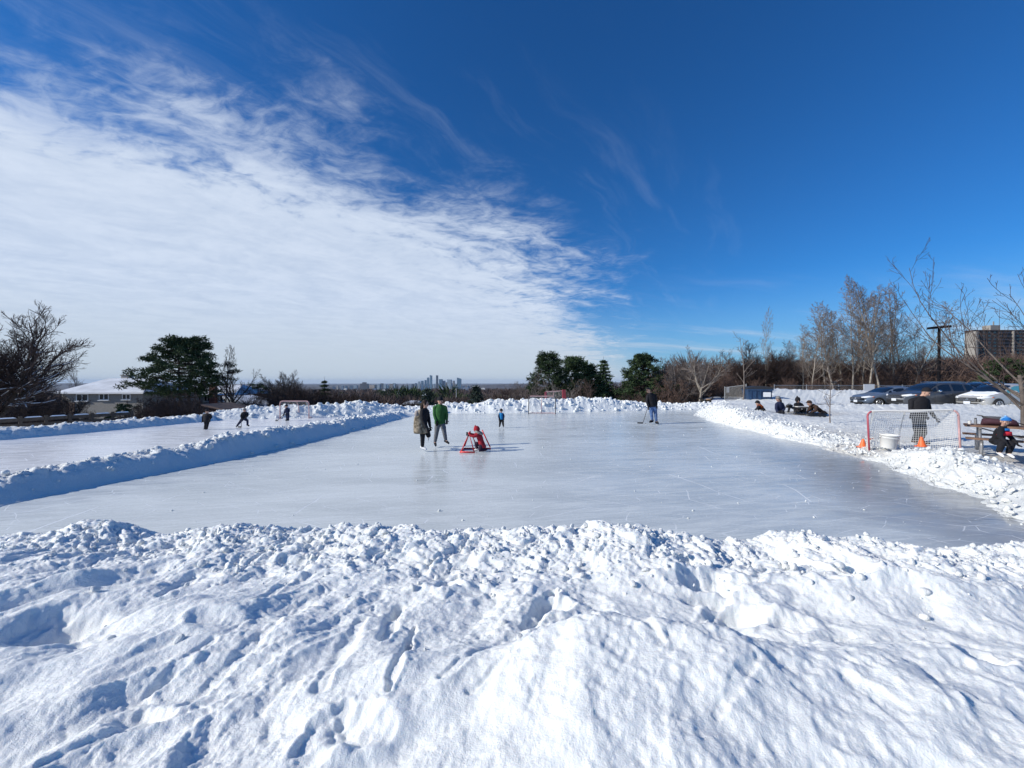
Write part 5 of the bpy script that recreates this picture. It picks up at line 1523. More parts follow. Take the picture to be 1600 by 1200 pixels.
    if snow_hood:
        V = []; idx = [i for i in range(n) if 0.25 <= q[i] <= prof['screen'][0] - 0.05]
        for i in idx:
            for f in np.linspace(-1, 1, 17):
                e_ = min(1, (1 - abs(f)) * 5) * min(1, (q[i] - 0.2) * 5)
                V.append((q[i], f * wl[i] * 0.86, max(roof[i], belt[i]) - 0.02 * (abs(f) > 0.8) + 0.015 + 0.05 * e_ + 0.02 * float(perlin(np.array(q[i] * 5), np.array(f * 4), 3))))
        mesh_np('snow_cover', V, [grid_faces(len(idx), 17)[:, ::-1]], M['branch_snow'], t)
    return t
SEDAN = dict(L=4.55, W=1.76, belt=([0, 0.15, 0.6, 1.15, 2.0, 3.6, 4.3, 4.55], [0.62, 0.72, 0.84, 0.93, 0.96, 1.00, 0.98, 0.86]),
             roof=([0, 0.15, 0.6, 1.1, 1.35, 1.75, 2.15, 2.6, 3.1, 3.55, 4.0, 4.4, 4.55], [0.60, 0.72, 0.86, 0.96, 1.06, 1.28, 1.41, 1.43, 1.39, 1.24, 1.06, 1.02, 0.86]),
             panes=[(1.50, 1.78), (1.84, 2.62), (2.70, 3.46)], screen=(1.18, 2.0), rear=(3.3, 3.95), doors=[1.62, 2.66, 3.5], handles=[2.5, 3.4], mirror=1.78, wheels=[0.86, 3.62], wr=0.315, lamp_z=0.66, grille=0.60)
SUV = dict(L=4.85, W=1.90, belt=([0, 0.12, 0.5, 1.2, 2.0, 3.8, 4.6, 4.85], [0.78, 0.92, 1.02, 1.10, 1.12, 1.17, 1.16, 0.95]),
           roof=([0, 0.12, 0.5, 1.15, 1.4, 1.8, 2.2, 2.8, 3.6, 4.15, 4.5, 4.72, 4.85], [0.76, 0.92, 1.05, 1.14, 1.24, 1.50, 1.67, 1.72, 1.70, 1.63, 1.42, 1.20, 0.95]),
           panes=[(1.56, 1.86), (1.92, 2.74), (2.82, 3.58), (3.66, 4.22)], screen=(1.22, 2.08), rear=(4.22, 4.66), doors=[1.66, 2.78, 3.60], handles=[2.6, 3.45], mirror=1.86, wheels=[0.95, 3.80], wr=0.36, lamp_z=0.86, grille=0.80, chrome_mirror=True, rails=(2.2, 4.1))
HATCH = dict(L=4.45, W=1.78, belt=([0, 0.15, 0.6, 1.2, 2.0, 3.6, 4.2, 4.45], [0.60, 0.72, 0.86, 0.96, 1.00, 1.04, 1.02, 0.86]),
             roof=([0, 0.15, 0.6, 1.05, 1.35, 1.75, 2.2, 2.7, 3.3, 3.8, 4.15, 4.35, 4.45], [0.58, 0.72, 0.88, 0.99, 1.12, 1.34, 1.50, 1.52, 1.47, 1.34, 1.14, 1.02, 0.86]),
             panes=[(1.45, 1.78), (1.84, 2.66), (2.74, 3.6)], screen=(1.12, 2.05), rear=(3.45, 4.1), doors=[1.6, 2.7, 3.62], handles=[2.55, 3.5], mirror=1.78, wheels=[0.84, 3.58], wr=0.315, lamp_z=0.68, grille=0.60)
def paint(name, c, metal=0.35, rough=0.32):
    m = simple(name, c, rough, metal, coat=0.6); return m
M['car_glass'] = simple('car_glass', (0.008, 0.011, 0.015), 0.05, spec=0.9, coat=0.5)
M['teal_glass'] = simple('reflection_tint_glass', (0.10, 0.33, 0.36), 0.10, spec=0.9, coat=0.6)  # light caught by the panes is put into the glass as a teal colour
lotz = 0.405
def nose_at(px, d): return (atd(px, d), d)
x, y = nose_at(1338, 28.4); sed = car('parked_car', 'silver-blue sedan at the left end of the parked cars', (x, y, lotz), R(-4), paint('paint_silver_blue', (0.16, 0.21, 0.29)), SEDAN, M['car_glass'])
x, y = nose_at(1398, 26.2); suv = car('parked_car', 'dark grey sports utility vehicle with roof rails behind the man at the net', (x, y, lotz), R(-1), paint('paint_charcoal', (0.075, 0.082, 0.095)), SUV, M['car_glass'])
HATCH['screen_mat'] = M['car_glass']
x, y = nose_at(1512, 23.9)
M['paint_pearl'] = paint('paint_pearl', (0.46, 0.46, 0.45), 0.1, 0.35)
hat = car('parked_car', 'pale silver car with snow on its bonnet behind the tree at the right edge', (x, y, 0.52), R(6), M['paint_pearl'], HATCH, M['teal_glass'], snow_hood=True)
x, y = nose_at(1478, 33.6); car('parked_car', 'blue car whose roof just shows over the dark vehicle', (x, y, 0.40), R(-4), paint('paint_blue', (0.03, 0.07, 0.15)), dict(SUV), M['car_glass'])
x, y = nose_at(1385, 33.4); car('parked_car', 'black car mostly hidden behind the silver-blue sedan', (x, y, 0.35), R(-4), paint('paint_black', (0.012, 0.012, 0.014)), dict(SEDAN), M['car_glass'])

# ------------------------------------------------------------------ hockey goals
M['goal_red'] = simple('red_tube', (0.36, 0.06, 0.085), 0.45, var=0.12)
M['goal_pale'] = simple('worn_pink_tube', (0.55, 0.33, 0.32), 0.5, var=0.15)
M['goal_white'] = simple('white_tube', (0.72, 0.71, 0.68), 0.5, var=0.06)
M['netting'] = simple('white_netting', (0.78, 0.78, 0.76), 0.8)
M['net_dark'] = simple('dark_tube', (0.06, 0.06, 0.065), 0.5)
def goal(label, loc, rz, w, h, dep, mpost, mback, mnet, cell=0.055, tube=0.03, twine=0.0032, group=None, mbar=None, name='hockey_goal', scale=1.0, rot=None, mpost2=None):
    """mouth faces -y; posts at x = 0 and x = w"""
    t = thing(name, label, 'goal', loc, rz, group, scale)
    if rot: t.rotation_euler = rot
    r = 0.16; td = dep * 0.42
    def arc(cx, cz, a0, a1, rr, n=5): return [(cx + rr * math.cos(a), 0, cz + rr * math.sin(a)) for a in np.linspace(a0, a1, n)]
    MB().tube([(0, 0, -0.03), (0, 0, h - r)] + arc(r, h - r, math.pi, math.pi * 0.62, r), tube, 10).build('post', mpost, t, smooth=True)
    MB().tube([(w, 0, -0.03), (w, 0, h - r)] + arc(w - r, h - r, 0, math.pi * 0.38, r), tube, 10).build('post', mpost2 or mpost, t, smooth=True)
    MB().tube(arc(r, h - r, math.pi * 0.62, math.pi / 2, r, 3) + arc(w - r, h - r, math.pi / 2, math.pi * 0.38, r, 3), tube * 0.98, 10).build('crossbar', mbar or mpost, t, smooth=True)
    MB().tube([(0, 0, 0.02), (0.05, dep * 0.8, 0.02), (0.25, dep, 0.02), (w - 0.25, dep, 0.02), (w - 0.05, dep * 0.8, 0.02), (w, 0, 0.02)], tube * 0.8, 8).build('base_bar', mback, t, smooth=True)
    MB().tube([(r, 0, h - 0.01), (0.30, td, h - 0.03), (w - 0.30, td, h - 0.03), (w - r, 0, h - 0.01)], tube * 0.55, 8).build('top_shelf', mback, t, smooth=True)
    # curved centre support bowing down the back
    MB().tube([(w * 0.5, td, h - 0.03), (w * 0.51, td + (dep - td) * 0.55, h * 0.72), (w * 0.5, td + (dep - td) * 0.95, h * 0.32), (w * 0.5, dep, 0.02)], tube * 0.75, 8).build('centre_brace', mback, t, smooth=True)
    P0, P1 = [], []
    def line(pts):
        for a, b in zip(pts[:-1], pts[1:]): P0.append(a); P1.append(b)
    # sheet that wraps side, back, side; u along the base, v up the height
    def sheet(u, v):
        # plan curve from left post foot round the back to the right post foot
        L1 = dep; Lt = 2 * dep + (w - 0.3); s_ = u * Lt
        if s_ < L1: f = s_ / L1; bx, by = 0.15 * f, dep * f; tx, ty = r * 0.5 + (0.30 - r * 0.5) * f, td * f
        elif s_ < L1 + w - 0.3: f = (s_ - L1) / (w - 0.3); bx, by = 0.15 + (w - 0.3) * f, dep; tx, ty = 0.30 + (w - 0.6) * f, td
        else: f = (s_ - L1 - w + 0.3) / L1; bx, by = w - 0.15 + 0.15 * f, dep * (1 - f); tx, ty = w - 0.30 + (0.30 - r * 0.5) * f, td * (1 - f)
        sag = 0.035 * math.sin(math.pi * v)
        return (bx + (tx - bx) * v, by + (ty - by) * v + sag, 0.03 + (h - 0.06) * v)
    Lt = 2 * dep + w - 0.3; nu = int(Lt / cell); nv = int(h / cell)
    for i in range(nu + 1): line([sheet(i / nu, v) for v in np.linspace(0, 1, 7)])
    for j in range(nv + 1): line([sheet(u, j / nv) for u in np.linspace(0, 1, 25)])
    nt = int(td / cell)
    for i in range(int(w / cell)):
        xx = (i + 0.5) * cell; line([(xx, 0, h - 0.02), (xx, td * 0.5, h - 0.05), (xx, td, h - 0.04)])
    for j in range(1, nt + 1): line([(r, td * j / nt, h - 0.03), (w / 2, td * j / nt, h - 0.055), (w - r, td * j / nt, h - 0.03)])
    rr = np.full(len(P0), twine)
    segs_mesh('netting', P0, P1, rr, rr, mnet, t, 3)['kind'] = 'stuff'
    return t
# near goal on the right bank
nx, ny = atd(1359, 11.75), 11.75
goal('worn red hockey goal on the snow at the right, white netting, man standing behind it', (nx, ny, 0.02), 0, 2.02, 1.27, 0.75, M['goal_red'], M['goal_white'], M['netting'], cell=0.058, tube=0.025, twine=0.0058, mbar=M['goal_white'], mpost2=M['goal_pale'], rot=(R(0), R(-2.5), R(-21)))
# far goal on the main rink and the second one on the bank behind it
goal('hockey goal with worn thin posts at the far end of the main rink', (atd(826, 26.6), 26.6, 0.01), 0, 1.80, 1.20, 0.7, M['net_dark'], M['goal_pale'], M['netting'], cell=0.10, tube=0.028, twine=0.003, group='goals at the far ends', mbar=M['goal_pale'])
x = atd(852, 29.6)
t = goal('red-posted hockey goal pushed up on the far bank behind the other goal', (x, 29.3, 0.72), 0, 1.45, 0.72, 0.6, M['goal_pale'], M['goal_pale'], M['netting'], cell=0.12, tube=0.026, twine=0.003, group='goals at the far ends', mbar=M['goal_pale'], rot=(0, R(-3), R(8)))
MB().box((1.42, 0.02, 0.42), (0.26, 0.16, 0.74), taper=0.92).build('post_pad', simple('red_pad', (0.34, 0.045, 0.055), 0.6), t)
MB().box((0.04, 0.02, 0.42), (0.13, 0.12, 0.55), taper=0.92).build('post_pad', M['goal_red'], t)
x = atd(442, 23.6)
goal('hockey goal with faded thin posts at the far end of the left rink', (x, 23.3, 0.01), 0, 1.62, 1.02, 0.65, M['goal_pale'], M['goal_pale'], M['netting'], cell=0.10, tube=0.03, twine=0.003, group='goals at the far ends', mbar=M['goal_pale'], rot=(0, 0, R(6)))

# ------------------------------------------------------------------ small things by the near goal
M['orange'] = simple('orange_rubber', (0.86, 0.16, 0.04), 0.5, var=0.06)
def cone(label, loc, lean=0.0):
    t = thing('traffic_cone', label, 'cone', loc, 0.3, 'orange training cones')
    t.rotation_euler = (lean, lean * 0.5, 0.3)
    s = 0.27
    MB().rings([[(r * math.cos(a), r * math.sin(a), z) for a in np.linspace(0, 2 * math.pi, 17)[:-1]] for r, z in [(0.105, 0.012), (0.10, 0.03), (0.085, 0.05), (0.032, s - 0.02), (0.024, s)]]).build('cone_body', M['orange'], t, smooth=True)
    bevel(MB().box((0, 0, 0.01), (0.24, 0.24, 0.022)).build('base', M['orange'], t), 0.01)
cx, cy = atd(1348, 12.3), 12.3
cone('small orange cone on the snow left of the near goal', (cx, cy, float(G_right(cx, cy)) + 0.02), 0.06)
cx, cy = atd(1441, 11.15), 11.15
cone('small orange cone in front of the man behind the net', (cx, cy, 0.34), -0.04)
def bucket():
    cx, cy = atd(1388, 11.6), 11.6
    t = thing('bucket', 'white plastic bucket half sunk in the snow inside the near goal', 'bucket', (cx, cy, 0.22))
    t.rotation_euler = (R(3), R(4), 0)
    mw = simple('white_plastic', (0.78, 0.78, 0.76), 0.4)
    n = 28; prof = [(0.16, 0.0), (0.175, 0.02), (0.215, 0.37), (0.228, 0.372), (0.23, 0.40), (0.215, 0.405), (0.20, 0.36), (0.165, 0.03)]
    MB().rings([[(r * math.cos(a), r * math.sin(a), z) for a in np.linspace(0, 2 * math.pi, n + 1)[:-1]] for r, z in prof]).build('shell', mw, t, smooth=True)
    MB().rings([[(r * math.cos(a), r * math.sin(a), z) for a in np.linspace(0, 2 * math.pi, n + 1)[:-1]] for r, z in [(0.213, 0.30), (0.224, 0.302), (0.224, 0.318), (0.214, 0.32)]]).build('band', mw, t)
    MB().tube([(0.225 * math.cos(a), 0.235 * math.sin(a) * 0.98, 0.33 - 0.16 * math.sin(a + 0.0) if a < math.pi else 0.33) for a in np.linspace(0, math.pi, 12)], 0.005, 5).build('handle', M['galv'], t)
bucket()
# pieces of stick lying by the cone, twigs on the snow
M['stick'] = simple('dark_shaft', (0.05, 0.045, 0.045), 0.6)
a = at(1340, 690, 0.12)
t = thing('hockey_stick', 'hockey stick lying half buried left of the near goal', 'hockey stick', (a[0] - 0.1, a[1] + 0.2, 0.17), R(-22))
MB().box((0, 0, 0.02), (1.05, 0.03, 0.022)).build('shaft', M['stick'], t)
MB().box((0.60, 0.05, 0.03), (0.26, 0.02, 0.07), rz=0.5).build('blade', M['orange'], t)

# ------------------------------------------------------------------ picnic tables
M['plank'] = simple('picnic_plank', (0.21, 0.12, 0.075), 0.75, var=0.3, scale=7, bump=0.003)
M['plank_dark'] = simple('wet_plank', (0.035, 0.028, 0.024), 0.7, var=0.3, scale=7)
M['leg_steel'] = simple('steel_leg', (0.30, 0.30, 0.31), 0.45, metal=0.5)
def picnic(label, loc, rz, L, mp, ml, zt=0.76, curved=True, snow_top=False, group='picnic tables'):
    t = thing('picnic_table', label, 'table', loc, rz, group)
    for k in range(5): bevel(MB().box((0, 0, 0), (L, 0.135, 0.045)).build('tabletop_plank', mp, t, loc=(L / 2, -0.30 + 0.15 * k, zt)), 0.006)
    for s_ in (-1, 1):
        for k in range(2): bevel(MB().box((0, 0, 0), (L, 0.125, 0.045)).build('bench_plank', mp, t, loc=(L / 2, s_ * (0.66 + 0.14 * k), 0.45)), 0.006)
    for xx in (0.28, L - 0.28):
        MB().box((xx, 0, 0.405), (0.05, 1.62, 0.04)).build('cross_beam', ml, t)
        MB().box((xx, 0, zt - 0.045), (0.05, 0.72, 0.04)).build('cross_beam', ml, t)
        for s_ in (-1, 1):
            if curved:
                MB().tube([(xx, s_ * 0.28, zt - 0.05), (xx, s_ * 0.34, 0.40), (xx, s_ * 0.52, 0.16), (xx, s_ * 0.56, 0.0)], 0.032, 8).build('leg', ml, t, smooth=True)
                MB().tube([(xx, s_ * 0.74, 0.40), (xx, s_ * 0.80, 0.28), (xx, s_ * 0.74, 0.10), (xx, s_ * 0.78, 0.0)], 0.036, 8).build('leg', ml, t, smooth=True)
            else:
                MB().box((xx, s_ * 0.44, zt / 2 - 0.03), (0.06, 0.10, zt + 0.05), rx=s_ * 0.42).build('leg', ml, t)
        MB().tube([(xx, 0, zt - 0.06), (L / 2, 0, 0.42)], 0.018, 6).build('brace', ml, t)
    return t
PT = (13.05, 11.45); PTZ = 0.16
pt = picnic('brown wooden picnic table with grey steel legs at the right edge', (PT[0], PT[1], PTZ), math.atan2(-0.72, 0.69), 2.3, M['plank'], M['leg_steel'])
tx, ty = atd(1229, 20.9), 20.9; tz = 0.06
pm_ = picnic('dark picnic table in the snow with people round it', (tx, ty, tz), R(-8), 1.35, M['plank_dark'], M['black_trim'], curved=False)
# things on the tables
def on(px, d, zabs): return (atd(px, d), d, zabs)
t = thing('duffel_bag', 'slumped dark maroon bag lying on the brown picnic table', 'bag', (PT[0] + 0.46, PT[1] - 0.46, PTZ + 0.785), R(-38))
mbag = simple('maroon_cloth', (0.05, 0.016, 0.026), 0.8, var=0.2, scale=8, bump=0.01); mgrey = simple('grey_cloth', (0.07, 0.07, 0.08), 0.8)
rg = []
for xx, hh, ww in [(-0.34, 0.06, 0.05), (-0.31, 0.17, 0.12), (-0.2, 0.22, 0.16), (0, 0.20, 0.17), (0.18, 0.21, 0.16), (0.29, 0.15, 0.12), (0.34, 0.05, 0.05)]:
    rg.append([(xx, ww * math.cos(a), max(0.0, hh / 2 + hh / 2 * math.sin(a) * (1.1 if math.sin(a) > 0 else 1))) for a in np.linspace(0, 2 * math.pi, 17)[:-1]])
MB().rings(rg).build('bag_body', mbag, t, smooth=True)
MB().loft([((-0.05, 0, 0.17), 0.24, 0.12, 0), ((-0.06, 0.01, 0.225), 0.27, 0.13, 0), ((-0.10, 0.01, 0.245), 0.22, 0.10, 0)]).build('flap', mgrey, t, smooth=True)
MB().tube([(-0.22, -0.1, 0.2), (-0.34, -0.05, 0.26), (-0.42, 0.0, 0.27)], 0.014, 6).build('strap', M['black_trim'], t)
MB().tube([(0.26, -0.05, 0.12), (0.42, -0.06, 0.05), (0.52, -0.05, 0.012)], 0.014, 6).build('strap', M['black_trim'], t)
t = thing('flask', 'small steel flask standing on the left end of the brown picnic table', 'flask', (PT[0] + 0.19, PT[1] - 0.12, PTZ + 0.785))
MB().loft([((0, 0, 0), 0.032, 0.032, 0), ((0, 0, 0.13), 0.032, 0.032, 0), ((0, 0, 0.15), 0.022, 0.022, 0)]).build('bottle', M['leg_steel'], t)
MB().loft([((0, 0, 0.1505), 0.024, 0.024, 0), ((0, 0, 0.18), 0.024, 0.024, 0)]).build('cap', M['black_trim'], t)
t = thing('cup', 'pale cup beside the flask on the picnic table', 'cup', (PT[0] + 0.09, PT[1] - 0.06, PTZ + 0.785))
MB().loft([((0, 0, 0), 0.028, 0.028, 0), ((0, 0, 0.09), 0.04, 0.04, 0)]).build('cup_body', M['goal_white'], t)
MB().loft([((0, 0, 0.0905), 0.041, 0.041, 0), ((0, 0, 0.10), 0.038, 0.038, 0)]).build('lid', M['galv'], t)
t = thing('tray', 'pale flat tray lying on the dark picnic table', 'tray', (tx + 0.75, ty - 0.05, tz + 0.785))
MB().box((0, 0, 0.015), (0.6, 0.35, 0.03)).build('board', M['goal_white'], t)
t = thing('bag', 'black bag on the left end of the dark picnic table', 'bag', (tx + 0.15, ty, tz + 0.785))
MB().ell((0, 0, 0.06), (0.18, 0.12, 0.085), 10, 6).build('bag_body', M['black_trim'], t, smooth=True)
MB().tube([(-0.1, 0, 0.12), (0, 0, 0.2), (0.1, 0, 0.12)], 0.01, 5).build('handle', M['black_trim'], t)
for bx, by, lab in ((0.75, -0.95, 'black sports bag under the near bench of the dark table'), (1.35, -0.9, 'second black bag beside the kneeling person at the dark table')):
    t = thing('bag', lab, 'bag', (tx + bx * 0.8, ty + by, 0.33))
    MB().loft([((0, 0, 0), 0.30, 0.16, 0), ((0, 0, 0.16), 0.33, 0.18, 0), ((0, 0, 0.26), 0.24, 0.1, 0)]).build('bag_body', M['black_trim'], t, smooth=True)
    MB().tube([(-0.15, -0.1, 0.2), (0, -0.12, 0.34), (0.15, -0.1, 0.2)], 0.012, 5).build('handle', M['black_trim'], t)
# feeders on the young tree
xs = atd(1298, 17.6)
for dz, px, lab in ((zat(597.5, 17.6), 1303, 'dark twist of cloth caught high on the thin young tree'), (zat(606, 17.6), 1309, 'second dark scrap hanging from the thin young tree')):
    t = thing('cloth_scrap', lab, 'scrap', (atd(px, 17.6), 17.6, dz), 0, 'scraps on the young tree')
    MB().ell((0, 0, 0), (0.13, 0.05, 0.05), 8, 5).build('scrap', M['black_trim'], t, smooth=True)
    MB().tube([(-0.12, 0, 0.01), (-0.24, 0, 0.05)], 0.01, 4).build('tie', M['black_trim'], t)
# puck on the ice by the man with the stick
a = at(1009, 662, 0)
tag(MB().loft([((0, 0, 0.004), 0.04, 0.04, 0), ((0, 0, 0.029), 0.04, 0.04, 0)]).build('puck', M['black_trim'], loc=(a[0], a[1], 0)), 'black puck on the ice by the stick of the man in jeans', 'puck')
# ------------------------------------------------------------------ people
M['skin'] = simple('skin', (0.50, 0.30, 0.22), 0.55, var=0.05)
M['eye'] = simple('eye_dark', (0.02, 0.015, 0.012), 0.3)
M['lip'] = simple('lips', (0.36, 0.15, 0.13), 0.5)
def cloth(name, c, var=0.18, scale=14, bump=0.006, rough=0.85): return simple(name, c, rough, var=var, scale=scale, bump=bump, spec=0.25)
C_ = dict(black=cloth('black_cloth', (0.014, 0.014, 0.018)), navy=cloth('navy_cloth', (0.018, 0.024, 0.060)), green=cloth('green_jacket', (0.035, 0.125, 0.035)),
          grey=cloth('grey_trousers', (0.15, 0.155, 0.17)), jeans=cloth('blue_denim', (0.10, 0.17, 0.34), 0.35, 7), red=cloth('red_coat', (0.36, 0.022, 0.035)),
          plum=cloth('plum_trousers', (0.035, 0.018, 0.04)), khaki=cloth('mottled_khaki', (0.235, 0.195, 0.145), 0.80, 11), blue=cloth('bright_blue', (0.02, 0.20, 0.46)),
          white=cloth('white_leather', (0.74, 0.74, 0.75), 0.04), hair=cloth('dark_hair', (0.030, 0.020, 0.015), 0.3, 30), beanie=cloth('grey_wool', (0.22, 0.21, 0.20)),
          orange=cloth('orange_coat', (0.62, 0.13, 0.03)), brown=cloth('brown_coat', (0.05, 0.028, 0.02)), fur=cloth('grey_fur', (0.32, 0.28, 0.26), 0.4, 40, 0.01),
          redb=cloth('red_panel', (0.55, 0.03, 0.05)), stripe=cloth('blue_wool', (0.02, 0.17, 0.50)), stripe2=cloth('pale_blue_wool', (0.35, 0.60, 0.80)), pink=cloth('pink_wool', (0.6, 0.45, 0.42)))
M['blade'] = simple('steel_blade', (0.55, 0.56, 0.58), 0.25, metal=1.0)

def skin_mesh(name, nodes, edges, root, mat, parent, sub=2):
    """nodes: list of (position, radius); a continuous surface grown round the skeleton"""
    me = bpy.data.meshes.new(name)
    me.from_pydata([tuple(p) for p, r in nodes], edges, [])
    o = bpy.data.objects.new(name, me); link(o, parent)
    m = o.modifiers.new('skin', 'SKIN'); m.use_smooth_shade = True; m.branch_smoothing = 0.6
    for i, (p, r) in enumerate(nodes):
        rr = r if isinstance(r, (tuple, list)) else (r, r)
        me.skin_vertices[0].data[i].radius = rr
        me.skin_vertices[0].data[i].use_root = (i == root)
    s = o.modifiers.new('sub', 'SUBSURF'); s.levels = sub; s.render_levels = sub
    me.materials.append(mat)
    return o

def hand(parent, wrist, elbow, mat, s=1.0, curl=0.6, side=1, nm='glove', down=None):
    """palm, four bent fingers and a thumb as one skinned surface"""
    w = Vector(wrist); d = (w - Vector(elbow)).normalized()
    a = d.cross(Vector((0, 1, 0)) if abs(d.y) < 0.9 else Vector((1, 0, 0))).normalized()   # across the palm
    n = d.cross(a)                                                                          # out of the palm
    L = 0.085 * s
    nodes = [(w - d * 0.02 * s, 0.030 * s), (w + d * L * 0.5, (0.040 * s, 0.022 * s)), (w + d * L, (0.040 * s, 0.020 * s))]
    edges = [(0, 1), (1, 2)]
    for k, (off, ln) in enumerate([(-0.030, 0.070), (-0.010, 0.080), (0.011, 0.075), (0.031, 0.060)]):
        b = w + d * L + a * off * s; i0 = len(nodes)
        d1 = (d + n * curl * 0.5 * side).normalized(); d2 = (d + n * curl * 1.3 * side).normalized()
        nodes += [(b + d1 * ln * 0.45 * s, 0.0125 * s), (b + d1 * ln * 0.45 * s + d2 * ln * 0.55 * s, 0.0105 * s)]
        edges += [(2, i0), (i0, i0 + 1)]
    i0 = len(nodes); tb = w + d * L * 0.35
    nodes += [(tb + a * 0.052 * s + d * 0.02 * s, 0.014 * s), (tb + a * 0.062 * s + d * 0.055 * s + n * 0.02 * side * s, 0.011 * s)]
    edges += [(1, i0), (i0, i0 + 1)]
    return skin_mesh(nm, nodes, edges, 1, mat, parent, 1)

def person(label, cx, base, d, J, jacket, trousers, boots, face=(0, -1), hat=None, glove='black', coat=None, s=1.0, z0=0.0, skates='white', hair=None,
           group=None, hood=None, wide=1.0, look=None, sleeves=None, boot_h=0.13, hat_kind='beanie', hr=0.098, thick=1.0):
    """J: joint -> (px, py, extra depth); measured on the photograph and turned into metres at distance d"""
    k = d / F; X0 = atd(cx, d)
    g = {n: Vector(((v[0] - cx) * k, v[2] if len(v) > 2 else 0.0, (base - v[1]) * k)) for n, v in J.items()}
    t = thing('person', label, 'person', (X0, d, z0), 0, group)
    f = Vector((face[0], face[1], 0)).normalized(); side = Vector((-f.y, f.x, 0))       # side = the figure's left
    head, neck, pel = g['head'], g['neck'], g['pelvis']; hs_ = 1.16 * s; chest = neck.lerp(pel, 0.32); waist = neck.lerp(pel, 0.68)
    # ---- body, one continuous surface
    N = [(pel, 0.105 * s)]; E = []
    def add(p, r, par):
        N.append((p, r)); E.append((par, len(N) - 1)); return len(N) - 1
    iw = add(waist, 0.095 * s, 0); ic = add(chest, 0.115 * s, iw); inn = add(neck, 0.055 * s, ic)
    up = (head - neck).normalized()
    hj = add(head - up * 0.085 * s + f * 0.012 * s, 0.058 * s, inn); hc = add(head + f * 0.006 * s, (0.076 * s, 0.088 * s), hj); ht = add(head + up * 0.075 * s - f * 0.008 * s, 0.062 * s, hc)
    for L in 'lr':
        sh, el, ha = g['sh' + L], g['el' + L], g['ha' + L]
        a = add(sh, 0.055 * s, ic); b = add(el, 0.042 * s, a); c = add(ha, 0.028 * s, b)
        hp, kn, an = g['hip' + L], g['kn' + L], g['an' + L]
        a = add(hp, 0.085 * s, 0); b = add(kn, 0.055 * s, a); c = add(an, 0.036 * s, b); add(g['to' + L], 0.03 * s, c)
    skin_mesh('body', N, E, 0, M['skin'], t)
    # ---- face
    ax = up
    lf = (look or f); lf = Vector(lf).normalized() if not isinstance(lf, Vector) else lf
    ls = Vector((-lf.y, lf.x, 0)).normalized()
    hd = MB().ell(head + lf * 0.004 * hs_, (0.070 * hs_, 0.085 * hs_, 0.108 * hs_), 16, 12, M=Matrix.Rotation(math.atan2(lf.y, lf.x) - math.pi / 2, 3, 'Z'))
    hd.ell(head - ax * 0.07 * hs_ + lf * 0.035 * hs_, (0.045 * hs_, 0.042 * hs_, 0.045 * hs_), 10, 6)      # jaw
    hd.rtube([head + lf * 0.082 * hs_ + ax * 0.015 * hs_, head + lf * 0.100 * hs_ - ax * 0.022 * hs_], [0.010 * hs_, 0.016 * hs_], 8)   # nose
    for q in (-1, 1): hd.ell(head + ls * q * 0.076 * hs_ - ax * 0.01 * hs_, (0.014 * hs_, 0.02 * hs_, 0.03 * hs_), 8, 5)             # ears
    hb = hd.build('head', M['skin'], t, smooth=True)
    for q in (-1, 1):
        MB().ell(head + lf * 0.082 * hs_ + ls * q * 0.030 * hs_ + ax * 0.012 * hs_, (0.011 * hs_,) * 3, 8, 5).build('eye', M['eye'], hb, smooth=True)
    MB().rtube([head + lf * 0.083 * hs_ - ls * 0.02 * hs_ - ax * 0.05 * hs_, head + lf * 0.083 * hs_ + ls * 0.02 * hs_ - ax * 0.05 * hs_], 0.006 * hs_, 6).build('mouth', M['lip'], hb)
    # ---- trousers: seat and two tapering legs
    tr = MB(); tk = thick
    for L in 'lr':
        hp, kn, an = g['hip' + L], g['kn' + L], g['an' + L]
        m1 = hp.lerp(kn, 0.5); m2 = kn.lerp(an, 0.45)
        tr.rtube([hp.lerp(pel, 0.35), m1, kn, m2, an.lerp(kn, 0.08)], [0.112 * s * tk, 0.098 * s * tk, 0.076 * s * tk, 0.070 * s * tk, 0.058 * s * tk], 12)
    tr.ell(pel - Vector((0, 0, 0.02 * s)), (0.165 * s * tk, 0.130 * s * tk, 0.13 * s), 14, 8, M=Matrix.Rotation(math.atan2(side.y, side.x), 3, 'Z'))
    tr.build('trousers', C_[trousers], t, smooth=True)
    # ---- jacket: shaped trunk plus sleeves
    ya = math.atan2((g['shl'] - g['shr']).y, (g['shl'] - g['shr']).x) if (g['shl'] - g['shr']).to_2d().length > 0.05 else math.atan2(side.y, side.x)
    shw = max(0.150 * s, (g['shl'] - g['shr']).to_2d().length / 2 + 0.026 * s) * wide
    hem = pel - (neck - pel).normalized() * (coat or 0.06) * s
    jk = MB()
    flare = 1.0 + 0.35 * (coat or 0) 
    secs = [(hem - Vector((0, 0, 0.0)), shw * 0.86 * flare, 0.138 * s * flare, ya), (hem + Vector((0, 0, 0.025 * s)), shw * 0.92 * flare, 0.148 * s * flare, ya), (pel.lerp(neck, 0.12), shw * 0.92, 0.142 * s, ya), (waist, shw * 0.86, 0.132 * s, ya),
            (neck.lerp(pel, 0.45), shw * 0.94, 0.142 * s, ya), (neck.lerp(pel, 0.25), shw * 0.95, 0.138 * s, ya), (neck.lerp(pel, 0.14), shw * 0.82, 0.118 * s, ya), (neck.lerp(pel, 0.06), shw * 0.60, 0.098 * s, ya),
            (neck - up * 0.005 * s, 0.082 * s, 0.080 * s, ya), (neck + up * 0.03 * s, 0.070 * s, 0.070 * s, ya)]
    jk.loft(secs, 18)
    nb = neck.lerp(pel, 0.10)
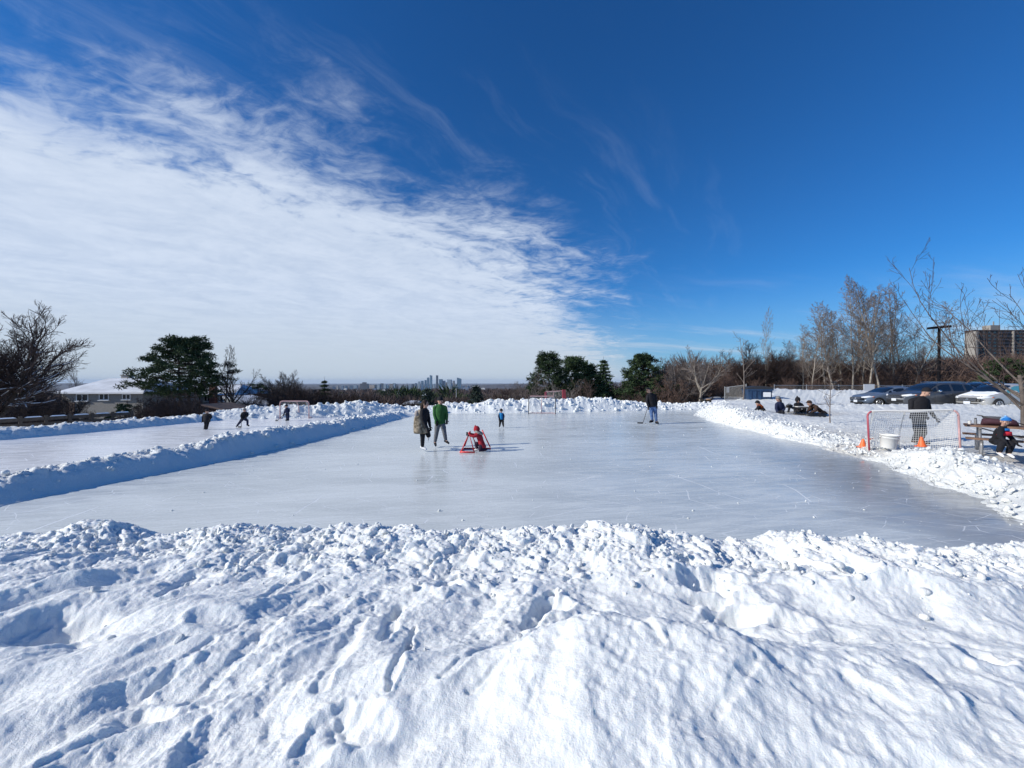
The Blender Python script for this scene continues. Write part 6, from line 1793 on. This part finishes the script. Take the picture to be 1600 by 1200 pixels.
    jk.rtube([g['shl'], g['shl'].lerp(nb, 0.5) + up * 0.012 * s, nb, g['shr'].lerp(nb, 0.5) + up * 0.012 * s, g['shr']], [0.074 * s, 0.080 * s, 0.085 * s, 0.080 * s, 0.074 * s], 12)
    jo = jk.build('coat' if coat else 'jacket', C_[jacket], t, smooth=True)
    sl = MB()
    for L in 'lr':
        sh, el, ha = g['sh' + L], g['el' + L], g['ha' + L]
        sl.rtube([sh.lerp(neck, 0.18) - up * 0.02 * s, sh, sh.lerp(el, 0.5), el, el.lerp(ha, 0.5), ha.lerp(el, 0.05)], [0.062 * s, 0.078 * s, 0.070 * s, 0.060 * s, 0.054 * s, 0.044 * s], 12)
    for L_ in ('l', 'r'):
        pass
    sl.build('sleeves', C_[sleeves or jacket], t, smooth=True)
    for L, q in (('l', 1), ('r', -1)):
        hand(t, g['ha' + L], g['el' + L], C_[glove] if glove else M['skin'], s * 1.15, 0.7, q, 'glove' if glove else 'hand')
    # ---- hat, hood or hair
    rz = Matrix.Rotation(math.atan2(lf.y, lf.x) - math.pi / 2, 3, 'Z')
    if hair:
        MB().ell(head - lf * 0.018 * hs_ + ax * 0.012 * hs_, (0.086 * hs_, 0.096 * hs_, 0.118 * hs_), 14, 10, -0.35, 1.0, M=rz).rtube([head - lf * 0.06 * hs_, head - lf * 0.09 * hs_ - ax * 0.12 * hs_, neck - lf * 0.085 * hs_ - ax * 0.10 * hs_], [0.075 * hs_, 0.065 * hs_, 0.03 * hs_], 10).build('hair', C_[hair], t, smooth=True)
    if hat and hat_kind == 'beanie':
        o = MB().ell(head + ax * 0.030 * hs_ - lf * 0.006 * hs_, (0.090 * hs_, 0.102 * hs_, 0.105 * hs_), 16, 10, 0.0, 1.0, M=rz).build('hat', C_[hat], t, smooth=True)
        MB().loft([(head + ax * 0.022 * hs_ - lf * 0.006 * hs_, 0.096 * hs_, 0.108 * hs_, math.atan2(ls.y, ls.x)), (head + ax * 0.062 * hs_ - lf * 0.006 * hs_, 0.094 * hs_, 0.105 * hs_, math.atan2(ls.y, ls.x))], 16).build('brim', C_[hat], o)
    if hat and hat_kind == 'cap':
        o = MB().ell(head + ax * 0.040 * hs_, (0.086 * hs_, 0.100 * hs_, 0.082 * hs_), 16, 8, 0.0, 1.0, M=rz).build('cap', C_[hat], t, smooth=True)
        MB().ell(head + ax * 0.045 * hs_ + lf * 0.12 * hs_, (0.07 * hs_, 0.075 * hs_, 0.012 * hs_), 12, 5, M=rz).build('peak', C_[hat], o, smooth=True)
    if hat and hat_kind == 'helmet':
        o = MB().ell(head + ax * 0.022 * hs_ - lf * 0.008 * hs_, (0.105 * hs_, 0.120 * hs_, 0.115 * hs_), 16, 10, -0.25, 1.0, M=rz).build('helmet', C_[hat], t, smooth=True)
        MB().rtube([head + ls * 0.085 * hs_, head - ax * 0.115 * hs_ + lf * 0.04 * hs_, head - ls * 0.085 * hs_], 0.008 * hs_, 6).build('chin_strap', C_['black'], o)
    if hood:
        MB().ell(head - lf * 0.012 * hs_ + ax * 0.012 * hs_, (0.105 * hs_, 0.118 * hs_, 0.132 * hs_), 16, 12, -0.9, 1.0, M=rz).rtube([head + ax * 0.10 * hs_ - lf * 0.01 * hs_, head + ax * 0.17 * hs_ - lf * 0.03 * hs_], [0.06 * hs_, 0.02 * hs_], 8).build('hood', C_[hood], t, smooth=True)
    # ---- boots / skates
    for L in 'lr':
        an, to = g['an' + L], g['to' + L]; fd = (to - an); fd2 = Vector((fd.x, fd.y, fd.z)).normalized() if fd.length > 0.01 else f
        heel = an - fd2 * 0.045 * s + Vector((0, 0, -0.02 * s))
        b = MB().rtube([an + (g['kn' + L] - an).normalized() * boot_h * s, an + (g['kn' + L] - an).normalized() * 0.02 * s, heel - Vector((0, 0, 0.025 * s))], [0.058 * s, 0.054 * s, 0.046 * s], 12)
        b.rtube([heel + Vector((0, 0, -0.028 * s)), an.lerp(to, 0.5) - Vector((0, 0, 0.012 * s)), to], [0.044 * s, 0.046 * s, 0.034 * s], 12)
        bo = b.build('skate' if skates else 'boot', C_[boots], t, smooth=True)
        if skates:
            low = Vector((0, 0, -0.075 * s)); hh_, tt_ = heel + low * 0.9, to + Vector((0, 0, -0.06 * s))
            for q in (0.15, 0.80):
                c = hh_.lerp(tt_, q); MB().tube([c + Vector((0, 0, 0.045 * s)), c], [0.022 * s, 0.012 * s], 8).build('blade_holder', C_[skates], bo)
            MB().tube([hh_ - fd2 * 0.02 * s, tt_ + fd2 * 0.02 * s], [0.010 * s, 0.010 * s], 6, flat=1.0).build('blade', M['blade'], bo)
        else:
            MB().rtube([heel + Vector((0, 0, -0.062 * s)), to + Vector((0, 0, -0.030 * s))], [0.036 * s, 0.036 * s], 10).build('sole', C_['black'], bo)
    return t, g, X0

# man in green, gliding with legs apart, looking down to his right
d = at(0, 698.5)[1]
person('man on skates in green jacket, grey trousers and black beanie, legs apart', 690, 698.5, d,
       dict(head=(687.8, 626.5, 0.0), neck=(687.4, 632.5), pelvis=(687.5, 658), shl=(695.2, 637.2, 0.02), ell=(697.6, 648, 0.03), hal=(698.2, 656.0, -0.02), shr=(679.6, 637.0, -0.04), elr=(679.6, 648.5, -0.06), har=(682.6, 657.5, -0.14),
            hipl=(691, 659.5), knl=(694.5, 674.5, -0.05), anl=(696.6, 688.0, 0.0), tol=(701.8, 691.6, -0.12), hipr=(684, 659.5), knr=(682.4, 676.5, -0.06), anr=(679.6, 690.8, 0.0), tor=(682.2, 694.8, -0.16)),
       'green', 'grey', 'black', face=(0.35, -1), hat='black', look=(0.30, -0.93, -0.18), skates='white', hood=None, coat=0.10, s=0.93)
# woman in parka, one foot on the ice
d = at(0, 705.4)[1]
t, g, X0 = person('woman with dark hair in a black and mottled khaki parka, standing on one white skate', 664, 705.4, d,
       dict(head=(664.6, 631.2, 0.0), neck=(663.6, 638.5), pelvis=(660.5, 664), shl=(665.6, 643.0, 0.14), ell=(668.8, 655, 0.10), hal=(671.6, 666.5, 0.02), shr=(660.8, 643.0, -0.12), elr=(662.5, 655, -0.18), har=(668.4, 666.5, -0.20),
            hipl=(664, 668, 0.07), knl=(669.0, 681.5, 0.06), anl=(664.0, 683.5, 0.42), tol=(663.5, 689.5, 0.50), hipr=(661, 668, -0.05), knr=(660.8, 684, -0.06), anr=(660.4, 697.4, -0.04), tor=(666.8, 701.4, -0.10)),
       'black', 'black', 'white', face=(1, -0.25), look=(0.95, -0.25, -0.1), hair='hair', coat=0.22, s=0.92, skates='white', boot_h=0.20)
k = d / F
bp = MB().loft([((-0.13, -0.02, 0.57), 0.20, 0.20, 0), ((-0.12, -0.02, 0.60), 0.225, 0.22, 0), ((-0.14, 0, 0.80), 0.215, 0.21, 0), ((-0.17, 0, 1.02), 0.17, 0.17, 0), ((-0.16, 0, 1.18), 0.12, 0.13, 0), ((-0.12, 0, 1.30), 0.07, 0.10, 0)], 18)
bp.build('parka_back', C_['khaki'], t, smooth=True)
MB().ell((-0.23, -0.02, 1.16), (0.09, 0.14, 0.12), 12, 8).build('fur_hood', C_['fur'], t, smooth=True)

# child in red kneeling at the skating frame
d = at(0, 706.0)[1]
t, g, X0 = person('child in red hooded coat kneeling on one knee at the red skating frame', 750, 706.0, d,
       dict(head=(744.6, 671.4, 0.0), neck=(747.6, 677.0), pelvis=(752.6, 693.5), shl=(745.8, 679.8, 0.12), ell=(739.5, 680.2, 0.12), hal=(733.8, 678.6, 0.12), shr=(747.0, 679.8, -0.10), elr=(740.5, 681.0, -0.14), har=(734.4, 679.6, -0.12),
            hipl=(751, 695, 0.06), knl=(742.4, 693.0, 0.08), anl=(745.5, 701.6, 0.06), tol=(740.8, 703.8, 0.06), hipr=(752, 695, -0.06), knr=(750.5, 702.8, -0.10), anr=(760.5, 702.2, -0.04), tor=(765.4, 703.4, -0.02)),
       'red', 'plum', 'white', face=(-1, -0.05), look=(-1, 0, -0.15), hood='red', coat=0.16, s=0.72, skates='white', glove='black')
MB().tube([(-0.035 + 0.105 * math.cos(q_), 0.115 * math.sin(q_), 0.600 - 0.045 * math.cos(q_)) for q_ in np.linspace(0, 2 * math.pi, 17)[:-1]], 0.038, 8, closed=True).build('fur_collar', C_['fur'], t, smooth=True)
# skating frame: two A-shaped sides joined at the top
fx = atd(738, 12.25)
M['frame_red'] = simple('red_painted_steel', (0.72, 0.045, 0.05), 0.35, var=0.06)
t = thing('skating_frame', 'red tubular skating aid frame on the ice held by the kneeling child', 'skating aid', (atd(733, 12.35), 12.35, 0.015))
kk = 12.35 / F
def q(px, py, y): return ((px - 733) * kk, y, (706.5 - py) * kk)
r_ = 0.020
MB().tube([q(722.5, 705.5, -0.28), q(733.5, 678, -0.18), q(742.5, 706, -0.30)], r_, 10).build('side_frame', M['frame_red'], t, smooth=True)
MB().tube([q(724, 702, 0.32), q(733.5, 678, 0.22), q(744, 702.5, 0.34)], r_, 10).build('side_frame', M['frame_red'], t, smooth=True)
MB().tube([q(733.5, 678, -0.19), q(733.5, 678, 0.23)], r_ * 1.2, 10).build('grip_bar', M['frame_red'], t, smooth=True)
MB().tube([q(721, 705.7, -0.34), q(743.5, 706.2, -0.31)], r_ * 1.25, 10).build('runner', M['frame_red'], t, smooth=True)
MB().tube([q(723, 706, 0.36), q(766, 706, 0.34)], r_ * 1.25, 10).build('runner', M['frame_red'], t, smooth=True)
MB().tube([q(721, 705.7, -0.33), q(722.6, 706, 0.34)], r_, 10).build('cross_bar', M['frame_red'], t, smooth=True)
MB().tube([q(752, 676, 0.30), q(765, 704, 0.33)], r_, 10).build('rear_strut', M['frame_red'], t, smooth=True)

# small child in blue on the ice
d = at(0, 668.6)[1]
person('small child in a bright blue and black snowsuit standing alone on the ice', 783.5, 668.6, d,
       dict(head=(783.2, 641.6, 0), neck=(783.2, 645.5), pelvis=(783.6, 654), shl=(786.0, 647.2, 0), ell=(787.4, 650.5, -0.03), hal=(787.0, 654.0, -0.05), shr=(780.4, 647.2, 0), elr=(779.4, 650.3, -0.03), har=(779.8, 653.6, -0.06),
            hipl=(785.0, 655), knl=(785.8, 660.5), anl=(786.4, 665.0), tol=(786.9, 666.3, -0.08), hipr=(782.0, 655), knr=(781.4, 660.5), anr=(780.8, 665.0), tor=(780.2, 666.3, -0.08)),
       'blue', 'black', 'black', face=(-0.2, 1), look=(-0.2, 1, 0), hat='black', hat_kind='helmet', s=0.64, skates='white', sleeves='navy', thick=1.05)

# man in jeans with a stick
d = at(0, 662.5)[1]
t, g, X0 = person('man in black jacket, jeans and black cap standing on the ice with a hockey stick', 1018, 662.5, d,
       dict(head=(1012.6, 609.6, -0.03), neck=(1015.6, 615.0), pelvis=(1019.6, 634), shl=(1024.0, 618.6, 0.05), ell=(1026.4, 627, 0.06), hal=(1025.6, 633.4, -0.02), shr=(1011.6, 619.0, -0.05), elr=(1010.0, 628, -0.09), har=(1011.2, 634.6, -0.16),
            hipl=(1022.6, 635), knl=(1024.4, 647.5, -0.02), anl=(1025.8, 658.4, 0.02), tol=(1026.4, 660.0, -0.18), hipr=(1016.6, 635), knr=(1017.8, 647.5, -0.02), anr=(1019.8, 656.6, 0.05), tor=(1014.6, 658.4, -0.08)),
       'black', 'jeans', 'black', face=(-0.6, -0.8), look=(-0.75, -0.6, -0.35), hat='black', hat_kind='cap', s=1.06, skates=None, coat=0.05)
def stick(label, p0, p1, blade, off, mat='stick', r=0.014):
    p0, p1 = Vector(p0), Vector(p1)
    t = thing('hockey_stick', label, 'hockey stick', p1, 0, 'hockey sticks in hand'); a = p0 - p1
    MB().tube([a, (0, 0, 0)], r, 6).build('shaft', M[mat], t)
    n = 5; bl = []
    for i in range(n):
        f = i / (n - 1); x, y = blade[0] * f, blade[1] * f + off * f * f
        bl.append([(x, y - 0.008, 0.0 - 0.01), (x, y + 0.008, -0.01), (x, y + 0.008, 0.055), (x, y - 0.008, 0.055)])
    MB().rings(bl).build('blade', M['black_trim'], t)
    return t
h = g['har']
a = at(1004.5, 661.5, 0.02)
stick('hockey stick slanting from the hand of the man in jeans to the ice', (X0 + h.x - 0.0, d + h.y - 0.03, h.z + 0.05), (a[0], a[1], 0.02), (-0.26, 0.03), 0.04)

# three skaters on the left rink
d = at(0, 671.5)[1]
person('skater all in black seen from behind on the left rink, feet together', 322.5, 671.5, d,
       dict(head=(323.5, 643.0, 0), neck=(323.5, 646.5), pelvis=(322.8, 656.5), shl=(318.2, 648.6, 0), ell=(316.8, 652.6, 0), hal=(317.8, 656.6, -0.06), shr=(328.4, 648.6, 0), elr=(330.0, 651.8, 0), har=(329.2, 655.0, -0.06),
            hipl=(321.2, 657.2), knl=(321.0, 663.4), anl=(319.8, 668.6), tol=(318.4, 670.2, 0.0), hipr=(324.4, 657.2), knr=(323.8, 663.6), anr=(323.0, 668.8), tor=(323.4, 670.0, -0.10)),
       'black', 'black', 'black', face=(0, 1), look=(0, 1, 0), hat='black', s=0.70, coat=0.12, skates='white', thick=1.0)
d = at(0, 667.6)[1]
t, g, X0 = person('player striding in a wide lunge on the left rink, pale hat and dark jacket', 380, 667.6, d,
       dict(head=(382.2, 641.0, 0), neck=(382.2, 643.8), pelvis=(380.4, 653.2), shl=(385.0, 645.8, 0.05), ell=(386.8, 648.8, 0.0), hal=(386.4, 651.6, -0.08), shr=(379.6, 645.8, -0.05), elr=(378.4, 650.2, -0.08), har=(381.0, 652.6, -0.16),
            hipl=(381.8, 654), knl=(386.4, 657.4), anl=(386.6, 663.4), tol=(388.8, 665.0, 0), hipr=(379.2, 654), knr=(374.6, 659.6), anr=(370.6, 664.6), tor=(369.0, 666.0, 0)),
       'black', 'navy', 'black', face=(0.6, -0.6), look=(0.7, -0.5, -0.1), hat='beanie', s=0.70, skates='black')
stick('hockey stick reaching to the ice between the legs of the striding player', (X0 + g['har'].x, d - 0.2, g['har'].z + 0.02), (X0 + (382.5 - 380) * d / F, d - 0.25, 0.02), (-0.16, 0), 0.02)
d = at(0, 657.6)[1]
t, g, X0 = person('player in dark blue standing at the left post of the left goal', 447.5, 657.6, d,
       dict(head=(447.4, 635.0, 0), neck=(447.6, 637.8), pelvis=(449.0, 646.2), shl=(450.8, 639.6, 0.03), ell=(451.6, 642.8, 0.0), hal=(450.0, 645.8, -0.1), shr=(446.6, 639.6, -0.03), elr=(445.8, 643.0, -0.06), har=(445.6, 646.4, -0.12),
            hipl=(450.0, 647), knl=(450.2, 651.4), anl=(450.4, 655.6), tol=(450.0, 656.3, -0.10), hipr=(448.2, 647), knr=(448.2, 651.4), anr=(448.2, 655.6), tor=(447.6, 656.3, -0.10)),
       'navy', 'navy', 'black', face=(-0.8, -0.5), look=(-0.8, -0.5, -0.2), hat='black', s=0.72, skates='white', coat=0.06)
stick('pale hockey stick held low by the player in dark blue', (X0 + g['har'].x, d - 0.14, g['har'].z), (X0 + (435.5 - 447.5) * d / F, d - 0.12, 0.02), (-0.14, 0.0), 0.03)

# man behind the near net
d = 12.75; zb = 0.16
base = HZ + (CAM_H - zb) * F / d
person('man in black jacket and knitted cap looking down behind the near goal', 1438, base, d,
       dict(head=(1441.6, 612.6, -0.10), neck=(1438.6, 619.8, -0.02), pelvis=(1435.0, 652), shl=(1446.6, 626.0, -0.02), ell=(1449.6, 640, -0.05), hal=(1453.0, 652.0, -0.16), shr=(1426.8, 626.4, 0.05), elr=(1424.0, 640, 0.02), har=(1431.0, 648.0, -0.22),
            hipl=(1440, 655), knl=(1442.6, 677, -0.02), anl=(1441.0, base - 5.2, 0.06), tol=(1444.5, base - 2.2, -0.14), hipr=(1431.6, 655), knr=(1432.6, 677, -0.02), anr=(1431.6, base - 5.2, 0.06), tor=(1429.5, base - 2.2, -0.14)),
       'black', 'black', 'brown', face=(0.25, -1), look=(0.35, -0.75, -0.55), hat='black', s=1.02, skates=None, z0=zb, coat=0.05, wide=1.08, thick=1.05)

# child on the near bench
d = 10.15; zb = 0.17
base = HZ + (CAM_H - zb) * F / d
t, g, X0 = person('child in striped blue hat and red-chested black snowsuit sitting on the near bench', 1564, base, d,
       dict(head=(1567.0, 658.0, -0.06), neck=(1567.4, 667.0), pelvis=(1572.5, 690, 0.18), shl=(1577.0, 671.5, 0.10), ell=(1582.5, 682, 0.06), hal=(1578.0, 691.5, -0.14), shr=(1559.6, 671.5, -0.05), elr=(1555.2, 681, -0.10), har=(1556.0, 690.5, -0.22),
            hipl=(1575, 691.5, 0.12), knl=(1566.0, 692.5, -0.20), anl=(1564.0, 706.0, -0.16), tol=(1561.0, 711.0, -0.30), hipr=(1569, 691.5, 0.10), knr=(1552.5, 691.5, -0.18), anr=(1551.0, 704.5, -0.14), tor=(1547.0, 710.0, -0.28)),
       'black', 'black', 'white', face=(-0.75, -0.65), look=(-0.85, -0.5, -0.25), s=0.84, skates='black', z0=zb, hat='stripe', coat=0.05, thick=1.1, wide=1.05)
ko = d / F
hp = Vector(((1567.0 - 1564) * ko, -0.06, (base - 658.0) * ko))
for zq, rr in ((0.062, 0.083), (0.095, 0.070), (0.028, 0.088)):
    MB().loft([(hp + Vector((0, 0, zq - 0.002)), rr, rr * 1.08, 0.6), (hp + Vector((0, 0, zq + 0.012)), rr * 0.985, rr * 1.07, 0.6)], 18).build('stripe', C_['stripe2'], t)
MB().ell(hp + Vector((0, 0, 0.125)), (0.026, 0.026, 0.026), 8, 6).build('pompom', C_['stripe2'], t, smooth=True)
MB().loft([(((1567.6 - 1564) * ko, -0.015, (base - 672.5) * ko), 0.105, 0.100, -0.3), (((1567.4 - 1564) * ko, -0.015, (base - 669.0) * ko), 0.098, 0.095, -0.3)], 16).build('scarf', C_['stripe'], t, smooth=True)
MB().loft([(((1569.4 - 1564) * ko, 0.010, (base - 680) * ko), 0.153, 0.131, -0.2), (((1568.4 - 1564) * ko, 0.0, (base - 674) * ko), 0.146, 0.124, -0.2)], 18).build('chest_panel', C_['redb'], t, smooth=True)

# people round the middle picnic table
d = 20.4; zb = 0.42; base = HZ + (CAM_H - zb) * F / d
person('person in navy coat and grey knitted hat sitting left of the dark table', 1217, base, d,
       dict(head=(1216.0, 623.6, 0), neck=(1217.8, 628.4), pelvis=(1221.0, 643.0, 0.1), shl=(1223.4, 631.6, 0.05), ell=(1225.6, 638.5, 0), hal=(1218.8, 643.5, -0.18), shr=(1213.2, 631.6, -0.03), elr=(1211.6, 638.8, -0.06), har=(1214.0, 645.0, -0.16),
            hipl=(1222, 644.5, 0.05), knl=(1217.0, 643.5, -0.30), anl=(1215.6, 649.0, -0.30), tol=(1212.6, 650.4, -0.38), hipr=(1219, 644.5, 0.05), knr=(1213.0, 644.5, -0.24), anr=(1212.4, 649.4, -0.24), tor=(1209.6, 650.6, -0.32)),
       'navy', 'black', 'black', face=(-0.8, -0.6), look=(-0.8, -0.5, -0.2), hat='beanie', s=1.06, skates=None, z0=zb, coat=0.12, hair='hair', glove='pink', wide=1.15, thick=1.1)
d = 21.6; zb = 0.36; base = HZ + (CAM_H - zb) * F / d
person('person in black with a dark hood sitting on the far side of the dark table', 1247, base, d,
       dict(head=(1246.6, 625.0, 0), neck=(1247.2, 629.2), pelvis=(1248, 642.0, 0.1), shl=(1252.4, 632.0, 0), ell=(1254.4, 636.8, -0.08), hal=(1250.0, 638.8, -0.25), shr=(1242.8, 632.0, 0), elr=(1241.2, 636.8, -0.08), har=(1244.6, 638.8, -0.25),
            hipl=(1250, 643), knl=(1251, 643.5, -0.35), anl=(1251, 650, -0.32), tol=(1251, 651.5, -0.42), hipr=(1246, 643), knr=(1245, 643.5, -0.35), anr=(1245, 650, -0.32), tor=(1245, 651.5, -0.42)),
       'black', 'black', 'black', face=(-0.1, -1), look=(-0.3, -0.9, -0.3), hood='black', s=1.02, skates=None, z0=zb)
d = 20.2; zb = 0.34; base = HZ + (CAM_H - zb) * F / d
person('person in dark brown coat kneeling over the right end of the dark table', 1278, base, d,
       dict(head=(1264.0, 630.0, -0.05), neck=(1268.4, 632.4), pelvis=(1286.0, 645.0), shl=(1271.0, 635.0, 0.15), ell=(1267.8, 640.6, 0.12), hal=(1263.4, 642.5, 0.05), shr=(1272.0, 635.4, -0.17), elr=(1269.6, 641.5, -0.20), har=(1265.2, 643.5, -0.12),
            hipl=(1287, 646.5, 0.09), knl=(1282.0, 654.0, 0.10), anl=(1294.4, 653.6, 0.10), tol=(1298.2, 652.0, 0.10), hipr=(1287, 646.5, -0.09), knr=(1281.0, 654.4, -0.12), anr=(1294.0, 654.0, -0.10), tor=(1298.0, 652.8, -0.10)),
       'brown', 'black', 'black', face=(-1, -0.1), look=(-0.85, -0.2, -0.5), hat='brown', s=1.12, skates=None, z0=zb)
d = 21.0; zb = 0.58; base = HZ + (CAM_H - zb) * F / d
person('person in a black and orange coat bent low in the snow left of the table', 1187, base, d,
       dict(head=(1184.0, 630.2, -0.02), neck=(1186.4, 632.6), pelvis=(1192.0, 640.0, 0.1), shl=(1190.4, 634.8, 0.08), ell=(1187.6, 638.8, 0.05), hal=(1182.0, 640.6, -0.05), shr=(1184.4, 634.8, -0.10), elr=(1180.4, 638.8, -0.14), har=(1177.0, 641.0, -0.12),
            hipl=(1193, 641, 0.05), knl=(1189, 640.5, -0.25), anl=(1193.0, 644.4, -0.22), tol=(1190, 645.4, -0.3), hipr=(1191.5, 641, -0.05), knr=(1184.5, 641.5, -0.30), anr=(1186.0, 645.0, -0.26), tor=(1182, 645.8, -0.34)),
       'orange', 'black', 'black', face=(-0.8, -0.6), look=(-0.7, -0.5, -0.5), hat='black', s=1.10, skates=None, z0=zb, sleeves='black', coat=0.06)
t = thing('sled', 'black plastic sled tray lying beside the crouching person in orange', 'sled', (atd(1172, 20.6), 20.6, 0.58), 0.3)
MB().loft([((0, 0, 0), 0.26, 0.12, 0), ((0, 0, 0.05), 0.33, 0.17, 0), ((0, 0, 0.07), 0.35, 0.18, 0), ((0, 0, 0.065), 0.31, 0.15, 0), ((0, 0, 0.02), 0.25, 0.11, 0)], 16).build('shell', M['black_trim'], t, smooth=True)
MB().tube([(-0.30, 0, 0.07), (-0.45, 0.02, 0.10), (-0.55, 0, 0.08)], 0.01, 5).build('cord', M['black_trim'], t)

# ------------------------------------------------------------------ dogs beyond the far corner
def dog(label, loc, rz, s, mat, mat2):
    t = thing('dog', label, 'dog', loc, rz, 'dogs beyond the far corner', s)
    N = [((0, 0, 0.50), 0.13)]; E = []
    def add(p, r, par): N.append((p, r)); E.append((par, len(N) - 1)); return len(N) - 1
    a = add((-0.20, 0, 0.51), 0.115, 0); hq = add((-0.36, 0, 0.52), 0.10, a); c = add((0.22, 0, 0.50), 0.15, 0); nk = add((0.38, 0, 0.62), 0.085, c)
    hd = add((0.48, 0, 0.74), 0.075, nk); mz = add((0.60, 0, 0.71), 0.045, hd); add((0.68, 0, 0.695), 0.032, mz)
    tl = add((-0.48, 0, 0.55), 0.03, hq); tl = add((-0.60, 0, 0.50), 0.025, tl); add((-0.68, 0, 0.42), 0.018, tl)
    for y in (-0.085, 0.085):
        kx = add((-0.30, y, 0.36), 0.07, hq); hk = add((-0.42, y, 0.20), 0.03, kx); ft = add((-0.38, y, 0.03), 0.024, hk); add((-0.32, y, 0.015), 0.024, ft)
        el = add((0.24, y, 0.32), 0.05, c); wr = add((0.25, y, 0.14), 0.028, el); ft = add((0.24, y, 0.03), 0.024, wr); add((0.30, y, 0.015), 0.024, ft)
    skin_mesh('body', N, E, 0, mat, t)
    MB().ell((0.02, 0, 0.56), (0.34, 0.125, 0.10), 12, 8).build('back_patch', mat2, t, smooth=True)
    for y in (-0.05, 0.05): MB().rtube([(0.46, y, 0.80), (0.45, y * 1.4, 0.88)], [0.028, 0.008], 6).build('ear', mat, t)
dk = cloth('black_fur', (0.02, 0.018, 0.016), 0.3, 30); tn = cloth('tan_fur', (0.36, 0.22, 0.12), 0.3, 30)
xx = atd(1107, 33); dog('black and tan dog standing sideways beyond the far corner of the rink', (xx, 33, zat(633, 33)), R(8), 0.80, dk, tn)
xx = atd(1101, 33.6); dog('second dog, all black, just left of the tan-backed one', (xx, 33.8, zat(632.5, 33.8)), R(120), 0.72, dk, dk)
